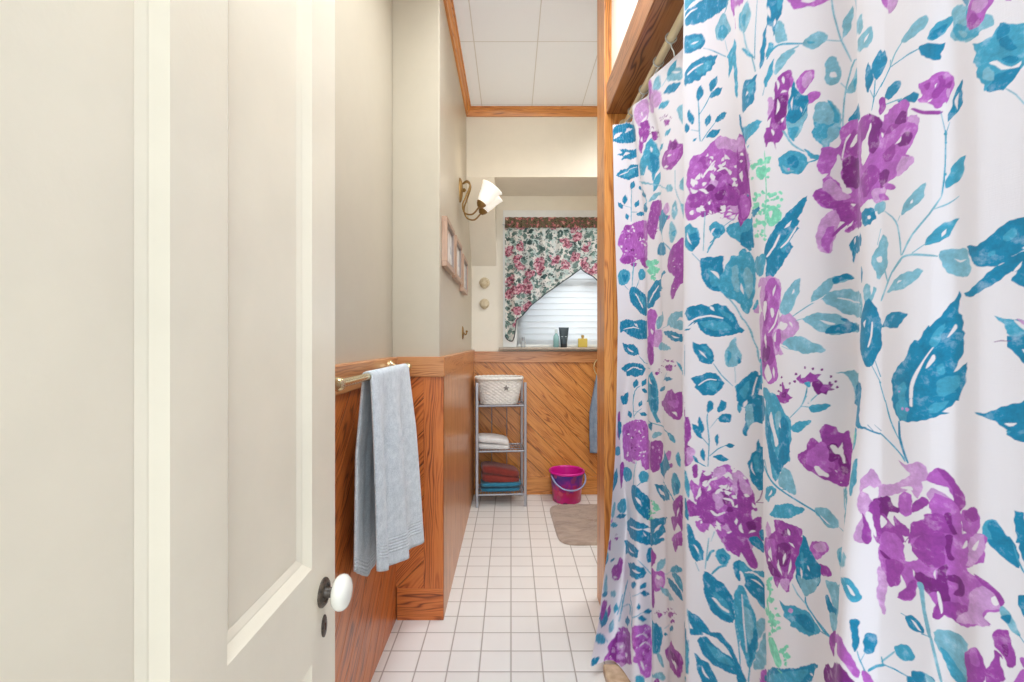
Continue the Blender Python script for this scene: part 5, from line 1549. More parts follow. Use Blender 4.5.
g3734 3393,-23 -4,-9 2,-18 10,-5 6,6 4,15 2,16 -4,14 -5,6 -6
g3746 3340,-10 -4,-14 0,3 9,9 1,7 -1
g3769 3442,7 9,11 5,13 2,17 -5,17 -8,13 -11,6 -15,1 -18,-4 -16,-14 -8,-22 -5,-19 -2,-13 4,-8 8,-7 11,-2 34
g3724 3638,10 4,13 -2,13 -3,30 -15,5 -9,-7 -11,-16 -12,-18 -7,-13 4,-14 11,-8 10,-2 10,1 12
g3776 3704,-3 -179,-28 -209,4 -1,22 135,8 74,3 133,-3 46
w3784 3434,6 3,11 0,7 -3,-1 -10,-10 -19,-7 6
P3195 3959,23 32,22 -14,20 -28,356 -150,23 -74,-8 -36,-381 -112,-5 -22,-17 -15,-19 -11,-17 -7,-35 -27,-10 36,6 129,21 173
p3197 3970,17 2,22 -8,17 -13,7 -14,-2 -18,-9 -11,-19 -10,-20 -8,-16 1,-3 22,1 34
w3214 3886,-4 -10,3 -5,25 -9,-2 14,-7 5
w3198 3845,7 -10,7 -3,16 5,-14 10
w3209 3786,-21 -11,-3 -10,0 -11,13 -21,15 25,2 16
w3173 3650,18 -5,8 2,8 4,6 12,-28 -5
m3174 3661,16 4,26 -11,18 -18,8 -25,1 -30,-9 -23,-16 -17,-24 -10,-16 5,-9 37,-3 53
D3250 3863,19 -45,338 -131,-338 72,-19 -40,-2 10,-11 49
T3254 3553,380 -79,42 -2,22 -2,17 -1,10 -4,2 -6,-14 -8,-26 -10,-31 -2,-40 12,-360 91
T3229 3659,16 -15,-8 -4,-4 2,-4 4
T3158 3451,20 18,33 17,27 5,10 -9,12 -95,-9 -20,-17 -3,-70 21,-9 10,-6 16,1 20
t3144 3486,19 7,58 13,17 13,27 20,-7 -40,-13 -20,-18 -12,-22 -8,-18 -2,-19 6,-18 13
T3737 3254,16 43,70 68,59 49,88 48,4 -16,-22 -33,-7 -15,-15 -19,10 -10,-16 -18,10 -13,-45 -45,20 -30,-16 -22,-50 -45,-47 -21,-53 6,11 35
t3785 3220,8 17,23 24,25 22,56 46,18 11,1 -8,-34 -61,-15 -24,-17 -18,-23 -9,-28 -4
w3760 3240,17 8,38 28,25 35,6 14,-7 3,-36 -46,-51 -37
w3848 3267,25 13,14 11,32 39,8 16,-4 3,-43 -53,-36 -25
w3865 3348,17 3,10 4,4 7,6 14,-24 -14
t3137 3353,13 14,15 6,16 -4,12 -19,27 -54,30 -45,-4 -13,-35 -3,-47 4,-32 13,-7 29,4 41
t3251 3292,14 11,393 -46,22 1,17 -7,14 -10,6 -12,-9 -32,-12 -11,-24 -2,-410 45,-16 9,-3 15
m4100 3696,34 19,380 -142,8 -109,-9 -113,2 -46,-2 -20,-348 51,-15 -7,373 -73,-362 51,-29 -14,-12 0,-6 5,11 14,-9 13,-12 14,-21 12,-7 33,-19 7,-18 13,-17 15,-15 19,-10 19,3 14,9 7,34 -3,-7 38,21 15,-25 8,-9 12,-6 19,5 27,10 39,7 5,44 -12,10 2,4 13,-1 28
P4001 3449,2 9,4 10,6 6,9 0,11 -5,10 -6,33 -31,26 -13,8 -7,3 -9,-3 -10,-6 -7,-11 -1,-30 8,-12 6,-25 17,-11 11,-8 10
p4043 3471,2 15,4 18,8 9,7 -4,62 -74,9 -10,1 -7,-10 -4,-15 -1,-14 2,-12 7,-31 29,-7 9
m4017 3567,1 18,5 20,9 14,16 7,21 -1,14 -3,7 -9,2 -12,-1 -13,-5 -15,-7 -16,-9 -13,-10 -7,-13 -4,-11 0,-9 8,-6 11
p4033 3482,3 8,6 9,7 3,11 -9,10 -15,6 -15,1 -10,-2 -8,-5 -3,-8 3,-25 24,-4 7
D4104 3560,6 11,12 4,11 0,13 -5,18 -9,335 -108,12 -27,-1 -31,-11 -20,-337 72,-17 4,-23 11,-8 6,-7 12,-3 25,-2 31
P4104 3623,16 24,30 23,364 -110,15 -29,-2 -38,-14 -24,-349 94,-24 10,-15 12,-12 11,-8 12
w4063 3523,4 18,9 19,10 23,8 15,5 -8,3 -22,0 -62,7 -25,8 -19,19 -14,4 -11,-4 -7,-12 6,-14 12,-19 36,-16 20
P4076 3376,9 14,16 12,16 5,18 -5,26 -12,352 -85,13 -18,2 -18,-15 -10,-361 62,-29 3,-19 7,-14 12,-10 18
w4136 3395,18 -5,11 -4,-3 -3,-12 -3,-12 10
w4117 3297,13 6,7 6,6 7,7 13,-21 -12
w4106 3575,11 58,7 11,11 14,-4 4,-14 -11,-5 -14,-9 -43,-1 -17
w4133 3621,25 21,19 2,2 -6,-5 -12,-8 -9,-12 -5,-17 -8,-4 3,-2 6
p4013 3258,-1 35,5 38,16 25,16 17,17 9,14 -3,12 -21,5 -26,-5 -17,-9 -20,-12 -70,-10 -10,-11 1,-13 8,-20 19
m4033 3255,1 20,7 25,8 16,12 8,12 1,7 -5,0 -15,-14 -59,-4 -18,-5 -9,-9 4,-10 14
P4073 3279,8 5,19 19,21 14,6 7,-5 6,-8 -2,-10 -6,-10 -8,-20 -20,-6 -10
p4049 3373,9 7,12 3,10 -4,4 -12,1 -18,-2 -14,-5 -9,-8 -5,-6 2,-7 13,-6 21
P4114 3298,36 22,349 -58,20 -7,2 -9,-7 -7,-345 56,-37 -5,-10 0,-7 3
T4132 3240,5 10,13 18,336 -46,28 -6,5 -10,-4 -26,-350 23,-11 -26,-4 -6,-5 7,-6 30,-7 21
w4165 3265,-10 -7,-2 -6,4 -16,10 13
m4514 3573,41 8,33 -26,28 -20,18 -24,-23 -39,19 -13,18 -15,-11 -28,-19 -33,-5 -31,-2 -29,2 -20,-2 -11,-39 23,-19 -10,-17 -13,-14 -30,-9 10,-19 154
D4560 3578,16 -7,22 -22,13 -22,0 -22,-7 -23,-8 -17,-8 -10,-8 -4,-8 2,-7 7,-6 13,-3 18,-2 31,0 36
w4523 3478,8 19,19 34,10 8,8 4,4 -2,-12 -39,0 -45,-7 -13,-8 -13,-9 -3,-8 11,-6 19
P4523 3582,19 -2,19 -9,11 -11,-1 -13,-7 -17,-18 -24,-11 -7,-12 5,-7 24,-2 33
P4522 3394,16 11,19 8,15 2,14 -6,15 -13,10 -11,5 -6,0 -6,-5 -6,-39 -20,-25 -22,-12 0,-9 18,-8 29
p4572 3334,18 3,26 -1,18 -7,-2 -11,-10 -14,-18 -18,-9 -3,-7 3,-9 13,-9 20
w4522 3303,15 4,14 5,13 1,10 -6,18 -16,8 -1,6 4,5 -2,5 -9,1 -13,-6 -8,-23 2,-33 8,-33 11,-18 9,3 6
T4522 3276,19 14,23 -2,15 -10,5 -14,8 -17,-16 -9,-8 -8,-27 3,-14 16
w4570 3254,-4 -4,-8 2,-3 4,1 6,6 0,4 -1,3 -3
l4584 3267,4 0,15 0,8 3,5 7,2 14,-17 0,-9 -3,-6 -5,-2 -12
l4597 3085,8 1,15 10,7 6,5 7,2 7,-4 17,-14 25,-5 5,-5 -2,-22 -15,-10 -15,-1 -8,2 -9,4 -8,12 -17
l4610 3213,-14 -47,2 -1,14 47
t3135 3314,21 22,27 13,25 0,19 -11,15 -21,9 -29,3 -40,-5 -47,-13 -70,-29 -72,-14 -27,-13 -14,-14 2,-16 13,-12 26,-6 41,-3 145,0 40
l3160 3245,11 19,21 5,16 -7,11 -23,6 -35,-1 -32,-11 -32,-16 -32,-13 -9,-11 38,-11 60
w3143 3191,-7 -21,1 -15,7 -13,15 -18,-6 40
T3741 3160,-1 16,10 23,29 44,18 21,18 12,23 -8,21 -18,13 -17,-1 -14,-9 -14,-28 -27,-20 -13,-18 -9,-20 -4,-22 1
t3263 3232,393 1,23 17,29 10,28 3,14 -5,-2 -22,-9 -32,-14 -25,-12 -10,-17 -3,-14 1,-22 3,-35 10
l3133 3012,45 -67,18 -36,31 -74,19 -73,11 1,-7 45,-10 31,-34 74,-16 35,-19 29,-33 39
T3134 2948,9 -1,12 -6,6 -6,-7 -6,-12 -7,-9 -2,-4 6,0 14
T3115 2791,7 -4,10 -9,5 -9,-5 -8,-10 -8,-8 -1,-1 11
p3215 3032,34 48,390 -13,21 -7,2 -16,-2 -15,-35 -9,-389 1,-11 -1,-8 3
t3209 3043,36 48,392 -13,2 -12,-381 0,-12 -19,-15 -8,-17 -1
p3631 3135,45 19,38 4,33 1,35 -3,30 -6,23 -13,8 -20,1 -29,-2 -37,-15 -81,-20 -71,-1 -28,44 -48,-19 -7,-29 -3,-13 -7,-17 -7,-56 -9,-79 5,-384 34,420 180
m3728 3116,26 26,27 10,25 -10,21 -17,13 -17,4 -20,-15 -60,-12 -78,-13 -16,-17 -10,-15 -14,-10 -22,10 -38,27 -74,6 -29,-2 -25,-10 -20,-21 -11,-24 -5,-29 0,-31 9,-34 20,-394 16,-3 56,380 65,40 84,31 62
P3669 2870,34 19,36 9,24 0,11 -16,13 -79,-8 -13,-27 -16,-41 -15,-42 0,-22 29,3 46
P3714 3062,11 23,10 14,9 -3,4 -78,-5 -39,-15 -23,-20 -14,-16 2,0 32
D3673 2842,27 10,26 3,16 -2,5 -12,1 -18,-10 -15,-19 -15,-34 -14,-31 -2,-12 16,10 28
w3682 2750,25 18,10 2,11 -5,8 -10,11 -22,3 -21,-9 -7,-16 -7,-15 -2,-13 6,-10 10,-11 19
w3762 2996,4 17,6 6,9 -3,11 -5,4 -8,-2 -11,-18 -19,-7 4
w3702 3045,11 9,14 2,11 -5,-1 -11,-18 -53,-11 -19,-12 -6,0 56
w3742 2910,41 22,18 17,14 21,15 40,-5 1,-34 -59,-55 -40
w3704 2907,-12 -19,-2 -13,14 -32,13 32,-2 13
w3769 2764,-9 -18,-1 -11,14 -25,6 27,-1 11
w3814 3117,-16 -13,-8 -9,-3 -11,3 -18,19 30
w3687 3120,-425 -4,-9 -29,369 -49,70 -39,-30 38,-10 25,8 23
p3826 2967,9 13,11 8,11 6,14 2,13 0,13 -6,14 -12,13 -17,10 -14,2 -13,-2 -10,-5 -11,-10 -12,-30 -22,-35 -16,-14 -1,-9 6,-7 12,-4 40,2 25
w3879 2937,-7 -10,-10 -8,-12 -1,-12 4,-9 5,-6 8,7 16,5 7,8 3,33 -19
m3787 2915,15 11,20 3,14 -6,1 -23,-11 -56,-9 -11,-11 -4,-10 6,-7 23,-4 32
w3885 2956,5 -11,16 -14,-4 16,-4 5
w3778 2888,16 23,7 4,-2 -32,-4 -12,-8 0,-6 8
l3834 2993,-2 16,7 23,10 21,10 18,31 31,18 14,21 11,12 4,4 -11,-7 -39,-15 -36,-25 -45,-11 -7,-18 -6,-22 0
w3913 3092,-7 -10,-5 -15,13 10,1 5
l3906 2975,74 39,33 16,32 14,6 2,0 3,-26 -9,-49 -22,-52 -28,-20 -11
l3924 2958,35 7,0 3,-36 -7
l3988 3032,3 19,14 25,19 18,20 15,19 10,21 7,22 3,19 0,18 -8,8 -9,-18 -5,-39 -7,-17 -6,-20 -30,-12 -13,-15 -11,-23 -9
T4074 3123,8 4,12 2,25 3,17 -8,13 -7,5 -6,-9 -1,-28 -2,-19 -8,-15 -3,-6 1,-3 7,-2 9
l4037 3040,4 11,10 9,13 7,14 5,17 2,16 0,20 -4,26 -8,360 -38,12 -18,-3 -38,6 -17,-6 -2,-357 15,-51 15,-16 9,-46 33,-12 10
w4087 3040,45 -12,16 -8,367 -35,5 1,-369 38,-17 9,-35 9,-11 1
w3988 3028,19 -1,10 2,9 4,11 12
l3953 2966,21 11,31 7,31 2,28 -1,24 -7,23 -12,33 -24,365 -30,-351 -3,-63 -8,-30 -1,-23 6,-20 9,-18 12,-40 26
T4065 2935,40 3,22 10,10 1,16 -8,21 -13,327 -16,-341 1,-24 -4,-36 -5,-35 -3,-11 3,-8 5,-2 6,3 7,8 8
T4098 2962,13 1,7 -2,7 -6,6 -9,3 -5,-7 0,-19 9,-9 8
w4026 2959,14 -3,41 -13,-3 -4,-10 -1,-10 1,-12 6
l3840 2862,8 7,60 27,13 2,17 -2,39 -13,60 -28,14 -12,-6 -8,-18 -6,-22 -3,-21 -2,-25 2,-43 7,-69 23
l3838 2852,42 -13,2 2,-43 14
D3972 2766,-2 -5,-8 2,2 10,7 -1
D4008 2763,-2 -4,-3 -1,-3 1,-3 7,5 3,6 0
D4041 2760,-1 -2,-5 -1,-1 -1,-2 6,2 4,7 1
D4071 2736,-4 -5,-4 1,0 2,1 8,5 -1
D4067 2710,-4 -5,-4 2,-1 3,2 6,3 1,3 -1
D4086 2717,-2 -3,-6 0,-1 6,1 1,5 2,2 -1
D4092 2695,-7 -4,-2 1,-1 3,2 7,2 0,3 -2
D3922 2707,-5 -5,-4 0,-8 4,-1 4,13 4,3 0
D3930 2737,-4 -3,-6 0,-6 0,1 6,4 5,4 -1,4 -1
P3923 2722,11 10,11 5,0 -18,15 6,16 9,16 17,22 -7,20 -2,-11 -18,11 -7,-8 -5,-12 -4,-18 3,-14 -18,-22 11,-15 -5,-13 11
D4001 2707,14 8,15 2,11 -11,31 2,-2 -9,-5 -8,10 -8,-16 -5,-5 -16,-16 8,-15 -6,-7 5,-7 10,-6 14
P4037 2701,7 3,9 0,6 -1,0 -8,-4 -10,-4 -7,-5 -4,-8 0,-4 2,-1 7,1 10
t3960 2704,10 4,21 2,2 -4,-2 -12,-9 -7,-6 0,-13 11
t3976 2689,-9 -34,-15 -35,5 0,12 21,9 26,2 21
l4021 2664,-39 -36,-3 -4,4 -3,4 3,31 31,5 7
P3776 2639,38 7,-6 17,21 -3,2 36,5 6,8 -1,11 -30,32 3,-20 -23,34 -7,-35 -17,-13 -16,-23 -3,-24 2,-8 8,-1 8
D3822 2651,28 8,11 0,3 -7,-10 -20,-9 -2,-18 4,-8 12
D3840 2721,-8 -6,-7 2,-1 1,7 9
D3830 2685,-8 -4,-8 0,1 8,7 3
D3891 2698,-5 -6,-3 0,-4 2,-2 5,5 3,5 1,4 -1
D3815 2658,-13 -4,-9 4,10 6,3 0
l4082 2755,30 2,34 8,21 -7,334 -11,2 -38,-2 -27,-331 -43,-12 0,-9 8,-7 46,-4 23,-8 13,-9 9,-9 8,-12 5
T4156 2710,10 11,340 25,15 -4,4 -18,0 -27,-2 -19,-11 -8,-346 -37,-11 7,-4 20,0 28
T4145 3185,3 1,3 0,3 -2,-3 -18
T3111 2634,16 23,25 21,41 28,18 8,14 4,9 -2,9 -18,388 0,3 -16,-388 -60,-18 -38,-23 -30,-33 -15,-37 -3,-26 8,-9 24,3 34
w3195 2552,18 78,21 55,-7 2,-7 -14,-17 -43,-12 -57,-1 -21
t3122 2601,16 24,28 28,19 8,-3 -27,-14 -45,-12 -30,-14 3,-16 18
t3645 2663,15 6,47 -9,68 -33,15 -14,-21 -9,-44 -4,-48 2,-25 17,-13 26
t3254 2784,4 -128,384 27,-17 111
l4536 3032,1 10,5 8,5 3,6 -1,11 -10,8 -26,8 25,5 1,6 -3,2 -5,-13 -31,-8 -12,-8 -7,-8 -1,-9 3,-6 12
T4510 2852,-1 42,9 42,9 30,11 21,12 12,11 5,9 -5,10 -9,11 -5,9 -8,5 -21,4 -45,1 -40,-2 -18,-8 -20,-12 -18,-11 -11,-12 -7,-12 0,-14 8,-15 19
w4561 2855,6 8,10 27,4 32,-2 12,-5 0,-5 -43,-13 -35
w4543 2916,7 25,-11 -6,-4 -4,2 -6
t4572 2802,38 -54,3 1,-38 54
t4587 2815,22 -48,4 0,-23 49
T4516 3112,5 -2,7 -10,3 -10,-6 -31,-4 0,-5 14
l4584 3128,9 5,15 1,10 -5,4 -14,-1 -19,-3 -13,-6 -1,-8 3,-8 7,-7 11,-5 14
T3108 2530,16 20,32 19,53 21,438 35,30 -52,-19 -60,-420 -69,-29 -3,-18 -10,-13 -14,-14 -57,-16 1,-13 16,18 58,3 41,-6 37
l3155 2513,9 19,15 9,13 -2,7 -22,4 -34,0 -31,-9 -23,-12 -21,-11 -3,-8 27,-7 45
w3143 2512,18 10,6 10,0 10,-5 15,-10 -12,-8 -14
t3677 2600,33 38,35 14,31 -9,30 -22,40 -48,22 -13,17 -17,6 -37,0 -39,-18 -46,6 -51,-52 -18,-9 -22,-6 -25,-15 -27,-18 -16,-22 16,-20 29,-20 69,-19 33,-21 43,-10 75
T3701 2556,12 -17,27 -68,-5 -30,5 -16,56 -71,5 -15,0 -12,-5 -8,-10 -4,-16 0,-15 6,-13 12,-14 20,-24 51,-19 67,7 70
T3806 2524,8 17,13 10,13 4,13 -5,12 -11,8 -14,0 -21,-8 -50,11 -28,3 -13,-6 -16,-9 -18,-11 -13,-13 -8,-15 -4,-13 3,-5 17,-6 121
T3827 2466,16 18,18 4,12 -6,4 -25,0 -38,-4 -32,-12 -24,-64 -68,-10 -4,-3 6,4 39,24 92
w3721 2532,3 17,9 11,8 1,25 -60,24 -40,6 -18,0 -14,-8 -11,-7 -4,-6 7,-30 59
w3178 2417,14 14,20 9,16 6,14 -1,12 -6,374 42,-370 -67,-8 -21,-19 -38,-36 -46,-12 -12,-7 -3,-7 13,-5 40,5 48
w3819 2500,-13 51,-11 -19,-2 -12,5 -9
l3774 2556,13 11,20 6,12 -3,0 -17,-13 -46,-10 -11,-7 -4,-7 3,-6 17,-4 24
P3806 2631,16 3,44 2,7 -4,1 -8,-1 -5,-7 -4,-13 -3,-13 -1,-31 12
P3861 2619,-2 -4,-8 -4,-6 8,9 5,8 -2
D3853 2620,-2 -2,-5 2,2 3,5 -1
P3864 2621,-7 -2,-3 2,5 3
D3852 2632,-4 -2,-1 1
D3842 2620,-2 -2,-2 2
P3861 2629,-3 -1,0 2
D3861 2632,-3 -1,1 1
l3874 2545,49 38,23 20,15 20,17 30,-4 2,-33 -49,-70 -59
t3944 2607,52 1,0 3,-52 -1
t3987 2609,5 7,9 6,13 4,40 2,13 -3,1 -6,-16 -14,-17 -9,-17 -5,-18 1,-7 4,-5 7
l4000 2614,60 8,-60 -6
t3894 2501,-3 6,0 8,5 9,29 17,18 8,20 4,20 3,13 -1,-3 -8,-11 -12,-24 -19,-14 -8,-12 -6,-14 -3,-14 0
w3981 2623,9 4,3 3,3 13,-11 -12
P3926 2387,-3 13,6 12,40 21,20 50,9 5,35 -20,5 8,1 13,-8 31,4 15,11 10,23 2,20 -3,4 -9,1 -11,10 -4,11 0,15 14,5 -7,13 -38,4 -29,2 -100,-4 -25,-16 -12,-18 -3,-25 2,-77 21,-31 9,-30 12,-17 12
m3974 2421,21 23,26 24,18 13,10 -2,7 -10,18 -40,10 -30,4 -22,-10 -11,-18 -5,-19 -1,-23 4,-24 6,-20 10,-8 11,0 13
D4058 2464,10 7,13 6,10 0,7 -11,4 -16,0 -15,-8 -13,-13 -12,-9 -4,-6 6,-3 25,-6 19
D4094 2417,6 13,13 8,11 2,10 -13,10 -20,5 -17,-7 -12,-11 -9,-11 -1,-10 12,-12 21
w4005 2370,3 4,9 4,11 0,11 -6,22 -16,3 -6,1 -6,-4 -3,-8 1,-25 6,-20 15
w4070 2466,7 5,11 2,10 -10,8 28,5 -23,14 -45,-4 -13,-7 -4,-9 30,-20 4,-10 13
P4102 2513,10 -38,4 2,-9 38
w4088 2377,-1 -9,1 -4,8 -9,1 14,-2 3
w4110 2338,0 -7,6 1,-1 5
P4063 2378,30 -19,19 -26,5 4,-2 8,-7 12,-8 9,-25 15,-10 2
l4129 2323,13 -73,3 -77,9 2,4 21,-2 57,-14 54,-8 18
l4124 2313,10 -67,8 -12,18 -11,299 88,-311 -74,-7 12,-14 65
T4148 2653,8 10,321 32,35 0,5 -15,6 -42,10 -21,5 -6,11 -1,15 2,-28 -12,-21 -2,-32 7,-333 33
T4538 2607,14 -3,33 -7,22 -3,8 2,0 2,-28 4,-32 7,-15 1
T4563 2617,22 -15,2 1,-23 16
T4589 2621,25 -16,1 2,-26 15
t4154 2499,10 30,345 71,6 -2,-1 -16,-7 -44,-8 -8,-330 -61,-7 1,-8 17
t4477 2394,0 39,24 42,15 26,7 6,6 2,3 -4,5 -31,-1 -19,-3 -20,-15 -43,-5 -5,-10 0
g4158 2516,11 22,323 50,7 -38,-329 -53
T3164 2216,24 59,24 21,17 69,20 -44,405 14,6 -54,-407 -185,-25 -7,-37 23,-17 46
t3198 2244,6 19,6 15,8 3,8 -18,9 -28,3 -24,-8 -17,-11 -12,-9 0,-6 16
w3187 2231,-7 -28,3 -15,7 -12,19 -16,-17 32
D3250 2096,-19 -49,-26 -28,3 -2,19 17,9 12,17 38,4 13
D3206 2016,441 120,0 3,-441 -120
t3658 2336,43 -46,5 1,-37 48
P3102 2124,7 17,22 -32,35 -20,18 -12,9 -15,8 -17,4 -33,-4 -16,-8 -15,-48 -46,-11 -18,-31 -77,-6 13,-2 79,2 113
p3102 2137,7 5,13 -1,15 -9,16 -16,19 -21,12 -18,1 -16,-5 -13,-9 -7,-14 1,-19 7,-14 14,-11 23,-9 29
P3097 1899,14 21,18 10,16 5,13 -2,9 -8,13 -3,17 9,19 13,17 5,6 -7,3 -32,-19 -50,26 -22,-5 -14,-47 -29,-59 -26,-43 -6,-11 35,4 56
D3144 1890,11 11,21 10,16 4,6 -10,3 -17,-4 -16,-7 -10,-13 -8,-10 -2,-11 9,-9 15
w3135 2043,7 -11,8 -1,6 1,15 9,-16 10,-7 -1
w3110 1880,-9 -26,2 -12,8 -8,21 -4
w3154 1836,49 28,-16 1,-12 -4,-9 -7
w3182 2011,1 -19,7 -6,8 -1,20 3,-24 17
P3215 1980,-8 -9,-8 -2,-8 4,0 8,18 11,3 -2
T3219 1859,9 13,17 17,12 4,382 105,-2 -26,-15 -22,-369 -125,-25 13,-8 10
t3670 2172,18 39,13 15,23 8,21 2,40 -2,2 -6,-11 -13,-42 -36,-15 -19,-9 -5,-12 3,-16 5
w3711 2183,26 13,8 8,5 8,-5 10
l3796 2266,3 18,20 40,11 10,10 6,13 0,15 -6,18 -12,13 -16,7 -24,5 -27,-1 -19,-10 -3,-35 10,-31 1,-15 1,-13 4,-7 7
t3652 2306,48 -32,29 -15,27 -12,28 -8,66 -13,162 -34,30 -11,3 4,-13 9,-15 5,-163 34,-61 14,-26 8,-26 10,-71 46
t3805 2232,48 15,0 4,-50 -17
t3728 2101,5 11,37 40,9 9,16 8,28 11,31 8,30 5,62 1,16 -4,-4 -8,-17 -12,-48 -26,-59 -27,-20 -5,-27 0,-44 -10
l4009 2194,-2 9,1 6,7 6,12 4,18 1,16 -1,15 -4,15 -8,11 -9,10 -11,8 -12,1 -11,-8 -8,-16 -5,-14 -3,-13 3,-26 12,-26 21
w4034 2189,10 -13,9 -7,10 -5,19 -3
t4013 2194,48 -32,2 3,-47 32
l4119 2163,23 -8,3 3,-25 7
P3690 1974,-14 13,55 38,27 11,20 12,-17 49,26 6,32 1,46 5,42 -4,33 3,5 -8,0 -10,-16 -18,22 -9,0 -14,-101 -31
D3819 2060,16 13,21 10,17 2,8 -12,4 -20,-1 -16,-13 -9,-19 -6,-18 -1,-11 10,-6 15
w3859 2085,-3 -13,1 -7,16 -15,0 22,-4 6
p3679 2035,9 17,10 15,10 5,26 -21,7 -14,-7 -19,-14 -19,-15 -11,-10 9
p4551 2352,-4 31,1 36,4 23,7 19,12 17,14 13,10 -1,7 -9,6 -13,9 -24,2 -14,4 -37,-2 -35,-13 -1,-17 5,-18 -16,-12 -2
w4562 2417,2 7,7 7,7 6,5 -1,11 -6,11 5,3 -2,1 -8,-2 -13,-2 -10,-5 -5,-5 -4,-6 0,-8 16,-15 5
p4542 2287,4 10,11 20,6 26,4 1,7 -20,8 -31,2 -24,-10 -10,-14 -2,-12 1,-5 7,-2 10
P4566 2353,5 -4,5 -12,17 -51,2 -14,-5 -8,-10 -2,-8 4,-4 13,-1 22,-2 33,0 14
D4595 2400,7 6,11 5,7 1,2 -8,1 -12,-2 -10,-5 -5,-8 -1,-5 2,-5 5,-3 9
P4578 2372,11 14,18 12,14 -4,5 -31,0 -48,-3 -35,-6 -12,-9 0,-7 5,-4 10,-4 30,-14 41
w4576 2353,3 4,6 -1,7 -6,5 -13,8 -33,0 -8,-2 -5,-3 0,-9 16,-13 37
P3095 1760,7 25,15 21,15 10,12 -7,22 -38,43 -86,0 -7,-7 -10,-11 -8,-13 -5,-11 1,-12 6,-31 38,-19 31
p3144 1809,9 -3,15 -9,12 -9,-1 -12,-5 -11,-8 -5,-8 14
T3155 1801,9 16,21 16,19 7,19 -7,37 -27,387 119,0 -11,-389 -141,-14 -4,-34 2,-45 18
t3094 1658,13 14,23 -2,48 -27,65 33,17 -7,385 101,-385 -245,-12 -50,-23 4,-25 21,-47 23,-16 17,-32 74
T3117 1576,11 15,17 16,20 11,25 6,29 5,24 -2,11 -12,4 -20,381 81,-385 -181,-20 -5,-81 29,-24 25,-10 16
w3129 1616,47 13,23 3,20 -7,32 -21,374 151,-398 -122,-22 9,-27 -3,-29 -8,-19 -9
w3159 1597,83 -12,-20 13,-16 4,-16 2
w3100 1614,6 2,10 -4,7 -11,4 -22,1 -44,-6 1,-16 25,-7 39
t3093 1509,10 34,14 -1,10 -15,61 -120,12 -43,4 -46,-2 -45,-10 -49,-19 -63,-20 -46,-13 11,-35 87,-15 70,-1 118
T3150 1279,12 28,17 25,13 12,6 -5,3 -18,-3 -29,-11 -47,-27 -93,-6 -6,-4 11,-4 51,-1 37
l3116 1418,7 17,14 -1,15 -11,9 -20,10 -27,4 -31,-5 -41,-10 -44,-10 -15,-15 42,-13 76
T3088 1112,15 -13,21 -32,12 -28,-12 -22,-21 -19,-16 -1,-5 35,1 50
w3108 1494,8 -154,18 -148,5 4,-3 38,-11 110,-12 151
l3193 1387,15 20,25 16,20 8,7 -10,-6 -24,-8 -24,-12 -26,-17 -29,-13 -11,-7 19,-5 33
l3173 1137,4 30,43 133,20 51,17 18,380 139,2 -61,-383 -249,-14 -27,-18 -15,-31 -20,-15 -6
t3150 1035,8 94,9 26,20 43,-5 0,-22 -43,-10 -30,-7 -68,1 -23
m3218 1079,4 73,34 27,369 125
P3676 1986,151 60,96 27,22 1,0 -12,-7 -26,-39 -113,-11 -30,-12 -13,-13 -58,-15 -7,-18 4,-14 37,-25 -53,-19 16,-18 28,-46 20,-16 13,-10 24,-48 26
m3676 1976,35 20,39 13,23 -1,5 -17,-5 -27,-9 -23,-14 -11,-21 -7,-20 -1,-20 12,-14 22
D3792 1997,29 16,35 7,21 -5,0 -24,-12 -36,-13 -28,-18 -11,-24 -6,-18 5,-10 21,0 35
p3808 1849,17 11,23 10,15 0,3 -11,-3 -19,-6 -16,-9 -7,-12 -3,-13 1,-9 8,-8 13
w3735 1968,-23 -28,0 -13,12 -9,30 -7,-12 21
w3845 1978,-13 -19,-5 -12,3 -27,16 32,2 12
w3876 1962,-11 -31,-8 -44,15 25,6 15,1 14
w3800 1935,-13 -27,0 -15,11 -10,25 -10,-15 30
w3680 1847,43 31,11 14,0 12,-13 14
w3863 2028,16 -9,20 -5,-11 14,-9 1
D3709 1895,23 3,50 -13,26 -19,0 -8,-18 -6,-32 -5,-24 2,-20 11,-9 20
m3978 2039,2 10,8 12,11 9,17 10,20 8,16 2,12 -3,9 -8,5 -9,0 -9,-15 -21,-28 -24,-14 -9,-10 -3,-10 2,-8 4,-14 18
p3999 2054,12 12,20 13,16 6,11 -2,8 -8,1 -9,-9 -11,-16 -10,-15 -8,-14 2,-12 6
P4022 1995,14 4,20 0,20 -3,11 -5,9 -7,2 -8,-6 -8,-14 -9,-13 -5,-9 -2,-9 2,-9 5,-8 11,-8 14
T3898 1953,30 70,17 57,21 -3,12 -47,59 -43,7 -34,-17 -47,-39 -44,-33 -30,-51 54
l3911 1906,8 1,17 -4,19 1,57 30,20 6,2 -12,-9 -22,-14 -24,-18 -19,-19 -17,-16 -11,-13 1,-7 9,-17 28,-8 19
T3955 1972,12 10,16 9,16 4,13 0,12 -5,8 -8,3 -13,-1 -15,-7 -16,-15 -11,-19 -10,-15 -5,-11 1,-5 7,-8 23,-3 16
w3927 1945,-1 -21,7 -28,5 18,0 10,-1 10
w3966 1967,0 -13,12 -9,-3 14
t3928 1989,4 15,6 9,7 -3,2 -25,-2 -59,-7 11,-7 28
t3949 1834,-2 -21,5 -13,13 -13,42 -24,66 -21,30 -4,3 4,-92 28,-41 24,-11 12,-6 12,-1 17
l3879 1859,17 -23,11 -12,46 -24,3 3,-42 27,-30 31
l4133 2033,-11 22,-1 12,5 13,8 12,9 8,8 -1,326 99,-12 -28,-308 -136,-10 -11,-6 -1
t4129 2046,8 31,3 6,6 -9,7 -33,-8 -3,-11 2
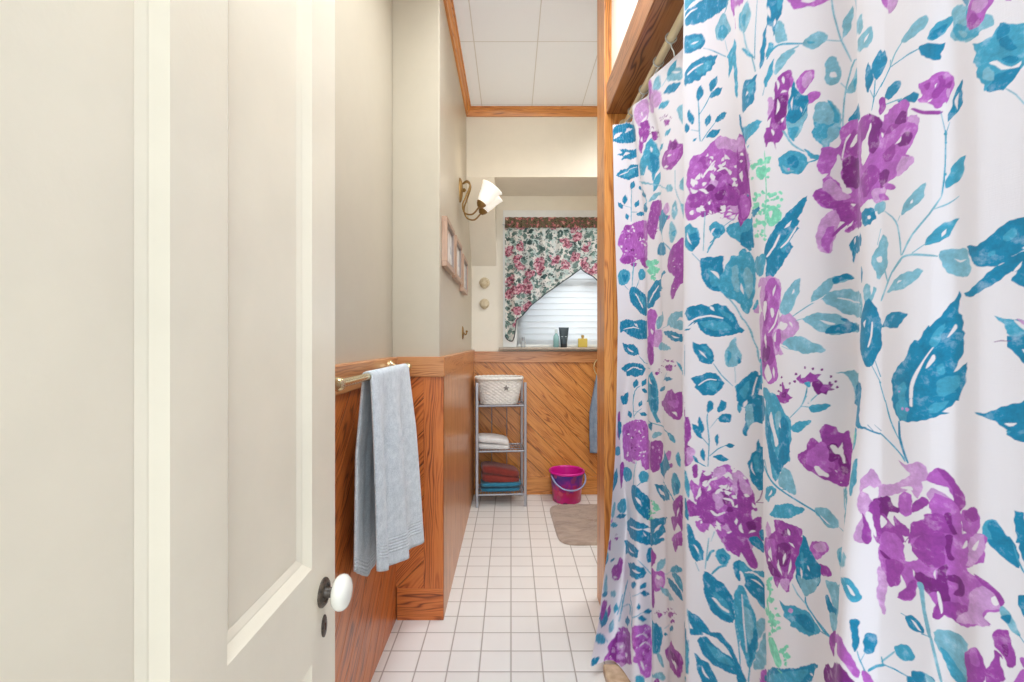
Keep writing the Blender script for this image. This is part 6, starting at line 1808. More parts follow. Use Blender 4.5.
l4159 2035,321 153,16 17,14 5,10 -1,5 -5,-4 -20,-5 -10,-10 -7,-32 -13
l4146 2030,6 -32,7 3,-7 32
t4489 2124,18 11,17 6,11 0,10 -4,16 -13,11 -19,1 -9,-2 -7,-5 -7,-6 -3,-7 0,-15 6,-7 5,-6 5,-16 15,-15 7
w4532 2121,1 1,5 0,11 -8,9 -13,-2 -4,-4 0,-5 2,-5 7
l4139 1946,341 177,-316 -127,-29 -52
l4068 1937,2 8,7 2,28 3,21 4,19 -6,12 -22,296 99,-293 -168,-5 -5,-25 2,-27 24,-28 41
T4067 1868,3 11,6 9,9 3,32 -30,29 -1,4 -8,-1 -12,-8 -10,-15 -6,-17 -1,-16 3,-12 12
l4093 1826,13 8,23 5,20 -1,7 -11,-6 -21,-10 -28,-10 -9,-6 1,-15 13,-12 25
l4142 1947,0 -96,-16 -75,6 3,16 48,6 30,-2 69,-3 24
t3804 1758,41 -2,54 15,56 9,44 -18,46 -29,-34 -32,-41 -21,-16 2,-33 -9,-20 8,-32 -1,7 16,-46 2,8 26
T3887 1731,17 11,27 11,24 6,17 -1,16 -5,11 -8,5 -13,0 -17,-6 -12,-11 -5,-64 5,-26 10,-10 10
p3886 1745,-9 -11,-2 -1,-16 1,0 5,7 11,6 5,13 -2
t4043 1730,60 6,3 4,-60 -4
t4008 1765,10 -9,37 -17,18 -2,30 4,2 5,-42 2,-51 21
T4548 2011,2 9,3 6,4 2,4 2,5 -2,4 -4,2 -7,-1 -51,-4 -30,-2 -1,-3 5,-9 23,-3 16
T4581 1956,-1 17,2 8,5 11,7 9,6 5,6 -1,6 -5,4 -7,2 -7,0 -8,-2 -10,-3 -9,-12 -18,-4 -4,-4 -2,-4 1,-4 4
t4567 1938,4 -17,4 -11,20 -35,1 1,-18 36,-9 27
t4586 1937,-9 -25,2 0,8 24
t4597 1886,6 5,14 16,14 10,6 6,0 4,-7 -2,-16 -11,-16 -18,-3 -7
P4099 1725,9 28,7 13,10 10,12 8,9 -1,3 -16,-5 -61,-1 -10,-3 -6,-11 -2,-22 10,-8 17
m4142 1772,338 172,41 10,43 -54,16 -19,0 -11,-4 -9,-7 1,-9 5,-12 9,-30 14,-32 -1,-340 -145
w4516 1875,25 -6,14 -17,-4 16,-5 7,-8 4
D4070 1611,7 12,14 9,13 6,8 -3,7 -4,8 1,18 32,326 188,39 18,33 -7,12 -11,11 -8,-3 -6,-19 -15,-73 -49,-377 -226,-23 9,-4 29
m4582 1886,2 4,4 -1,5 -3,7 -8,8 -12,4 -9,-4 -6,-10 -4,-6 2,-5 11,-3 15
t4577 1912,10 -28,2 1,-10 28
g3738 1789,-13 -12,-40 -17,18 25,41 17
g3743 1735,-17 -13,-15 -5,0 6,7 8,22 5
g3730 1808,-5 -7,-15 -4,0 8,3 3,17 5
g3722 1787,-16 -10,-33 -3,23 13,14 4,9 1
g3760 1787,-10 -8,-25 -13,-13 -3,-12 5,9 6,24 12,22 3
g3751 1832,-10 -12,-40 -17,6 15,34 20,13 6
g3719 1808,-15 -15,-22 -8,0 10,12 13
g3762 1741,-7 -10,-10 -8,-13 -3,-27 -3,-7 2,4 9,13 11,25 9,20 4,5 -4
g3727 1779,-12 -11,-22 -10,3 11,20 11,9 4
g3740 1800,-10 -12,-14 -5,-20 -7,-19 -4,-8 2,24 15,40 17,6 2
g3701 1809,20 -56,-9 -13,-24 -19,-9 -24,18 -33,49 -66,10 5,-54 105,10 21,17 14,11 17,-5 20,-22 34
g3733 1577,-43 -25,8 22,14 7,15 6
g3780 1612,-34 -19,-8 -2,-13 4,8 9,11 8,15 6,12 2,7 -3
g3739 1623,0 -5,-9 -4,-8 -3,-10 1,19 11,5 1
g3762 1653,-18 -15,-28 -13,-3 15,6 6,35 13,8 -1
g3762 1676,-15 -15,-22 -4,-5 3,11 16,26 5
g3815 1668,-30 -16,-3 8,11 9,4 0
g3776 1637,-3 -8,-16 -4,2 8,12 7,5 2
g3769 1669,-10 -14,-23 -5,-8 7,17 16,12 5,9 3
g3742 1675,-8 -11,-18 -12,-15 -4,-24 -6,-19 -4,-6 2,45 28,17 10,14 5,12 -1
g3757 1644,-3 -5,-26 -6,24 15,5 1
g3789 1651,-2 -8,-9 -8,-19 -9,-18 -4,-5 4,11 19,10 8,14 6,14 1
g3806 1700,-10 -8,-7 2,4 6
g3745 1658,-17 -12,-15 -8,-17 4,8 6,30 14,13 5
g3809 1662,-12 -10,-8 -2,-11 0,2 8,7 6,6 0
g3759 1673,-14 -12,-9 -2,-29 -2,43 19
g3734 1631,-28 -13,-18 -6,1 8,11 9,25 8
g3759 1612,-3 -7,-10 -2,-5 1,8 9
g3819 1694,-37 -16,-11 4,16 15,6 2
g3717 1671,-23 -13,-4 4,11 7
g3728 1678,-11 -10,-20 -13,-20 -7,-40 -9,-12 1,14 13,19 15
g3817 1641,-35 -22,-4 8,13 13,16 9,8 -3
g3791 1719,-12 -11,-7 -3,-5 1,-5 4,19 9
g3687 1533,15 19,28 16,21 6,15 -7,51 -62,6 -15,-6 -12,-12 -10,-15 -4,-15 3,-20 7,-38 26,-20 19
g3875 1555,-4 -8,-9 -8,-12 -7,-11 -3,-7 1,0 5,8 12,10 12,7 0,15 -1
g3839 1551,-35 -21,-7 7,7 7,13 9,17 1
g3853 1527,-1 -6,-16 -8,-2 3,2 5,9 9,11 4
g3839 1549,-5 -8,-5 -3,-4 -3,-6 5,18 13
g3863 1584,-15 -12,-8 -4,-3 2,0 6,13 14,7 3,5 0
g3853 1509,0 -10,-16 -2,5 17,15 6
g3845 1570,-8 -8,-12 -8,7 15
g3842 1560,-2 -4,-4 -6,-22 -7,-2 2,7 10,10 8,5 1
g3866 1555,-5 -8,-5 -2,-6 0,0 2,11 9
g3850 1569,-8 -13,-10 -6,-11 -6,-7 3,-5 6,10 9,23 15,6 1
T3650 1375,27 25,35 22,38 22,126 56,28 18,50 37,51 30,18 6,0 -8,-25 -39,-9 -35,-25 -25,-64 -37,-102 -56,-138 -67,-417 -210,7 31
t3697 1383,72 44,118 69,62 42,15 6,2 -14,-11 -25,-24 -29,-48 -33,-74 -42,-83 -41,-56 -20,-10 9
g3786 1452,35 0,6 7,-34 -1
w3976 1533,6 -5,14 3,-5 7,-6 0
p4609 3893,0 6,4 2,7 -2,33 -21,11 -10,0 -8,-7 -7,-13 -8,-6 -2,-7 5,-8 13,-9 19
m4606 3902,4 2,10 -3,7 -7,2 -11,-2 -12,-3 -5,-7 9,-8 16
l4677 3732,-1 6,13 13,17 13,10 5,10 1,10 -1,9 -2,4 -3,3 -5,1 -5,-1 -7,-3 -7,-4 -6,-8 -5,-21 -3,-29 2
l4676 3734,-16 -11,-8 -8,-7 -9,-8 -19,3 -2,16 27,22 19
t4729 3685,-23 2,-15 0,-53 -3,1 -3,54 2,36 -1
t4637 3687,-31 -41,-2 -5,2 -2,30 38,4 8
t4637 3705,-1 -24,1 0,3 22
T4729 3686,2 7,6 0,29 -19,23 -5,1 -9,-2 -8,-9 -9,-1 -8,-3 -6,-11 3,-13 8,-10 8,-8 11,-4 14
t4745 3702,6 9,12 10,8 6,8 3,8 2,9 1,8 -3,3 -5,2 -6,-1 -6,-4 -5,-13 -12,-7 -4,-14 -4,-7 1,-6 1,-9 6,-3 3
T4749 3703,3 4,6 5,8 3,22 2,7 -1,1 -5,-4 -6,-5 -6,-14 -8,-7 -1,-7 3,-7 5
l4804 3738,5 7,9 2,14 -6,15 -12,23 -36,29 -20,6 -15,3 -15,-1 -8,-4 -3,-16 8,-17 -8,-13 0,-15 4,-16 11,-13 12,-8 12,-4 12,3 23,-1 16
t4842 3712,5 6,8 3,4 0,-7 -25,-5 -9,-3 5,-2 11
t4808 3698,6 0,13 -7,15 -10,17 -15,17 -17,7 -11,-2 -5,-10 -2,-12 3,-14 6,-16 11,-11 10,-7 14,-4 14
l4818 3680,8 -4,13 -11,8 -9,0 -4,-5 -3,-7 2,-7 9,-8 14
T4832 3756,7 -4,8 -5,6 -6,0 -7,-3 -6,-3 -4,-3 2,-7 13,-6 13
m4853 3735,9 0,11 -5,20 -11,9 -6,5 -7,-1 -10,-18 -33,-5 -4,-7 -3,-9 -1,-8 2,-7 3,-5 5,-3 7,0 7,3 19,2 28
P4847 3687,7 5,8 3,8 -2,5 -10,5 -13,1 -10,-4 -4,-8 -1,-7 2,-6 3,-5 4,-4 6,-2 5,0 7
p4859 3726,13 -5,14 -8,9 -7,0 -8,-5 -9,-7 -5,-6 2,-7 8,-6 8,-5 9,-2 10
m4930 3682,2 1,6 0,4 -8,0 -2,-9 6
t4860 3620,14 -6,18 -1,15 -4,6 13,10 9,15 -11,23 -11,7 -4,0 -94,-12 -8,-29 -33,-20 10,-15 10,-5 15,-15 20,-2 15,8 10,-11 22,3 19
T4911 3518,8 0,19 -5,17 3,5 -1,1 -4,-1 -6,-4 -7,-5 -6,-18 -17,-5 -3,-5 0,-10 4,-10 6,-8 6,0 5,8 9,4 12
T4919 3632,6 -3,8 -7,5 -7,0 -6,-4 -6,-4 -3,-6 -2,-7 0,-4 2,-1 11,3 13
T4923 3546,2 2,6 0,7 -1,7 -5,8 -7,3 -6,-2 -3,-6 -2,-6 1,-8 6,-7 8
w4899 3551,7 0,9 -3,12 -17,7 -7,8 -6,8 0,6 2,4 2,0 -6,-4 -6,-9 2,-17 6,-7 3,-6 8,-6 9,-8 7
T4919 3592,4 3,8 -1,7 -3,6 -11,7 -13,2 -9,-6 -1,-9 3,-8 5,-6 10,-4 10
l4883 3538,4 3,7 0,5 -2,4 -11,4 -14,0 -9,-5 -1,-8 3,-7 5,-3 8,-1 10
l4930 3472,18 -23,19 -36,2 2,-12 23,-7 13,-14 17,-5 5
T4606 3688,4 1,13 9,4 10,0 14,-7 25,-15 -10,-6 -10,-1 -13,6 -22
T4622 3604,2 14,3 7,10 4,20 5,7 -2,5 -4,4 -4,1 -6,-2 -7,-4 -7,-7 -6,-18 -8,-6 0,-12 7,-3 3
t4621 3579,44 -8,11 -3,3 0,-1 3,-15 4,-31 5,-13 2
T4664 3571,8 1,14 -1,25 -3,9 -7,5 -5,1 -5,0 -5,-3 -5,-4 -3,-8 3,-30 17,-12 7
m4726 3586,11 2,12 0,8 8,12 -1,14 -2,10 -8,8 -10,5 -11,1 -11,0 -13,-3 -12,-5 -11,-8 -8,-9 -7,-10 -3,-8 6,-10 11,-28 19,-4 6,2 6,9 2,6 5
P4766 3550,6 4,2 3,-2 17,0 6,4 2,7 0,4 -3,1 -9,0 -13,-1 -11,-3 -7,-5 -6,-5 -4,-5 0,-5 2,-3 4,0 5
P4739 3576,6 2,6 0,6 -2,-1 -7,-3 -8,-4 -3,-3 3,-5 9
p4791 3539,3 5,5 2,2 -2,-3 -21,-3 -8,-2 5,-2 10
w4749 3524,8 0,4 5,-7 0,-3 -1
P4708 3524,-2 3,4 0,6 -2,16 -13,10 -7,41 -17,1 -4,-3 -3,-7 0,-24 10,-13 7,-12 9
w4779 3489,1 5,4 12,3 2,3 0,1 -2,0 -5,-4 -12,-3 -2,-4 0
w4767 3555,2 4,3 8,-6 -3,0 -3
P4787 3551,4 5,8 3,5 1,0 -6,-2 -8,-3 -6,-4 2,-6 5
T4795 3453,4 2,6 4,14 11,7 8,5 8,2 11,1 11,-4 34,-1 7,-4 -2,-13 -21,-11 -28,-4 -20,-2 -19
w4817 3476,1 22,3 21,-9 -9,-3 -7,1 -10
t4779 3486,10 -61,0 -21,2 -2,1 14,-1 9,-9 52,-2 9
t4798 3452,-9 -29,2 -1,8 29
m4606 3506,5 24,9 20,14 10,16 5,19 0,17 -5,10 -8,5 -11,-2 -14,-1 -14,28 -13,4 -11,-1 -13,-15 -46,-9 -12,-25 1,-30 8,-26 13,-18 17,-5 24
D4657 3508,4 10,7 9,7 6,7 -2,7 -6,5 -7,1 -8,0 -9,-3 -9,-6 -8,-10 -8,-8 -2,-6 8,-4 13
p4698 3505,7 3,10 -2,6 -3,5 -6,2 -7,1 -8,-2 -9,-3 -8,-5 -7,-7 -5,-8 -2,-6 4,-2 14,0 21
P4679 3463,7 3,11 0,8 -2,4 -8,2 -10,-1 -7,-6 -2,-10 2,-8 4,-5 7,-4 7
w4657 3459,14 8,15 17,-16 -1,-8 -3,-4 -6
w4617 3551,9 -1,4 0,3 4,2 7,-13 -3
P4599 3608,7 3,8 -2,6 -7,2 -12,-1 -15,-3 -12,-4 -6,-8 -3,-5 3,-3 15,-1 22
P4606 3519,5 -5,8 -8,5 -7,-5 -2,-8 1,-5 2,-3 7,0 8
P4627 3501,7 6,7 3,9 -1,12 -4,11 -6,6 -8,-5 -9,-24 -14,-12 -3,-11 0,-7 3,-1 10,4 13
m4606 3473,19 18,25 0,25 4,23 -1,17 -10,9 -13,1 -16,-4 -17,-7 -12,-18 -16,-4 -6,21 -20,2 -8,-5 -8,-13 -10,-18 -8,-44 -4,-18 -12,-11 3,-6 67
D4668 3442,10 17,8 6,8 1,10 -2,6 -4,1 -9,-2 -10,-4 -8,-8 -2,-18 1,-6 2,-4 4
p4679 3403,10 0,13 -6,8 -6,5 -6,2 -7,-1 -6,-6 -6,-18 -9,-21 -6,-7 4,1 14,6 20
D4606 3378,10 5,13 1,9 -3,3 -7,-2 -12,-4 -10,-9 -7,-12 -6,-8 -2,-4 11,0 16
m4613 3339,5 3,13 1,12 -2,8 -7,7 -7,3 -7,-3 -3,-7 0,-8 2,-25 14
m4606 3319,5 -1,16 -8,15 -13,2 -5,-6 0,-30 3,-2 2,-3 7,0 9
w4657 3447,12 -1,6 1,3 4,1 11
w4609 3503,-1 -7,5 -12,3 4,1 3,-1 5
P4616 3439,10 7,13 4,11 0,6 -11,2 -16,-1 -12,-8 -7,-12 -2,-10 2,-6 9,-5 15
l4601 3289,5 3,8 1,6 -3,4 -4,2 -7,0 -11,-1 -5,-3 -4,-14 -4,-7 3,-2 9,0 12
l4623 3261,27 -25,12 -16,7 -14,7 -32,7 -55,3 0,-2 35,-6 36,-4 16,-7 16,-13 16,-29 24
l4678 3235,-7 -15,1 -1,8 15
t4789 3434,-1 -89,-3 -45,-4 -40,2 -1,2 8,4 31,2 46,1 73,-1 17
t4793 3421,-1 -3,-2 1,-3 3,-1 2,0 2,2 3,4 -2,1 -1
t4793 3315,-1 -2,-3 1,-2 6,3 1,1 0,1 -2
t4793 3398,-4 -1,-1 5,2 3,3 -4
t4792 3277,4 0,20 11,12 12,8 17,5 26,-1 5,-5 0,-23 -9,-12 -12,-6 -16,-3 -28
l4781 3261,-26 -41,-27 -30,-14 -17,-12 -19,-17 -34,4 -2,18 32,11 19,14 16,26 31,11 16,14 26
l4768 3229,18 3,10 3,9 5,17 10,-2 1,-26 -12,-26 -8
l4682 3234,7 -1,29 10,14 13,11 17,8 26,0 6,-3 -1,-24 -10,-17 -11,-13 -15,-12 -28
w4709 3259,6 1,2 2,0 3,-1 6,-6 -6
t4749 3138,6 -1,16 1,9 2,7 4,7 5,12 15,13 23,2 5,-6 1,-24 -1,-16 -8,-6 -6,-6 -7,-5 -9,-8 -17
w4783 3152,5 4,3 3,1 5,1 8,-8 -7,-2 -4
l4717 3118,35 22,-1 2,-36 -21
l4659 3075,20 25,12 10,11 3,11 0,13 -2,50 -11,0 3,-12 5,-38 10,-14 1,-12 0,-14 -4,-12 -11,-12 -15,-6 -11
l4776 3103,6 8,9 5,11 2,26 -2,11 -6,8 -16,6 -18,1 -14,-4 -11,-8 -9,-13 -4,-16 5,-14 9,-8 11,-7 13,-5 14
w4808 3091,16 -8,18 0,-11 -4,-7 -1,-7 4
l4597 3134,9 43,7 13,6 3,7 -6,5 -9,5 -15,2 -18,0 -18,-1 -16,-3 -17,-7 -13,-10 -11,-11 -7,-9 3,-2 17
w4617 3118,-3 -7,-6 0,-6 1,-5 4,-4 9,2 2,13 3,5 -1,3 -4
l4719 3068,1 2,6 4,6 2,6 -3,5 -6,2 -3,-7 0
T4844 3114,13 2,17 -1,33 26,16 9,15 7,10 2,15 0,5 -7,2 -29,-2 -28,-10 -10,-13 -5,-22 -15,-14 -6,-14 -4,-10 0,-11 3,-9 7,-9 11,-9 19
t4923 3128,5 7,7 7,7 1,2 -6,2 -10,-1 -9,-4 -4,-6 -2,-5 0,-4 4,-3 6
t4892 3089,4 4,7 1,4 -2,-1 -8,-3 -10,-4 -6,-3 5,-4 9
w4956 3090,5 -3,2 0,2 2,3 4,-8 0
T4901 3044,2 3,20 8,9 11,6 6,9 5,12 3,9 1,3 -3,0 -4,-8 -17,-8 -12,-10 -8,-15 -1,-18 4
T4947 3037,1 6,8 16,4 5,5 4,3 -1,2 -10,0 -13,-2 -10,-7 -2,-8 1
l4615 2994,4 6,28 58,9 16,30 30,-2 3,-22 -17,-11 -13,-10 -17,-28 -57,-2 -8
l4640 3048,-10 37,-8 20,-4 -1,1 -4,14 -43,4 -10
l4634 3019,8 -2,41 3,24 10,18 14,18 23,2 5,-6 1,-30 -4,-24 -6,-23 -13,-26 -25
w4671 3040,18 7,-8 2,-4 0,-3 -3
T4859 3078,26 2,32 -2,21 -2,1 -4,-7 -5,-17 -6,-29 -7,-7 2,-10 6,-12 10
T4831 2999,22 8,26 25,13 10,46 26,12 5,6 -1,-6 -13,-12 -18,-15 -13,-49 -36,-14 -5,-13 0,-11 5
T4933 3020,2 6,10 10,11 27,9 12,3 -5,1 -24,0 -32,-1 -24,-3 -5,-9 11,-17 16
w4938 3036,9 4,4 4,3 5,2 11,-13 -15
T4614 2917,7 -2,21 -3,11 0,11 2,10 3,15 11,15 21,1 5,-4 2,-29 2,-21 -2,-10 -4,-8 -5,-7 -8,-10 -15
T4597 2958,6 -1,6 -17,5 -19,2 -18,1 -17,-3 -24,-2 -8,-11 -16,-3 8,-2 34,0 48
t4604 2753,18 -52,4 -7,3 1,-19 52,-3 7
T4653 2698,0 60,6 25,16 23,23 14,7 28,8 18,13 13,9 -4,10 28,15 14,3 -6,20 35,27 33,9 26,5 -16,-3 -42,8 -3,0 -40,8 -11,-3 -32,-13 -42,-14 -25,17 12,18 18,2 -15,-9 -42,-14 -49
w4710 2705,0 18,1 22,3 15,5 14,8 17,30 53,9 14,5 4,-22 -40,-17 -41,-6 -17,-5 -18,-2 -40,-4 -6
w4751 2801,4 13,10 22,3 3,2 -1,2 -5,0 -5,-2 -6,-9 -14,-8 -8
w4794 2884,15 32,3 3,2 -1,2 -4,0 -5,-7 -10,-8 -10,-4 -4
w4808 2794,14 21,7 10,6 2,4 0,1 -3,-12 -14,-13 -13,-6 -3
t4774 2806,4 5,5 4,4 0,2 -7,2 -9,0 -8,-3 -5,-5 -2,-4 0,-3 6,-2 9
t4757 2872,5 12,17 26,13 16,3 0,-2 -12,-5 -20,-5 -17,-6 -10,-6 -8,-5 -4,-5 2,-4 6
t4675 2742,7 9,10 6,6 -2,3 -14,0 -22,-3 -15,-5 -7,-8 0,-6 4,-4 11,-1 17
t4783 2774,10 8,14 6,11 -1,4 -11,-3 -18,-6 -14,-13 -10,-16 -5,-10 0,-1 12,3 18
p4682 2729,-5 -2,-1 6,5 0
t4661 2767,40 0,1 1,-41 0
t4766 2725,47 17,-1 2,-46 -18
T4787 2910,3 10,7 17,7 11,4 1,5 -2,3 -5,-1 -7,-3 -8,-4 -7,-8 -6,-8 -4
t4899 2935,16 -1,23 -9,15 0,15 -15,0 -37,-30 7,-13 12,-6 24
T4927 2887,11 -5,15 7,15 -7,0 -76,-15 19,-11 19,-15 14,1 12
D4902 2872,13 3,17 -1,0 1,-17 2,-11 -3,-3 -1
w4953 2856,3 0,7 -3,5 -4,2 -6,0 -6,-2 -2,-5 5,-7 9
w4939 2925,11 -5,6 -5,9 -12,3 -5,-1 -1,-3 0,-4 1,-10 10,-8 10,-3 5
p4943 2928,4 -1,7 -3,6 -4,2 -4,0 -4,-2 -1,-6 4
t4626 2699,11 -38,8 -20,10 -19,20 -29,2 1,-27 49,-21 57
t4608 2598,34 -21,28 -19,11 -9,13 -16,3 2,-5 11,-8 7,-23 18,-41 25,-10 5
T4675 2646,-1 -12,0 -17,1 -18,4 -16,15 -40,5 -8,4 -5,3 3,-14 38,-9 31,-3 45
T4653 2706,168 22,-13 -18,-21 -25,14 -2,-35 -16,-61 -20,-26 -3,-11 19
t4668 2698,8 10,13 3,9 -3,5 -14,2 -21,0 -16,-7 -8,-10 -2,-9 3,-7 14,-4 19
w4711 2713,3 2,3 1,2 -2,0 -15,0 -5,-2 -3,-3 1,-3 1,-1 7
p4694 2683,-3 -4,-5 0,-1 2,1 4,3 2,3 -1
p4710 2683,-5 -6,-2 -1,-4 3,-1 6,0 1,5 2,5 -2
t4761 2705,13 7,16 4,9 1,-1 -6,-7 -12,-8 -8,-9 -6,-11 -3,-6 -1,-3 6,1 9
T4862 2699,21 0,24 14,31 11,15 7,3 10,12 -1,0 -104,-26 7,-15 12,5 7,-17 8,-12 10
w4920 2678,5 2,13 2,5 1,0 -2,-6 -6,-5 -2,-4 0,-6 3
t4923 2661,2 1,7 0,0 -2,-2 -3,-2 -2,-2 1
T4958 2618,2 3,4 1,4 0,1 -4,0 -7,-1 -3,-4 2,-4 4
p4669 2530,30 -1,33 14,11 -4,8 -9,6 -10,2 -10,-1 -7,-4 -6,-9 -2,-8 -5,5 -24,-6 -14,-10 -10,-16 15,-37 -22,-31 -14,-26 -7,-10 9,2 13,15 10,52 28,24 14,7 10,-1 9
w4680 2457,21 9,9 2,4 -1,2 -5,0 -3,-6 -2,-24 -2,-6 0
m4754 2520,12 11,13 6,11 -4,9 -8,7 -11,7 -12,12 -12,10 -14,1 -13,-4 -13,-5 -14,-6 -6,-8 29,-7 12,-11 17,-4 2,-17 -4,-11 5,-9 6,-3 11
P4776 2536,5 1,10 -3,8 -6,7 -9,12 -21,13 -14,4 -8,2 -8,-2 -9,-6 -19,-6 -9,-5 -2,-4 7,-8 26,-5 24,-4 12,-16 29
p4749 2457,1 7,4 7,5 5,7 3,8 0,9 -2,8 -6,8 -8,5 -7,-2 -4,-4 -3,-16 -4,-11 -1,-10 0,-6 3,-4 5
m4759 2444,2 13,6 11,11 0,13 -5,14 -8,13 -11,6 -14,2 -19,7 -27,-1 -24,-18 -15,-19 0,-16 29,-13 32,-7 13,-2 7,0 9
P4713 2395,-1 6,1 11,2 9,7 10,7 8,8 6,7 1,6 -1,4 -3,1 -4,0 -5,-4 -6,-6 -9,-10 -11,-15 -12,-5 -2
m4670 2421,7 12,9 8,10 6,7 -1,8 -4,4 -7,1 -6,-6 -27,-3 -10,-6 -7,-8 -5,-11 -1,-8 3,-4 10,-1 16
P4655 2369,4 -2,15 -9,21 -4,6 -4,2 -10,-1 -12,-3 -8,-6 -2,-7 2,-8 4,-8 6,-12 16,-5 18
P4705 2340,5 23,5 10,9 7,18 10,2 6,-1 6,4 4,11 4,13 3,12 -1,8 -6,8 -9,12 -21,5 -13,-8 -13,-28 -16,-44 -19,-37 -12,-9 5
D4787 2413,3 6,6 4,5 0,2 -6,1 -21,12 -22,3 -16,-1 -4,-4 3,-13 18,-11 27
D4616 2404,8 8,13 6,11 2,3 -4,1 -10,3 -7,23 -5,-1 -6,-4 -7,-5 -5,-9 0,-10 2,-8 -2,-3 -10,0 -14,-2 -7,-7 2,-8 10,-4 11,-4 12,0 13
P4617 2356,6 6,9 -3,21 -13,12 -8,18 -17,6 -9,-2 -8,-20 -14,-28 -16,-20 -2,-6 23,1 35
m4826 2426,5 13,8 7,15 11,5 4,5 -1,4 -4,9 -37,0 -10,-4 -12,-6 -15,-8 -11,-8 -8,-9 -5,-7 3,-5 18,-4 26
P4835 2438,7 9,11 9,9 3,5 -5,3 -12,0 -10,-6 -9,-9 -7,-8 -3,-6 5,-5 9
p4862 2387,5 7,7 5,5 0,5 -3,3 -7,0 -6,-8 -8,-14 -8,-12 -4,-1 5,4 11
w4832 2387,2 1,5 0,3 -3,0 -7,-3 -15,-5 16
w4617 2356,5 -1,8 -5,6 -5,0 -5,-3 -5,-12 -16,-3 1,-2 10,-1 16
w4658 2370,29 1,14 9,4 0,1 -10,1 -15,-2 -9,-6 1,-15 15
w4708 2387,24 17,12 17,5 5,6 -2,5 -5,1 -5,-6 -6,-18 -11,-14 -14,-5 -4,-5 1,-5 3
t4879 2415,2 8,4 6,5 5,5 4,6 2,6 0,6 -4,15 -22,4 -8,-2 -6,-11 -8,-18 -7,-14 -2,-6 7,-2 13
T4892 2429,4 8,7 4,8 -2,8 -10,9 -16,2 -13,-6 -8,-11 -4,-10 1,-6 11,-5 16
T4939 2476,7 -3,7 3,5 -17,10 -25,0 -19,-26 -11,1 44
m4613 2293,18 20,25 2,19 -5,13 -12,3 -40,9 -4,11 6,14 12,8 12,-9 6,-13 5,-8 9,2 12,21 18,27 17,25 10,23 7,30 13,31 11,20 5,10 -3,-1 -12,-5 -16,0 -17,-4 -18,-43 -33,6 -6,49 -9,11 -7,9 -8,6 -8,4 -7,-10 -16,5 -5,3 -5,-28 -15,-8 -10,-2 -8,9 -4,5 -5,-16 -12,-25 -16,-17 -8,-14 -5,-29 -1,-13 6,-4 -18,-7 -4,-6 0,-4 6,0 9,4 12,2 13,-11 12,-15 9,-9 11,-7 5,-8 -30,-8 -18,-11 -15,-17 -5,-13 3,7 13,11 16,5 9,1 8,-7 13,-8 7,-9 -28,-11 -12,-13 -8,-13 -4,-11 14,-8 63
p4615 2208,7 -3,9 -12,12 -19,2 -7,0 -7,-3 -5,-5 -4,-3 -8,1 -61,-3 -9,-4 -3,-4 3,-5 14,-5 22,-3 24,0 28,1 29
P4670 2139,6 14,12 22,12 16,9 10,8 6,5 0,1 -8,-1 -13,-3 -12,-5 -12,-7 -12,-7 -7,-11 -6,-13 -3
D4714 2221,6 11,13 9,34 -10,4 11,2 17,11 15,9 9,2 -10,-2 -51,5 -17,10 -29,0 -7,-11 6,-13 10,-6 11,-7 5,-10 -7,-13 -8,-11 10,-10 14,-9 6
D4793 2255,7 3,10 3,11 2,7 -1,5 -3,3 -5,1 -9,-1 -11,-4 -8,-7 -8,-9 -5,-6 1,1 8,4 13,1 9,-8 -1,-9 -4,-6 0,-3 4,0 7
D4789 2347,4 8,6 4,5 -1,0 -10,-3 -29,3 -6,6 -6,-2 -5,-3 -3,-4 -2,-2 0,-4 2,-2 6,-5 29
P4763 2144,2 15,4 14,5 8,10 4,28 7,32 8,3 -10,-8 -14,-18 -13,3 -18,-14 -3,-20 4,-6 0,-6 -16,-7 -3,-6 2,-3 6
w4771 2201,2 4,2 -1,3 -5,5 -24,1 -12,0 -8,-2 -6,-2 -2,-1 5,-4 18
p4850 2224,7 22,10 19,14 9,13 1,11 -4,9 -8,5 -14,-1 -14,-11 -11,-13 -9,-8 -12,-2 -9,9 -4,5 -5,-15 -12,-26 -14,-28 -11,-19 -2,1 8,10 12,12 11,11 12
w4900 2251,2 3,3 4,3 2,3 -2,3 -5,2 -4,-1 -5,-3 -5,-2 -2,-3 -1,-3 1,-3 5
P4862 2293,8 0,24 -7,15 -10,7 -5,7 -10,2 -5,-1 -7,-3 -7,-3 -3,-3 6,-4 10,-5 9,-7 4,-17 7,-17 14
p4850 2377,13 11,14 8,9 1,1 -10,-2 -17,-3 -16,-4 -12,-4 -11,-7 -9,-9 -9,-12 -8,-7 -1,1 8,10 29,-2 25
w4829 2342,8 19,5 7,2 -2,1 -6,-1 -6,-4 -6,-7 -6
w4857 2353,5 10,8 13,5 6,-1 -7,-3 -12,-4 -10,-4 -3,-5 0
w4700 2320,4 -17,4 -9,8 -4,17 -3,3 -4,0 -5,-3 -5,-8 -7,-20 -11,-12 -4,-4 3,0 8,2 13,6 38
P4632 2227,16 11,24 7,16 -1,1 -9,-10 -30,-5 -22,-4 -8,-8 -10,-9 -7,-8 2,-7 18,-7 27
P4711 2295,0 13,6 15,10 13,20 15,22 11,15 0,6 -16,1 -26,-2 -22,-5 -14,-9 -11,-8 -6,-9 -3,-10 -1,-10 3,-11 7,-10 10
D4614 2256,8 -4,26 -12,-3 -4,-8 -2,-8 1,-8 6,-6 10
w4711 2237,3 -22,3 9,0 5,-1 4
w4769 2262,-4 -10,-1 -6,2 -5,3 -7
D4789 2358,4 5,7 3,6 -2,0 -9,-2 -12,-3 -7,-5 4,-5 10
l4722 2204,4 5,7 2,5 -2,3 -7,0 -12,0 -8,-2 -5,-3 -1,-3 2,-9 18
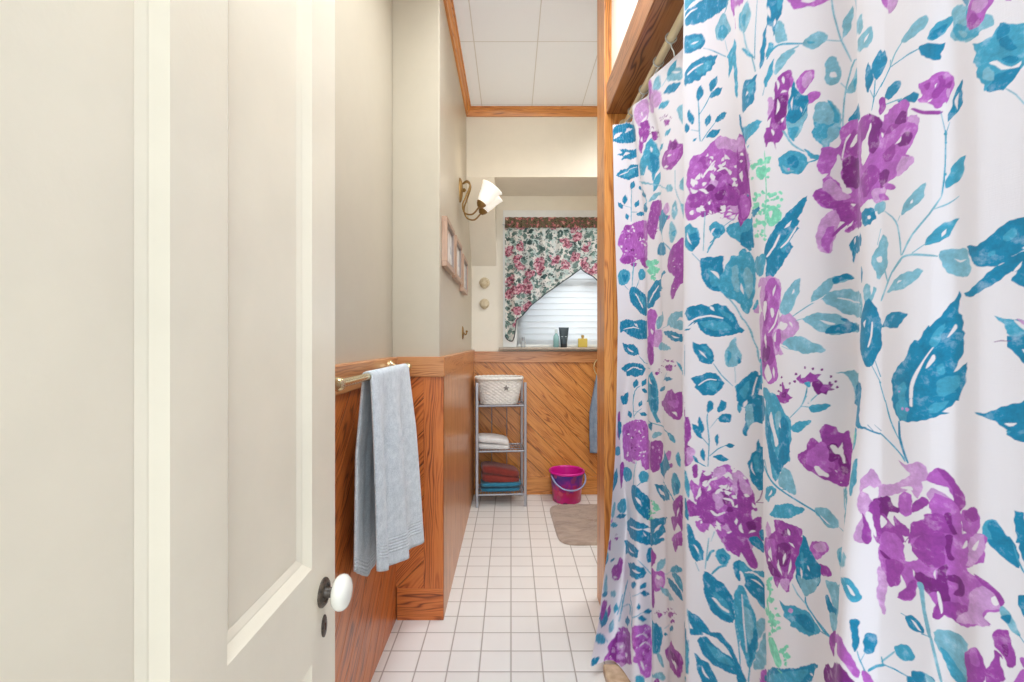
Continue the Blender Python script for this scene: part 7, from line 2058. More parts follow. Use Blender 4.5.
l4730 2197,-1 -18,7 -46,10 -49,6 -16,6 5,-2 19,-11 48,-4 46,-4 15
l4754 2075,1 -14,20 -88,6 -18,3 4,-3 19,-19 89,-4 11
T4688 2096,6 6,9 5,7 2,8 -2,12 -10,5 -9,3 -9,0 -7,-5 -4,-9 -2,-14 0,-5 3,-11 12,-4 8
w4705 2094,8 -1,6 -3,14 -15,-9 0,-5 4
t4676 2096,18 -2,0 2,-17 2
t4732 2067,20 4,2 2,-21 -2
l4763 2092,6 12,23 8,14 1,23 0,21 -4,0 -14,-6 -22,5 -33,1 -31,-9 -13,-15 -4,-14 0,-11 10,-8 11,-9 17,-13 31
t4780 2056,4 1,9 -5,18 -14,11 -9,10 -6,12 -12,0 -6,-5 -7,-8 -7,-10 -3,-11 1,-10 8,-7 10,-7 17,-5 19
t4661 1984,3 8,6 8,7 7,7 4,9 4,7 0,6 -3,5 -6,3 -6,-1 -7,-3 -7,-5 -8,-8 -5,-10 -5,-10 -1,-7 4,-6 6
l4660 1979,-5 -6,-26 -37,-3 -7,2 -1,5 6,25 36,4 7
t4627 1922,32 3,40 1,2 3,-39 1,-26 -4,-9 -2
T4694 1926,5 5,7 3,4 0,3 -4,1 -6,0 -5,-5 -5,-7 -5,-5 -1,-2 5,-1 7
T4708 1950,5 7,10 7,10 4,8 1,23 -6,4 -5,-1 -4,-11 -10,-19 -13,-15 -7,-9 4,-5 12
l4743 1967,5 1,12 -4,7 -7,0 -3,-5 -5,-7 -6,-7 -2,-3 7,-3 11
t4625 1943,5 -22,4 3,-6 21
T4892 2389,11 11,16 11,14 4,6 -7,6 -27,6 -28,1 -8,-5 -2,-20 12,-13 13,-19 13
T4945 2419,4 8,9 4,6 -4,1 -19,0 -25,-1 -19,-2 -1,-11 30,-5 15
t4938 2397,2 -10,7 -26,8 -18,4 -5,2 2,-11 24,-10 34
T4950 2281,1 5,2 2,7 2,4 1,4 -6,1 -18,0 -24,-1 -15,-4 0,-4 7,-4 10,-3 12
l4916 2226,2 7,3 7,4 4,6 -1,5 -4,5 -7,4 -10,7 -29,1 -3,-1 -3,-5 -1,-5 2,-5 3,-19 29
T4918 2215,5 6,8 7,6 2,1 -5,-1 -8,-2 -7,-2 -3,-5 1,-9 4
t4949 2193,14 -16,1 2,-13 16
P4904 2172,15 11,14 6,5 -7,6 -31,3 -18,0 -15,-2 -10,-5 -4,-5 3,-7 19,-18 10,-5 6,-3 9,-1 10
P4900 2089,6 31,4 10,5 2,7 -2,3 -5,0 -6,-2 -7,-1 -9,8 -27,-1 -13,-9 -10,-15 -10,-11 -4,-4 6,-1 11,1 11,2 7,4 6
P4839 2069,1 10,3 9,4 9,7 7,7 6,6 3,6 0,5 -4,4 -6,3 -9,6 -34,1 -12,-2 -12,-9 -12,-16 -13,-15 -7,-6 4,-5 51
m4850 2093,7 8,9 5,7 1,3 -8,2 -14,-1 -11,-5 -6,-8 -2,-7 0,-5 6,-2 11
w4919 2119,4 0,5 -4,14 -12,3 -5,4 -15,0 -7,-5 -5,-6 -5,-5 0,-4 5,-3 9,-5 20,-2 12
m4947 2085,8 24,5 9,3 2,3 -2,3 -11,1 -9,-2 -8,-7 -8,-10 -5,-6 -3,-2 0
D4922 2152,3 3,5 2,3 -3,1 -7,0 -10,-1 -7,-2 -3,-3 1,-3 2,-3 16
m4954 2138,2 5,4 2,4 -1,1 -7,0 -10,-1 -7,-4 4,-4 7
"""
RIBS = [[(0.2689, 1.6340, 0.0402), (0.3062, 1.6800, 0.1665), (0.3352, 1.7300, 0.3066), (0.3653, 1.7800, 0.4269), (0.4049, 1.8600, 0.7276), (0.4162, 1.8670, 1.2317), (0.4006, 1.8670, 1.6984), (0.3952, 1.8670, 1.9901)],
 [(0.3527, 1.6600, 0.0330), (0.3865, 1.7500, 0.1073), (0.4232, 1.8300, 0.2312), (0.4492, 1.8750, 0.4391), (0.4371, 1.8900, 0.7996), (0.4650, 1.8600, 1.1461), (0.4611, 1.8600, 1.4251), (0.4572, 1.8600, 1.6886), (0.4290, 1.8550, 2.0002)],
 [(0.3952, 1.5550, 0.0388), (0.4151, 1.6200, 0.1847), (0.4401, 1.6900, 0.3015), (0.4646, 1.7700, 0.4789), (0.4766, 1.8300, 0.8107), (0.4956, 1.8300, 1.1462), (0.4918, 1.8300, 1.4207), (0.4804, 1.8300, 1.6799), (0.4420, 1.8450, 1.9956)],
 [(0.4568, 1.5550, 0.0388), (0.4847, 1.6500, 0.1806), (0.5097, 1.7600, 0.4827), (0.5138, 1.8000, 0.9287), (0.5100, 1.8000, 1.1462), (0.5062, 1.8000, 1.4162), (0.4988, 1.8000, 1.6713), (0.4621, 1.8330, 1.9901)],
 [(0.4526, 1.5300, 0.0376), (0.4704, 1.5900, 0.2159), (0.4842, 1.6600, 0.5206), (0.4830, 1.6800, 0.9435), (0.4795, 1.6800, 1.1465), (0.4760, 1.6800, 1.3985), (0.4718, 1.6900, 1.6394), (0.4361, 1.7160, 1.9901)],
 [(0.4874, 1.4900, 0.0356), (0.4972, 1.5200, 0.2032), (0.5069, 1.5800, 0.5509), (0.5033, 1.6000, 0.9533), (0.4967, 1.6000, 1.5200), (0.4964, 1.6100, 1.8175), (0.4678, 1.6390, 1.9900)],
 [(0.4737, 1.4300, 0.0805), (0.4803, 1.4500, 0.2468), (0.4875, 1.5000, 0.5812), (0.4845, 1.5200, 0.9632), (0.4782, 1.5200, 1.5015), (0.4781, 1.5300, 1.7843), (0.4457, 1.5390, 1.9900)],
 [(0.4772, 1.3800, 0.1179), (0.4812, 1.4000, 0.3946), (0.4822, 1.4200, 0.9755), (0.4796, 1.4300, 1.4807), (0.4783, 1.4350, 1.9901)],
 [(0.4932, 1.3300, 0.1553), (0.4885, 1.3400, 0.4270), (0.4930, 1.3600, 0.9828), (0.4930, 1.3600, 1.4645), (0.4952, 1.3700, 1.9806)],
 [(0.4727, 1.2400, 0.2226), (0.4688, 1.2500, 0.4755), (0.4699, 1.2600, 0.9951), (0.4699, 1.2600, 1.4414), (0.4699, 1.2600, 1.9664)],
 [(0.4235, 1.1550, 0.3102), (0.4188, 1.1600, 0.6691), (0.4157, 1.1600, 1.0074), (0.4187, 1.1650, 1.4922), (0.4199, 1.1650, 1.9898)],
 [(0.4629, 1.1000, 0.3502), (0.4583, 1.1000, 0.6940), (0.4537, 1.1000, 1.0148), (0.4515, 1.1000, 1.4731), (0.4469, 1.1000, 1.9429)],
 [(0.5259, 0.9900, 0.4302), (0.5281, 1.0000, 0.7354), (0.5229, 1.0000, 1.0271), (0.5125, 1.0000, 1.2562), (0.5050, 1.0100, 1.4467), (0.4888, 1.0200, 1.6409), (0.4764, 1.0300, 1.8925)],
 [(0.4658, 0.8750, 0.5138), (0.4657, 0.8800, 0.7852), (0.4611, 0.8800, 1.0418), (0.4528, 0.8800, 1.2435), (0.4428, 0.8800, 1.4085), (0.4302, 0.8900, 1.5783), (0.4153, 0.8900, 1.7915)],
 [(0.4630, 0.8200, 0.5538), (0.4630, 0.8200, 1.0492), (0.4561, 0.8200, 1.2371), (0.4459, 0.8200, 1.5446), (0.4356, 0.8200, 1.7411)],
 [(0.4845, 0.7650, 0.5938), (0.4845, 0.7650, 1.7014)],
 [(0.4807, 0.7100, 0.6338), (0.4945, 0.7150, 0.8238), (0.5065, 0.7150, 0.9429), (0.5161, 0.7150, 1.0621), (0.5169, 0.7150, 1.3600), (0.5154, 0.7150, 1.6654)],
 [(0.4075, 0.6000, 0.7137), (0.4197, 0.6050, 0.8740), (0.4334, 0.6100, 0.9734), (0.4416, 0.6100, 1.0750), (0.4465, 0.6150, 1.3307), (0.4459, 0.6150, 1.5933)],
 [(0.4335, 0.5670, 0.7377), (0.4457, 0.5720, 1.0797), (0.4457, 0.5720, 1.5623)],
 [(0.4466, 0.5400, 0.7574), (0.4475, 0.5410, 1.5400)],
 [(0.4535, 0.5195, 0.7723), (0.4535, 0.5195, 1.5245)],
 [(0.4639, 0.5015, 0.7854), (0.4639, 0.5015, 1.5115)],
 [(0.4636, 0.4765, 0.8035), (0.4636, 0.4765, 1.4935)],
 [(0.4690, 0.4585, 0.8166), (0.4690, 0.4585, 1.4805)],
 [(0.4741, 0.4385, 0.8312), (0.4741, 0.4385, 1.4661)],
 [(0.4732, 0.4100, 0.8519), (0.4732, 0.4100, 1.4455)],
 [(0.4880, 0.3450, 0.8992), (0.4880, 0.3450, 1.3987)],
 [(0.4863, 0.2850, 0.9428), (0.4863, 0.2850, 1.3554)]]
TOP_Z, BOT_Z = 1.99, .04
INK = {'T': (6, 132, 174), 't': (62, 160, 194), 'l': (124, 182, 204), 'P': (156, 64, 164), 'm': (182, 96, 192),
       'p': (204, 154, 210), 'D': (124, 32, 130), 'g': (126, 214, 184), 'w': (230, 225, 231)}
def rib_positions(h):
    out = np.zeros((len(RIBS), len(h), 2))
    for i, r in enumerate(RIBS):
        r = np.array(r)
        for k in (0, 1): out[i, :, k] = np.interp(h, r[:, 2], r[:, k])
    return out
def fold_surface(t, h):
    """smooth folds of cloth through the ribs: t counts ribs, h is height"""
    G = rib_positions(h); n = len(RIBS)
    D = np.zeros_like(G)
    D[1:-1] = .42 * (G[2:] - G[:-2]); D[0] = .6 * (G[1] - G[0]); D[-1] = .6 * (G[-1] - G[-2])
    i = np.clip(t.astype(int), 0, n - 2); u = (t - i)[:, None, None]
    p = (2 * u**3 - 3 * u**2 + 1) * G[i] + (u**3 - 2 * u**2 + u) * D[i] + (3 * u**2 - 2 * u**3) * G[i + 1] + (u**3 - u**2) * D[i + 1]
    return p[..., 0], p[..., 1]
# columns: finer where the cloth is near the doorway; rows finer at eye height
tt = np.linspace(0, len(RIBS) - 1, (len(RIBS) - 1) * 60 + 1)
X, Y = fold_surface(tt, np.array([.12, .30, .60, 1.15, 1.8]))
arc = np.hypot(np.diff(X, axis=0), np.diff(Y, axis=0)).max(1); ang = np.abs(np.diff(480 * X / Y, axis=0)).max(1); X = X[:, 3]; Y = Y[:, 3]
wgt = np.maximum(np.where(480 * X[1:] / Y[1:] > 534, 0, ang) / .8, arc / .006)
cum = np.concatenate([[0], np.cumsum(wgt)]); U = np.concatenate([[0], np.cumsum(arc)])
nt = int(cum[-1]) + 1
t_col = np.interp(np.linspace(0, cum[-1], nt), cum, tt); u_col = np.interp(t_col, tt, U)
d = [0.0]
while d[-1] < 1.2: d.append(d[-1] + .9 * max(.30, d[-1]) / 341)
d = np.array(d); h_row = np.concatenate([-d[:0:-1], d]) + 1.15
h_row = np.concatenate([[BOT_Z], h_row[(h_row > BOT_Z) & (h_row < TOP_Z)], [TOP_Z]])
nh = len(h_row)
X, Y = fold_surface(t_col, h_row)
# slow ripples of the cloth
X = X + .0022 * np.sin(h_row[None, :] * 9 + u_col[:, None] * 7) * np.sin(u_col[:, None] * 31)
co = np.stack([X, Y, np.broadcast_to(h_row[None, :], X.shape)], -1).reshape(-1, 3)
col = np.ones((nt, nh, 4), np.float32); col[..., :3] = lin((230, 225, 231)); col[..., 3] = 0
def ink_shape(c, p):
    """fill one printed shape, given in metres along the cloth and height, into the cloth's vertex colours"""
    i0, i1 = np.searchsorted(u_col, (p[:, 0].min(), p[:, 0].max())); j0, j1 = np.searchsorted(h_row, (p[:, 1].min(), p[:, 1].max()))
    if i1 <= i0 or j1 <= j0: return
    i0, j0 = max(i0 - 1, 0), max(j0 - 1, 0); i1, j1 = min(i1 + 1, nt), min(j1 + 1, nh)
    Ug = np.interp((np.arange(i0 * 3, i1 * 3) - 1) / 3, np.arange(nt), u_col)[:, None]
    Hg = np.interp((np.arange(j0 * 3, j1 * 3) - 1) / 3, np.arange(nh), h_row)[None, :]
    # uneven brush edge on the broad shapes
    nx_ = np.roll(p, -1, 0); per = np.hypot(*(nx_ - p).T).sum(); ar = abs((p[:, 0] * nx_[:, 1] - nx_[:, 0] * p[:, 1]).sum()) / 2
    if 2 * ar / max(per, 1e-9) > .0045:
        ph = float(p[0, 0] * 91 + p[0, 1] * 57)
        Ug, Hg = (Ug + .0011 * np.sin(Hg * 210 + Ug * 130 + ph) + .0004 * np.sin(Hg * 610 - Ug * 430 + ph * 2),
                  Hg + .0011 * np.sin(Ug * 190 - Hg * 120 + ph * 3) + .0004 * np.sin(Ug * 570 + Hg * 390 + ph))
    else: Ug, Hg = np.broadcast_arrays(Ug, Hg)
    ins = np.zeros(Ug.shape, bool)
    for (ax, ay), (bx, by) in zip(p, np.roll(p, -1, 0)):
        if ay == by: continue
        ins ^= ((ay > Hg) != (by > Hg)) & (Ug < (bx - ax) * (Hg - ay) / (by - ay) + ax)
    cov = ins.reshape(i1 - i0, 3, j1 - j0, 3).mean((1, 3))[..., None]
    col[i0:i1, j0:j1] = col[i0:i1, j0:j1] * (1 - cov) + np.array((*lin(INK[c]), 0.0 if c == 'w' else 1.0)) * cov
shapes = []
for line in PRINT.strip().split('\n'):
    q = np.cumsum(np.array([[int(v) for v in s.split()] for s in line[1:].split(',')]), 0) / 2500.0
    shapes.append((line[0], q))
# the print repeats every 0.726 m of height; the repeats fill the cloth above and below the drawn band
d_of_u = np.interp(u_col, u_col, Y[:, nh // 2])
for k in (-2, -1, 1, 2):
    for c, q in shapes:
        p = q + np.array([0, .726 * k])
        dist = float(np.interp(p[:, 0].mean(), u_col, d_of_u)); half = .74 * dist
        if p[:, 1].min() > 1.15 + half or p[:, 1].max() < 1.15 - half: ink_shape(c, p)
for c, q in shapes: ink_shape(c, q)
I, J = np.meshgrid(np.arange(nt - 1), np.arange(nh - 1), indexing='ij')
a = (I * nh + J).ravel(); quads = np.stack([a, a + nh, a + nh + 1, a + 1], 1).astype(np.int32)
me = bpy.data.meshes.new('shower_curtain')
me.vertices.add(len(co)); me.vertices.foreach_set('co', co.astype(np.float32).ravel())
me.loops.add(quads.size); me.loops.foreach_set('vertex_index', quads.ravel())
me.polygons.add(len(quads)); me.polygons.foreach_set('loop_start', np.arange(0, quads.size, 4, dtype=np.int32))
me.polygons.foreach_set('use_smooth', np.ones(len(quads), bool))
at = me.attributes.new('print', 'FLOAT_COLOR', 'POINT'); at.data.foreach_set('color', col.ravel())
cl = np.zeros((nt, nh, 3), np.float32); cl[..., 0] = u_col[:, None]; cl[..., 1] = h_row[None, :]
at = me.attributes.new('cloth', 'FLOAT_VECTOR', 'POINT'); at.data.foreach_set('vector', cl.ravel())
me.update(); me.validate()
t = NT('floral_curtain_cloth')
pr = t.n('Attribute', attribute_name='print'); cv = t.n('Attribute', attribute_name='cloth').outputs['Vector']
wash = t.noise(cv, 55, 4, .65); fine = t.noise(cv, 260, 3, .6)
tone = t.math('MULTIPLY_ADD', wash, 1.1, .42); tone = t.math('ADD', tone, t.math('MULTIPLY', t.math('SUBTRACT', fine, .5), .35))
inked = t.mix(1.0, pr.outputs['Color'], tone, 'MULTIPLY')
pale = t.mix(t.ramp(wash, [(.55, (0, 0, 0, 1)), (.8, (.45, .45, .45, 1))]), inked, rgba((230, 225, 231)))
cc = t.mix(pr.outputs['Alpha'], pr.outputs['Color'], pale)
weave = t.math('ADD', t.noise(t.mapping(cv, (60, 900, 1)), 1, 3, .6), t.math('MULTIPLY', t.noise(t.mapping(cv, (700, 60, 1)), 1, 2), .6))
t.bump(weave, .22, .0015)
m = t.base(cc, .8)
t.b.inputs['Sheen Weight'].default_value = .15
tr = t.n('BsdfTranslucent'); t.link(cc, tr.inputs[0]); mx = t.n('MixShader'); mx.inputs[0].default_value = .22
out = t.t.nodes['Material Output']; t.link(t.b.outputs[0], mx.inputs[1]); t.link(tr.outputs[0], mx.inputs[2]); t.link(mx.outputs[0], out.inputs[0])
me.materials.append(m)
curtain = bpy.data.objects.new('shower_curtain', me); C.objects.link(curtain)
tag(curtain, 'long white shower curtain printed with purple peonies and teal leaves', 'curtain')
def lerp(a, b, u): return a + (b - a) * u
ROD_X, ROD_Z = .470, 2.040
M['ring'] = NT('clear_grey_plastic').base((196, 200, 196), .25, .3)
ring_bm = None
for k, (y, x) in enumerate([(1.86, .44), (1.70, .455), (1.53, .455), (1.41, .48), (1.16, .44), (1.0, .50), (.88, .47), (.70, .50), (.55, .46), (.40, .47)]):
    bm = new_bm()
    tube(bm, [(ROD_X + .0158 * math.cos(q), y, ROD_Z + .0158 * math.sin(q)) for q in [2 * PI * i / 24 for i in range(24)]], .0022, 8, closed=True)
    tube(bm, spline([(ROD_X, y, ROD_Z - .018), (lerp(ROD_X, x, .4), y + .004, ROD_Z - .028), (lerp(ROD_X, x, .8), y, ROD_Z - .040), (x, y, ROD_Z - .054)], 5), .0022, 8)
    finish('curtain_ring', bm, M['ring'], curtain, 180)
rod = thing('curtain_rod', 'cream curtain rod under the oak beam', 'curtain rod', (ROD_X, 1.0, ROD_Z))
M['rod'] = NT('cream_rod_enamel').base((222, 208, 172), .3)
bm = new_bm(); tube(bm, [(0, -1.0, 0), (0, .97, 0)], .0125, 20); finish('tube', bm, M['rod'], rod, 60)
bm = new_bm(); lathe(bm, [(.0, .0), (.026, .0), (.026, .006), (.018, .014), (.015, .030), (.0, .030)], 24, axis_matrix((0, .985, 0), (0, -1, 0)))
finish('flange', bm, M['rod'], rod, 40)

# ------------------------------------------------------------------ towel bar and towel
t = NT('grey_terry'); co_ = t.coord('UV'); ob = t.coord()
sp = t.n('SeparateXYZ'); t.link(co_, sp.inputs[0])
pile = t.noise(ob, 210, 3, .7); soft = t.noise(ob, 40, 3)
band = t.math('MULTIPLY', t.math('GREATER_THAN', sp.outputs[1], .86), t.math('LESS_THAN', sp.outputs[1], .94))
stripe = t.math('MULTIPLY', t.math('SINE', t.math('MULTIPLY', sp.outputs[1], 420)), .5)
hgt = t.mix(band, pile, stripe)
col_ = t.ramp(t.math('ADD', t.math('MULTIPLY', pile, .6), t.math('MULTIPLY', soft, .4)), [(.3, rgba((174, 184, 190))), (.7, rgba((228, 234, 237)))])
t.bump(hgt, .6, .004)
M['terry_grey'] = t.base(col_, .95); t.b.inputs['Sheen Weight'].default_value = .3
def terry(name, a, b, bump=.6):
    t = NT(name); ob = t.coord(); pile = t.noise(ob, 380, 3, .7); soft = t.noise(ob, 30, 3)
    t.bump(pile, bump, .004)
    m = t.base(t.ramp(t.math('ADD', t.math('MULTIPLY', pile, .6), t.math('MULTIPLY', soft, .4)), [(.3, rgba(a)), (.7, rgba(b))]), .95)
    t.b.inputs['Sheen Weight'].default_value = .3
    return m
BAR_X, BAR_Z = -.400, 1.050
bar = thing('towel_bar', 'polished brass towel bar on the left wall beside the door', 'towel bar', (X_LEFT, 1.46, BAR_Z))
bx = BAR_X - X_LEFT
bm = new_bm(); tube(bm, [(bx, -.335, 0), (bx, .375, 0)], .0105, 20)
finish('rail', bm, M['brass'], bar, 50)
for s, y in ((-1, -.345), (1, .385)):
    bm = new_bm()
    lathe(bm, [(.0, .028), (.027, .028), (.027, .034), (.019, .042), (.011, .050), (.009, .075), (.013, bx - .012), (.016, bx), (.013, bx + .012), (.0, bx + .015)], 26, axis_matrix((0, y, 0), (1, 0, 0)))
    lathe(bm, [(.0, .0), (.012, .001), (.0165, .008), (.0165, .014), (.012, .02), (.0, .02)], 24, axis_matrix((bx, y + .018 * s, 0), (0, -s, 0)))
    finish('bracket', bm, M['brass'], bar, 40)
def towel_fn(s, v):
    # v: 0 back hem .. ~.47 over the bar .. 1 front hem
    vb, vf = .45, .51
    fold = .5 - .5 * math.cos(2 * PI * s * 2)
    if v < vb:
        k = 1 - v / vb                                   # 0 at bar, 1 at hem
        y = lerp(lerp(1.345, 1.80, s), lerp(1.322, 1.76, s), k)
        z = lerp(BAR_Z, lerp(.515, .43, min(1, s * 3)), k)
        x = lerp(BAR_X - .014, lerp(-.431, -.452, s) - .006 * fold + .006 * math.sin(s * 40) * .3, min(1, k * 2.5))
    elif v <= vf:
        q = (v - vb) / (vf - vb) * PI
        y = lerp(1.335, 1.80, s); x = BAR_X - .014 * math.cos(q); z = BAR_Z + .013 * math.sin(q)
    else:
        k = (v - vf) / (1 - vf)
        y = lerp(lerp(1.326, 1.80, s), lerp(1.372, 1.862, s), k)
        zb = lerp(.492, .38, s ** .8) - .012 * math.sin(s * PI)
        z = lerp(BAR_Z, zb, k)
        xb = lerp(-.384, -.349, s)
        x = lerp(BAR_X + .014, xb, k) + .015 * math.sin(2 * PI * (s * 2.3 + .10)) * min(1, k * 3) * math.sin(PI * min(1, s * 6 + .1) / 2) + .003 * math.sin(s * 33 + k * 3) * k
    return (x, y, z)
bm = new_bm(); grid(bm, towel_fn, 60, 120, uvfn=lambda a, b: (a, abs(b - .48) / .52))
tw = finish('bath_towel', bm, M['terry_grey'], None, 180)
md = tw.modifiers.new('thickness', 'SOLIDIFY'); md.thickness = .006; md.offset = 0
tag(tw, 'pale grey terry towel draped over the brass bar', 'towel')

# ------------------------------------------------------------------ wall sconce
SY, SZ = 2.77, 2.02
sc = thing('wall_sconce', 'two arm antique brass wall lamp with white glass shades', 'wall lamp', (X_BUMP, SY, SZ))
bm = new_bm(); lathe(bm, [(.0, .0), (.036, .0), (.036, .006), (.028, .014), (.016, .019), (.0, .021)], 32, axis_matrix((0, 0, 0), (1, 0, 0)) @ Matrix.Diagonal((.8, 2.0, 1, 1)))
lathe(bm, [(.0, 0), (.010, .0), (.012, .012), (.0, .022)], 16, axis_matrix((.018, 0, 0), (1, 0, 0)))
finish('backplate', bm, M['antique'], sc, 40)
t = NT('lit_opal_glass'); m = t.base((250, 248, 240), .3)
t.b.inputs['Emission Color'].default_value = (1, .95, .86, 1); t.b.inputs['Emission Strength'].default_value = .32
M['opal'] = m
ax = Vector((.56, 0, .83)).normalized()
for s in (-1, 1):
    y1 = .072 * s; cup = Vector((.118, y1, -.116))
    pts = spline([(.016, 0, .035), (.045, .012 * s, .050), (.062, .02 * s, .022), (.040, .03 * s, -.045), (.022, .04 * s, -.095), (.036, .052 * s, -.145), (.080, .064 * s, -.155), tuple(cup - ax * .004)], 7)
    bm = new_bm(); tube(bm, pts, .0048, 10); arm = finish('arm', bm, M['antique'], sc, 180)
    bm = new_bm(); lathe(bm, [(.0, -.004), (.012, -.002), (.024, .012), (.030, .026), (.027, .030), (.0, .030)], 24, axis_matrix(cup, ax)); finish('cup', bm, M['antique'], arm, 50)
    bm = new_bm(); lathe(bm, [(.024, .024), (.030, .034), (.040, .060), (.048, .092), (.058, .122), (.066, .133), (.063, .134), (.055, .121), (.045, .092), (.037, .060), (.026, .034), (.0, .030)], 36, axis_matrix(cup, ax)); finish('shade', bm, M['opal'], arm, 180)
    lp = bpy.data.lights.new('sconce_bulb', 'POINT'); lp.energy = .7; lp.color = (1, .88, .72); lp.shadow_soft_size = .03
    lo = bpy.data.objects.new('sconce_bulb', lp); C.objects.link(lo); lo.location = Vector((X_BUMP, SY, SZ)) + cup + ax * .15

# ------------------------------------------------------------------ pictures on the chase wall
t = NT('dark_landscape_print'); n1 = t.noise(t.coord(), 14, 4)
M['art'] = t.base(t.ramp(n1, [(.35, rgba((196, 190, 184))), (.55, rgba((226, 220, 212))), (.7, rgba((170, 172, 176)))]), .6)
M['glass'] = NT('picture_glass').base((235, 240, 242), .05, 0, Alpha=.18)
M['frame'] = wood('pinkish_wood_frame', (190, 156, 132), (168, 132, 108), (130, 92, 72), contrast=.6)
M['gilt'] = NT('grey_inner_frame').base((150, 138, 132), .4, .2)
pic_labels = ['pinkish wooden picture frame nearest the doorway on the left wall', 'middle pinkish wooden picture frame between two others on the left wall', 'pinkish wooden picture frame nearest the window on the left wall']
for k, (y0, z0) in enumerate([(2.055, 1.472), (2.405, 1.468), (2.765, 1.440)]):
    w, h = .29, .215
    fr = thing('picture_frame', pic_labels[k], 'picture', (X_BUMP, y0, z0), 0, 'framed pictures in a row')
    bm = new_bm(); b_ = .022; d_ = .024
    box(bm, (0, 0, 0), (d_, w, b_), along=1, bevel=.002); box(bm, (0, 0, h - b_), (d_, w, h), along=1, bevel=.002)
    box(bm, (0, 0, b_), (d_, b_, h - b_), along=2, bevel=.002); box(bm, (0, w - b_, b_), (d_, w, h - b_), along=2, bevel=.002)
    finish('moulding', bm, M['frame'], fr)
    bm = new_bm(); c_ = b_ + .007
    box(bm, (.008, b_, b_), (.020, w - b_, c_), 1); box(bm, (.008, b_, h - c_), (.020, w - b_, h - b_), 1); box(bm, (.008, b_, c_), (.020, c_, h - c_), 2); box(bm, (.008, w - c_, c_), (.020, w - b_, h - c_), 2)
    finish('inner_rim', bm, M['gilt'], fr)
    bm = new_bm(); box(bm, (.004, b_, b_), (.010, w - b_, h - b_)); finish('print', bm, M['art'], fr)

# ------------------------------------------------------------------ shells and hook
t = NT('tan_shell'); w_ = t.noise(t.coord(), 60, 3)
M['shell'] = t.base(t.ramp(w_, [(.3, rgba((196, 176, 140))), (.7, rgba((226, 212, 184)))]), .5)
for k, (x, z, lab) in enumerate([(-.199, 1.585, 'tan scallop shell hung higher on the wall left of the window'), (-.199, 1.428, 'tan scallop shell hung lower on the wall left of the window')]):
    bm = new_bm(); rad = .040 - .003 * k
    def sh(u, v):
        a = 2 * PI * u; w = .5 + .5 * math.sin(a)
        r = rad * v * (.86 + .14 * w) * (1 + .035 * math.cos(a * 18) * v * w)
        return (x + r * math.cos(a), Y_FAR - .003 - .020 * math.sqrt(max(0, 1 - v * v)) * (1 - .25 * math.sin(a) * v) - .0016 * math.cos(a * 18) * v * w, z + r * math.sin(a))
    grid(bm, sh, 108, 14, closed_u=True)
    fan = lambda u, v: (x + (u - .5) * .034 * (1 - v * .3), Y_FAR - .003 - .008 * (1 - abs(u - .5)) * (1 - .4 * v), z - rad * .62 - .016 * v)
    grid(bm, fan, 10, 4)
    o = finish('scallop_shell', bm, M['shell'], None, 180); md = o.modifiers.new('thickness', 'SOLIDIFY'); md.thickness = .003
    tag(o, lab, 'shell', 'shells beside the window')
hk = thing('wall_hook', 'small brass hook with an oval plate on the side wall below the pictures', 'hook', (X_BUMP, 2.93, 1.20))
bm = new_bm(); lathe(bm, [(.0, .0), (.020, .0), (.020, .004), (.016, .008), (.0, .010)], 28, axis_matrix((0, 0, 0), (1, 0, 0)) @ Matrix.Diagonal((1, 2.0, 1, 1))); finish('plate', bm, M['antique'], hk, 40)
bm = new_bm(); tube(bm, spline([(.006, 0, .004), (.016, 0, -.010), (.024, 0, -.008), (.027, 0, .004)], 6), .0042, 10); lathe(bm, [(.0, -.007), (.007, -.003), (.008, 0), (.006, .005), (.0, .008)], 14, Matrix.Translation((.027, 0, .008))); finish('prong', bm, M['antique'], hk, 180)

# ------------------------------------------------------------------ window, blind, valance
M['sill'] = paint('worn_grey_sill_paint', (190, 176, 160), .5, .1, .1, 30)
win = bpy.data.objects.new('window_1', None); C.objects.link(win); win.location = (.53, Y_FAR, WZ0); struct(win, 'white window over the oak wainscot')
bm = new_bm(); x0, x1, zt = WX0 - .53, WX1 - .53, WZ1 - WZ0
box(bm, (x0 - .10, -.018, 0), (x0 + .004, 0, zt + .0), bevel=.003); box(bm, (x1 - .004, -.018, 0), (x1 + .10, 0, zt), bevel=.003); box(bm, (x0 - .10, -.020, zt - .004), (x1 + .10, 0, zt + .06), bevel=.003)
box(bm, (x0, .03, 0), (x0 + .04, .07, zt)); box(bm, (x1 - .04, .03, 0), (x1, .07, zt)); box(bm, (x0, .03, 0), (x1, .07, .05)); box(bm, (x0, .03, zt - .04), (x1, .07, zt)); box(bm, (x0, .03, zt / 2 - .02), (x1, .07, zt / 2 + .02))
finish('window_frame', bm, M['white'], win)
bm = new_bm(); box(bm, (x0 + .03, .048, .04), (x1 - .03, .052, zt - .03))
t = NT('window_pane'); m = t.base((240, 245, 248), .02, 0, Alpha=.12); finish('window_pane', bm, m, win)
bm = new_bm(); box(bm, (x0 - .13, -.075, -.018), (x1 + .13, .03, -.002), along=0, bevel=.004)
finish('window_sill', bm, M['sill'], win)
t = NT('white_blind_slats'); m = t.base((242, 244, 245), .45)
tr = t.n('BsdfTranslucent'); tr.inputs[0].default_value = (.9, .93, .95, 1); mx = t.n('MixShader'); mx.inputs[0].default_value = .45
t.link(t.b.outputs[0], mx.inputs[1]); t.link(tr.outputs[0], mx.inputs[2]); t.link(mx.outputs[0], t.t.nodes['Material Output'].inputs[0]); M['slat'] = m
bl = thing('window_blind', 'white horizontal slat blind closed over the window', 'blind', (.53, Y_FAR + .012, WZ0))
bm = new_bm()
zz = .03
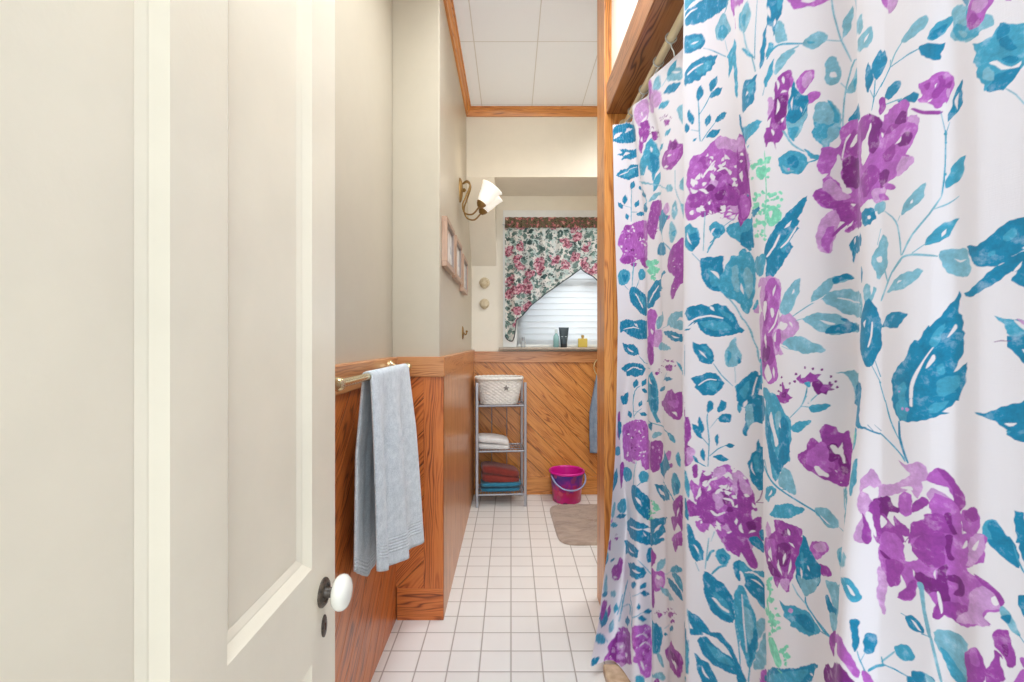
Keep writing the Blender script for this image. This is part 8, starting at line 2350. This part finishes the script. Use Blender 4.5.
while zz < zt - .05:
    grid(bm, lambda u, v: (x0 + .008 + u * (x1 - x0 - .016), .006 - .010 * v + .002 * math.sin(PI * v), zz - .024 + .050 * v), 2, 4); zz += .046
o = finish('slat', bm, M['slat'], bl, 180); md = o.modifiers.new('thickness', 'SOLIDIFY'); md.thickness = .0015
bm = new_bm(); box(bm, (x0 + .006, -.012, zt - .05), (x1 - .006, .024, zt - .006), bevel=.003); finish('headrail', bm, M['white'], bl)
bm = new_bm(); box(bm, (x0 + .008, -.008, .002), (x1 - .008, .014, .018), bevel=.003); finish('bottom_rail', bm, M['white'], bl)

t = NT('floral_valance_cloth'); uv = t.coord('UV')
def vor(scale, feat='F1', dim='2D', rnds=1.0):
    nd = t.n('TexVoronoi', feature=feat, voronoi_dimensions=dim); t.link(wuv, nd.inputs['Vector']); nd.inputs['Scale'].default_value = scale; nd.inputs['Randomness'].default_value = rnds; return nd
wn = t.n('TexNoise'); t.link(uv, wn.inputs['Vector']); wn.inputs['Scale'].default_value = 26; wn.inputs['Detail'].default_value = 3
wv = t.n('VectorMath', operation='MULTIPLY_ADD'); t.link(wn.outputs[1], wv.inputs[0]); wv.inputs[1].default_value = (.085, .085, 0); t.link(uv, wv.inputs[2]); wuv = wv.outputs[0]
c0 = t.mix(t.ramp(t.noise(uv, 22, 3), [(.45, (0, 0, 0, 1)), (.6, (1, 1, 1, 1))]), rgba((236, 232, 226)), rgba((196, 212, 208)))
leaf = vor(24); lm = t.ramp(leaf.outputs['Distance'], [(.34, (1, 1, 1, 1)), (.42, (0, 0, 0, 1))]); sel = t.n('SeparateColor'); t.link(leaf.outputs['Color'], sel.inputs[0])
lm = t.math('MULTIPLY', lm, t.math('GREATER_THAN', sel.outputs[0], .22))
leafc = t.mix(sel.outputs[1], rgba((62, 90, 88)), rgba((140, 168, 160)))
c1 = t.mix(lm, c0, leafc)
ros = vor(12); rm = t.ramp(ros.outputs['Distance'], [(.42, (1, 1, 1, 1)), (.50, (0, 0, 0, 1))]); se2 = t.n('SeparateColor'); t.link(ros.outputs['Color'], se2.inputs[0])
rm = t.math('MULTIPLY', rm, t.math('GREATER_THAN', se2.outputs[0], .5))
petal = t.ramp(t.noise(uv, 48, 3, .6), [(.34, rgba((104, 40, 58))), (.45, rgba((184, 98, 122))), (.56, rgba((222, 164, 178))), (.68, rgba((240, 222, 222)))])
c2 = t.mix(rm, c1, petal)
dk = vor(40); dm = t.math('MULTIPLY', t.math('LESS_THAN', dk.outputs['Distance'], .22), .75)
c3 = t.mix(dm, c2, rgba((54, 70, 70)))
sp = t.n('SeparateXYZ'); t.link(uv, sp.inputs[0])
M['valance'] = t.base(c3, .85)
tr = t.n('BsdfTranslucent'); t.link(c3, tr.inputs[0]); mx = t.n('MixShader'); mx.inputs[0].default_value = .3
t.link(t.b.outputs[0], mx.inputs[1]); t.link(tr.outputs[0], mx.inputs[2]); t.link(mx.outputs[0], t.t.nodes['Material Output'].inputs[0])
VX0, VXC = -.044, .518
low = [(0.0, 1.19), (.012, 1.165), (.035, 1.150), (.055, 1.148), (.070, 1.185), (.085, 1.305), (.13, 1.340), (.195, 1.415), (.30, 1.50), (.41, 1.577), (.562, 1.685)]
lx = [p[0] for p in low]; lz = [p[1] for p in low]
YV = Y_FAR - .062
def val_fn(u, v):
    xx = u * 2 * (VXC - VX0)
    e = xx if xx <= (VXC - VX0) else 2 * (VXC - VX0) - xx
    zb = float(np.interp(e, lx, lz)); ztop = 2.058
    z = ztop + (zb - ztop) * v
    pl = .019 * math.sin(xx * 2 * PI / .115 + .6) * min(1, .25 + v * 1.5) + .005 * math.sin(xx * 2 * PI / .041) * (1 - v * .6)
    return (VX0 + xx + .006 * (1 - v) * 0, YV + pl, z)
bm = new_bm(); grid(bm, val_fn, 200, 60, uvfn=lambda a, b: (a * 2 * (VXC - VX0), val_fn(a, b)[2]))
va = finish('valance', bm, M['valance'], None, 180)
tag(va, 'gathered rose print swag valance hanging over the white blind', 'valance')
bm = new_bm(); tube(bm, [tuple(Vector(val_fn(i / 200, 1)) + Vector((0, -.001, 0))) for i in range(201)], .0042, 6)
M['edging'] = NT('dark_teal_binding').base((74, 84, 88), .8); finish('edging', bm, M['edging'], va, 180)
bm = new_bm()
grid(bm, lambda u, v: (VX0 + u * 2 * (VXC - VX0), YV - .024 + .006 * math.sin(u * 150) + .010 * (abs(v - .5) * 2) ** 2, 1.985 + .078 * v), 260, 6, uvfn=lambda a, b: (a * 1.12 * 1.6, b * .12 + 5))
t = NT('dark_floral_header'); uv = t.coord('UV'); n0 = t.noise(uv, 24, 3, .6)
M['header'] = t.base(t.ramp(n0, [(.34, rgba((44, 40, 36))), (.44, rgba((122, 108, 82))), (.52, rgba((74, 78, 62))), (.60, rgba((186, 100, 108))), (.70, rgba((206, 190, 160)))]), .9)
finish('rod_pocket', bm, M['header'], va, 180)
bm = new_bm(); tube(bm, [(VX0 - .02, YV + .030, 2.025), (VX0 + 1.145, YV + .030, 2.025)], .007, 10)
for x in (VX0 - .012, VX0 + 1.137): tube(bm, [(x, YV + .030, 2.025), (x, Y_FAR - .02, 2.025)], .007, 8)
vr = finish('valance_rod', bm, M['white'], None, 60); tag(vr, 'slim white rod holding the rose print valance', 'curtain rod')

# bottles on the sill
SZ0 = WZ0 - .002
def bottle(name, label, x, prof, mat, capprof, capmat, sx=1.0, sy=1.0):
    o = thing(name, label, 'bottle', (x, Y_FAR - .050, SZ0), 0, 'toiletries on the window sill')
    bm = new_bm(); lathe(bm, prof, 28, Matrix.Diagonal((sx, sy, 1, 1)), cap0=True); finish('body', bm, mat, o, 60)
    bm = new_bm(); lathe(bm, capprof, 20, cap0=True, cap1=True); finish('cap', bm, capmat, o, 50)
    return o
def clear(name, c, a=.45): return NT(name).base(c, .08, 0, Alpha=a)
M['blackcap'] = NT('black_plastic').base((34, 40, 44), .35)
M['slate'] = NT('dark_slate_plastic').base((52, 66, 74), .35)
bottle('glass_bottle', 'small clear glass bottle at the left end of the sill', .090, [(.014, 0), (.019, .004), (.019, .040), (.012, .047), (.010, .052)], clear('clear_glass', (206, 214, 216)), [(.012, .052), (.012, .074), (.010, .076)], NT('grey_cap').base((150, 152, 156), .4))
bottle('spray_bottle', 'slim pale aqua bottle beside the dark tube', .335, [(.015, 0), (.021, .004), (.021, .080), (.012, .095), (.009, .104)], clear('aqua_plastic', (150, 200, 200), .7), [(.010, .104), (.010, .130), (.007, .134)], clear('pale_cap', (220, 232, 232), .9))
tb = thing('lotion_tube', 'dark slate squeeze tube standing on its cap on the sill', 'tube', (.392, Y_FAR - .050, SZ0), 0, 'toiletries on the window sill')
bm = new_bm(); grid(bm, lambda u, v: ((.024 + .014 * v) * math.cos(2 * PI * u), (.020 * (1 - v) ** .6 + .003) * math.sin(2 * PI * u), .026 + .122 * v), 32, 10, closed_u=True); finish('body', bm, M['slate'], tb, 60)
bm = new_bm(); lathe(bm, [(.022, 0), (.024, .003), (.024, .026), (.0, .026)], 24, cap0=True); finish('cap', bm, M['blackcap'], tb, 40)
bm = new_bm(); box(bm, (-.021, -.0165, .078), (.021, -.0158, .082)); box(bm, (-.017, -.0165, .068), (.017, -.0158, .071)); finish('text_band', bm, NT('pale_print').base((190, 200, 204), .5), tb)
pf = thing('perfume_bottle', 'square yellow perfume bottle at the right end of the sill', 'bottle', (.532, Y_FAR - .050, SZ0), 0, 'toiletries on the window sill')
bm = new_bm(); box(bm, (-.034, -.016, 0), (.034, .016, .066), bevel=.005); finish('body', bm, clear('yellow_glass', (226, 200, 96), .85), pf)
bm = new_bm(); lathe(bm, [(.008, .066), (.008, .072), (.011, .073), (.011, .090), (.0, .091)], 20); finish('cap', bm, NT('gold_cap').base((190, 160, 90), .3, .6), pf, 40)

# ------------------------------------------------------------------ metal rack and what is on it
rack = thing('metal_rack', 'three tier grey metal rack in the corner under the window', 'shelf', (-.235, 3.315, 0), math.radians(4.5))
RW, RD, RH = .335, .235, .862
for (x, y) in ((0, 0), (RW, 0), (0, RD), (RW, RD)):
    bm = new_bm(); box(bm, (x - .0095, y - .0095, 0), (x + .0095, y + .0095, RH), bevel=.003); finish('post', bm, M['steel'], rack)
t = NT('grey_wire_mesh'); co_ = t.coord(); M['mesh'] = t.base((148, 148, 154), .4, .5)
SH = (.700, .385, .085)
for z in SH:
    bm = new_bm()
    for a, b in (((0, 0), (RW, 0)), ((RW, 0), (RW, RD)), ((RW, RD), (0, RD)), ((0, RD), (0, 0))): tube(bm, [(*a, z), (*b, z)], .007, 10)
    for k in range(1, 17): tube(bm, [(RW * k / 17, 0, z + .004), (RW * k / 17, RD, z + .004)], .0022, 6)
    for k in (1, 2): tube(bm, [(0, RD * k / 3, z), (RW, RD * k / 3, z)], .003, 6)
    finish('wire_shelf', bm, M['mesh'], rack, 60)
for k in (1, 2):
    bm = new_bm(); tube(bm, [(RW * k / 3, RD + .004, .085), (RW * k / 3, RD + .004, .70)], .003, 8); finish('back_wire', bm, M['mesh'], rack, 60)
RM = Matrix.Translation((-.235, 3.315, 0)) @ Matrix.Rotation(math.radians(4.5), 4, 'Z')
# basket
M['wicker'] = paint('white_wicker', (246, 243, 236), .6, .08, .4, 60)
bk = thing('wicker_basket', 'white woven basket on the top tier of the rack', 'basket', RM @ Vector((RW / 2 - .010, RD / 2 - .005, SH[0] + .0065)), math.radians(4.5))
def rr(a, hw, hd, p=3.2):
    c, s = math.cos(a), math.sin(a)
    k = (abs(c / hw) ** p + abs(s / hd) ** p) ** (-1 / p); return k * c, k * s
BH = .178
def bask(u, v, inner=0.0):
    k = .78 + .22 * v ** .8; a = 2 * PI * u
    x, y = rr(a, .162 * k - inner, .122 * k - inner)
    n = 44; row = math.floor(v * 15); w = .0032 * math.sin(a * n / 2 * 1.0 + PI * row) + .0022 * abs(math.sin(v * 15 * PI))
    r = 1 + (w if not inner else 0) / .14
    return (x * r, y * r, BH * v)
bm = new_bm(); grid(bm, lambda u, v: bask(u, v), 176, 60, closed_u=True); grid(bm, lambda u, v: bask(u, .04 + .96 * v, .008), 60, 6, closed_u=True)
face(bm, [bm.verts.new((*rr(2 * PI * k / 40, .126, .095), .003)) for k in range(40)]); face(bm, [bm.verts.new((*rr(2 * PI * k / 40, .121, .09), .010)) for k in range(40)])
finish('woven_body', bm, M['wicker'], bk, 180)
bm = new_bm(); pts = [Vector((*rr(2 * PI * k / 120, .166, .126), BH + .003 + .0015 * math.sin(k * 1.6))) for k in range(120)]
tube(bm, pts, .0105, 8, closed=True); finish('rolled_rim', bm, M['wicker'], bk, 180)
bm = new_bm(); st = []
for k in range(10):
    r = .024 if k % 2 == 0 else .010; a = PI / 2 + PI * k / 5; st.append((.045 + r * math.cos(a), r * math.sin(a) + .118))
cen0 = bm.verts.new((.045, -.128, .118)); f_ = [bm.verts.new((x, -.121, z)) for x, z in st]; b_ = [bm.verts.new((x, -.112, z)) for x, z in st]
for k in range(10): face(bm, [cen0, f_[k], f_[(k + 1) % 10]]); face(bm, [f_[k], b_[k], b_[(k + 1) % 10], f_[(k + 1) % 10]])
face(bm, b_); finish('star_charm', bm, NT('grey_star').base((140, 136, 132), .5, .3), bk)['label'] = 'grey star charm'
# folded towels: each is a cloth folded into layers, rounded at the front fold
def folded(name, label, cx, cy, z, w, d, h, n, mat, tilt=0.0, seed=1, rz=0.0):
    o = thing(name, label, 'towel', RM @ Vector((cx, cy, z)), math.radians(4.5) + rz, 'folded towels on the rack')
    R_ = random.Random(seed); bm = new_bm(); lh = h / n
    for k in range(n):
        ox, oy = (R_.random() - .5) * .012, (R_.random() - .5) * .010; ww, dd = w * (1 - .06 * R_.random()), d * (1 - .06 * R_.random()); ph = R_.random() * 6
        def fn(u, v):
            a = 2 * PI * u; b = PI * (v - .5)
            x, y = rr(a, ww / 2, dd / 2, 6); cz = abs(math.cos(b)) ** .35
            zz = math.copysign(abs(math.sin(b)) ** .7, math.sin(b)) * lh / 2
            x *= cz if cz > .02 else 0; y *= cz if cz > .02 else 0
            base = lh * (k + .5) + (1 - (2 * x / ww) ** 2) * .004 * k + .003 * math.sin(x * 30 + ph) * (k / n)
            sl = tilt * (x / w + .5) * ((k + 1) / n)
            return (x + ox, y + oy, max(.0005, (base + zz) - sl * 1.0))
        grid(bm, fn, 72, 22, closed_u=True)
    finish('cloth', bm, mat, o, 180); return o
M['t_white'] = terry('white_terry', (208, 206, 204), (238, 236, 234)); M['t_red'] = terry('rust_red_terry', (104, 34, 28), (148, 52, 42)); M['t_teal'] = terry('teal_terry', (24, 96, 128), (52, 140, 172))
folded('folded_towel', 'white folded towel on the middle tier of the rack', .120, .115, SH[1] + .0065, .235, .19, .096, 2, M['t_white'], .030, 3)
folded('folded_towel', 'teal folded towel on the bottom tier under the red one', .165, .115, SH[2] + .0065, .295, .205, .066, 2, M['t_teal'], .0, 5)
folded('folded_towel', 'rust red folded towel lying on the teal one in the rack', .168, .112, SH[2] + .0065 + .0700, .272, .195, .122, 2, M['t_red'], .050, 8, .05)

# ------------------------------------------------------------------ bucket
bu = thing('bucket', 'purple and magenta plastic bucket on the floor by the oak wall', 'bucket', (.402, 3.464, 0))
t = NT('purple_printed_plastic'); ob = t.coord(); sp = t.n('SeparateXYZ'); t.link(ob, sp.inputs[0])
warp = t.noise(ob, 16, 3, .6)
f = t.math('ADD', t.math('MULTIPLY', sp.outputs[2], 4.2), t.math('MULTIPLY', t.math('SUBTRACT', warp, .5), 1.1))
c_ = t.ramp(f, [(.10, rgba((214, 30, 132))), (.38, rgba((206, 52, 96))), (.52, rgba((150, 40, 150))), (.72, rgba((84, 44, 140))), (.9, rgba((64, 52, 150)))])
vv = t.n('TexVoronoi'); t.link(ob, vv.inputs['Vector']); vv.inputs['Scale'].default_value = 22
sv = t.n('SeparateColor'); t.link(vv.outputs['Color'], sv.inputs[0])
blm = t.math('MULTIPLY', t.math('LESS_THAN', vv.outputs['Distance'], .42), t.math('GREATER_THAN', sv.outputs[0], .55))
c_ = t.mix(t.math('MULTIPLY', blm, .8), c_, t.mix(sv.outputs[1], rgba((232, 96, 130)), rgba((96, 24, 96))))
M['bucket'] = t.base(c_, .3); M['magenta'] = NT('magenta_plastic').base((216, 30, 150), .3)
bm = new_bm(); lathe(bm, [(.0, 0), (.094, 0), (.099, .004), (.120, .212)], 48); finish('body', bm, M['bucket'], bu, 50)
bm = new_bm(); lathe(bm, [(.0, .006), (.092, .008), (.117, .212)], 48); finish('inside', bm, M['magenta'], bu, 50)
bm = new_bm(); lathe(bm, [(.115, .208), (.124, .204), (.129, .210), (.129, .218), (.123, .222), (.115, .217), (.115, .208)], 48); finish('rim', bm, M['magenta'], bu, 60)
bm = new_bm(); a0 = math.radians(-20)
pts = [(.124 * math.cos(q), -.030 - .100 * max(0, math.sin(q)) ** .8, .196 - .088 * max(0, math.sin(q))) for q in [PI * k / 24 for k in range(25)]]
tube(bm, [Matrix.Rotation(math.radians(12), 4, 'Z') @ Vector(p) for p in pts], .0055, 10)
M['lilac'] = NT('pale_blue_plastic').base((150, 160, 200), .35); finish('handle', bm, M['lilac'], bu, 180)

# ------------------------------------------------------------------ bath mat
t = NT('taupe_plush'); ob = t.coord(); pile = t.noise(ob, 300, 3, .7); patch = t.noise(t.mapping(ob, (6, 14, 1)), 1.3, 4, .6, .6)
c_ = t.ramp(t.math('ADD', t.math('MULTIPLY', pile, .35), t.math('MULTIPLY', patch, .65)), [(.34, rgba((140, 118, 104))), (.52, rgba((178, 156, 139))), (.7, rgba((198, 178, 162)))])
t.bump(pile, .7, .006); M['plush'] = t.base(c_, .95); t.b.inputs['Sheen Weight'].default_value = .4
mw, mdp = .255, .330
def mat_fn(u, v):
    a = 2 * PI * u; x, y = rr(a, mw, mdp, 7)
    e = min(1, v); r = e
    edge_ = (1 - e)
    z = .002 + .015 * min(1, edge_ * 14) ** .5 + .0025 * math.sin(a * 31 + v * 40) * min(1, edge_ * 10) * .4
    if .90 < v < .93: z -= .004
    return (x * r, y * r, z)
bm = new_bm(); grid(bm, mat_fn, 160, 60, closed_u=True)
face(bm, [bm.verts.new((*rr(2 * PI * k / 80, mw, mdp, 7), .001)) for k in range(80)])
mt = finish('bath_mat', bm, M['plush'], None, 180, (.520, 3.028, 0)); mt.rotation_euler = (0, 0, math.radians(1.4))
tag(mt, 'taupe plush bath mat on the white floor tiles', 'bath mat')

# ------------------------------------------------------------------ towel ring with blue towel
tr_ = thing('towel_ring', 'gold towel ring on the oak wall beside the post', 'towel ring', (.690, Y_FAR - .012, 1.03))
bm = new_bm(); lathe(bm, [(.0, .0), (.024, .0), (.024, .005), (.012, .012), (.010, .035), (.0, .040)], 24, axis_matrix((0, 0, 0), (0, -1, 0))); finish('mount', bm, M['brass'], tr_, 40)
bm = new_bm(); tube(bm, [(.075 * math.sin(q), -.034, -.075 + .075 * math.cos(q)) for q in [2 * PI * k / 40 for k in range(40)]], .0055, 10, closed=True); finish('ring', bm, M['brass'], tr_, 180)
M['t_blue'] = terry('slate_blue_terry', (112, 132, 156), (158, 176, 196))
def bt(u, v):
    s = u * 2 - 1; side = 0
    ang_ = v * 2 - 1                                     # -1 back hem, 0 ring, 1 front hem
    k = abs(ang_); wd = lerp(.055, .105, min(1, k * 1.8))
    zb = lerp(.888, .32 if ang_ > 0 else .40, k) + (.012 * (1 - min(1, k * 20)))
    y = Y_FAR - .046 - math.copysign(.012 * min(1, k * 12), ang_) - .010 * math.sin(s * 8) * min(1, k * 3) * .6
    return (.690 + s * wd, y, zb)
bm = new_bm(); grid(bm, bt, 40, 80)
o = finish('hand_towel', bm, M['t_blue'], None, 180); md = o.modifiers.new('thickness', 'SOLIDIFY'); md.thickness = .005; md.offset = 0
tag(o, 'slate blue hand towel hanging from the gold ring', 'towel')
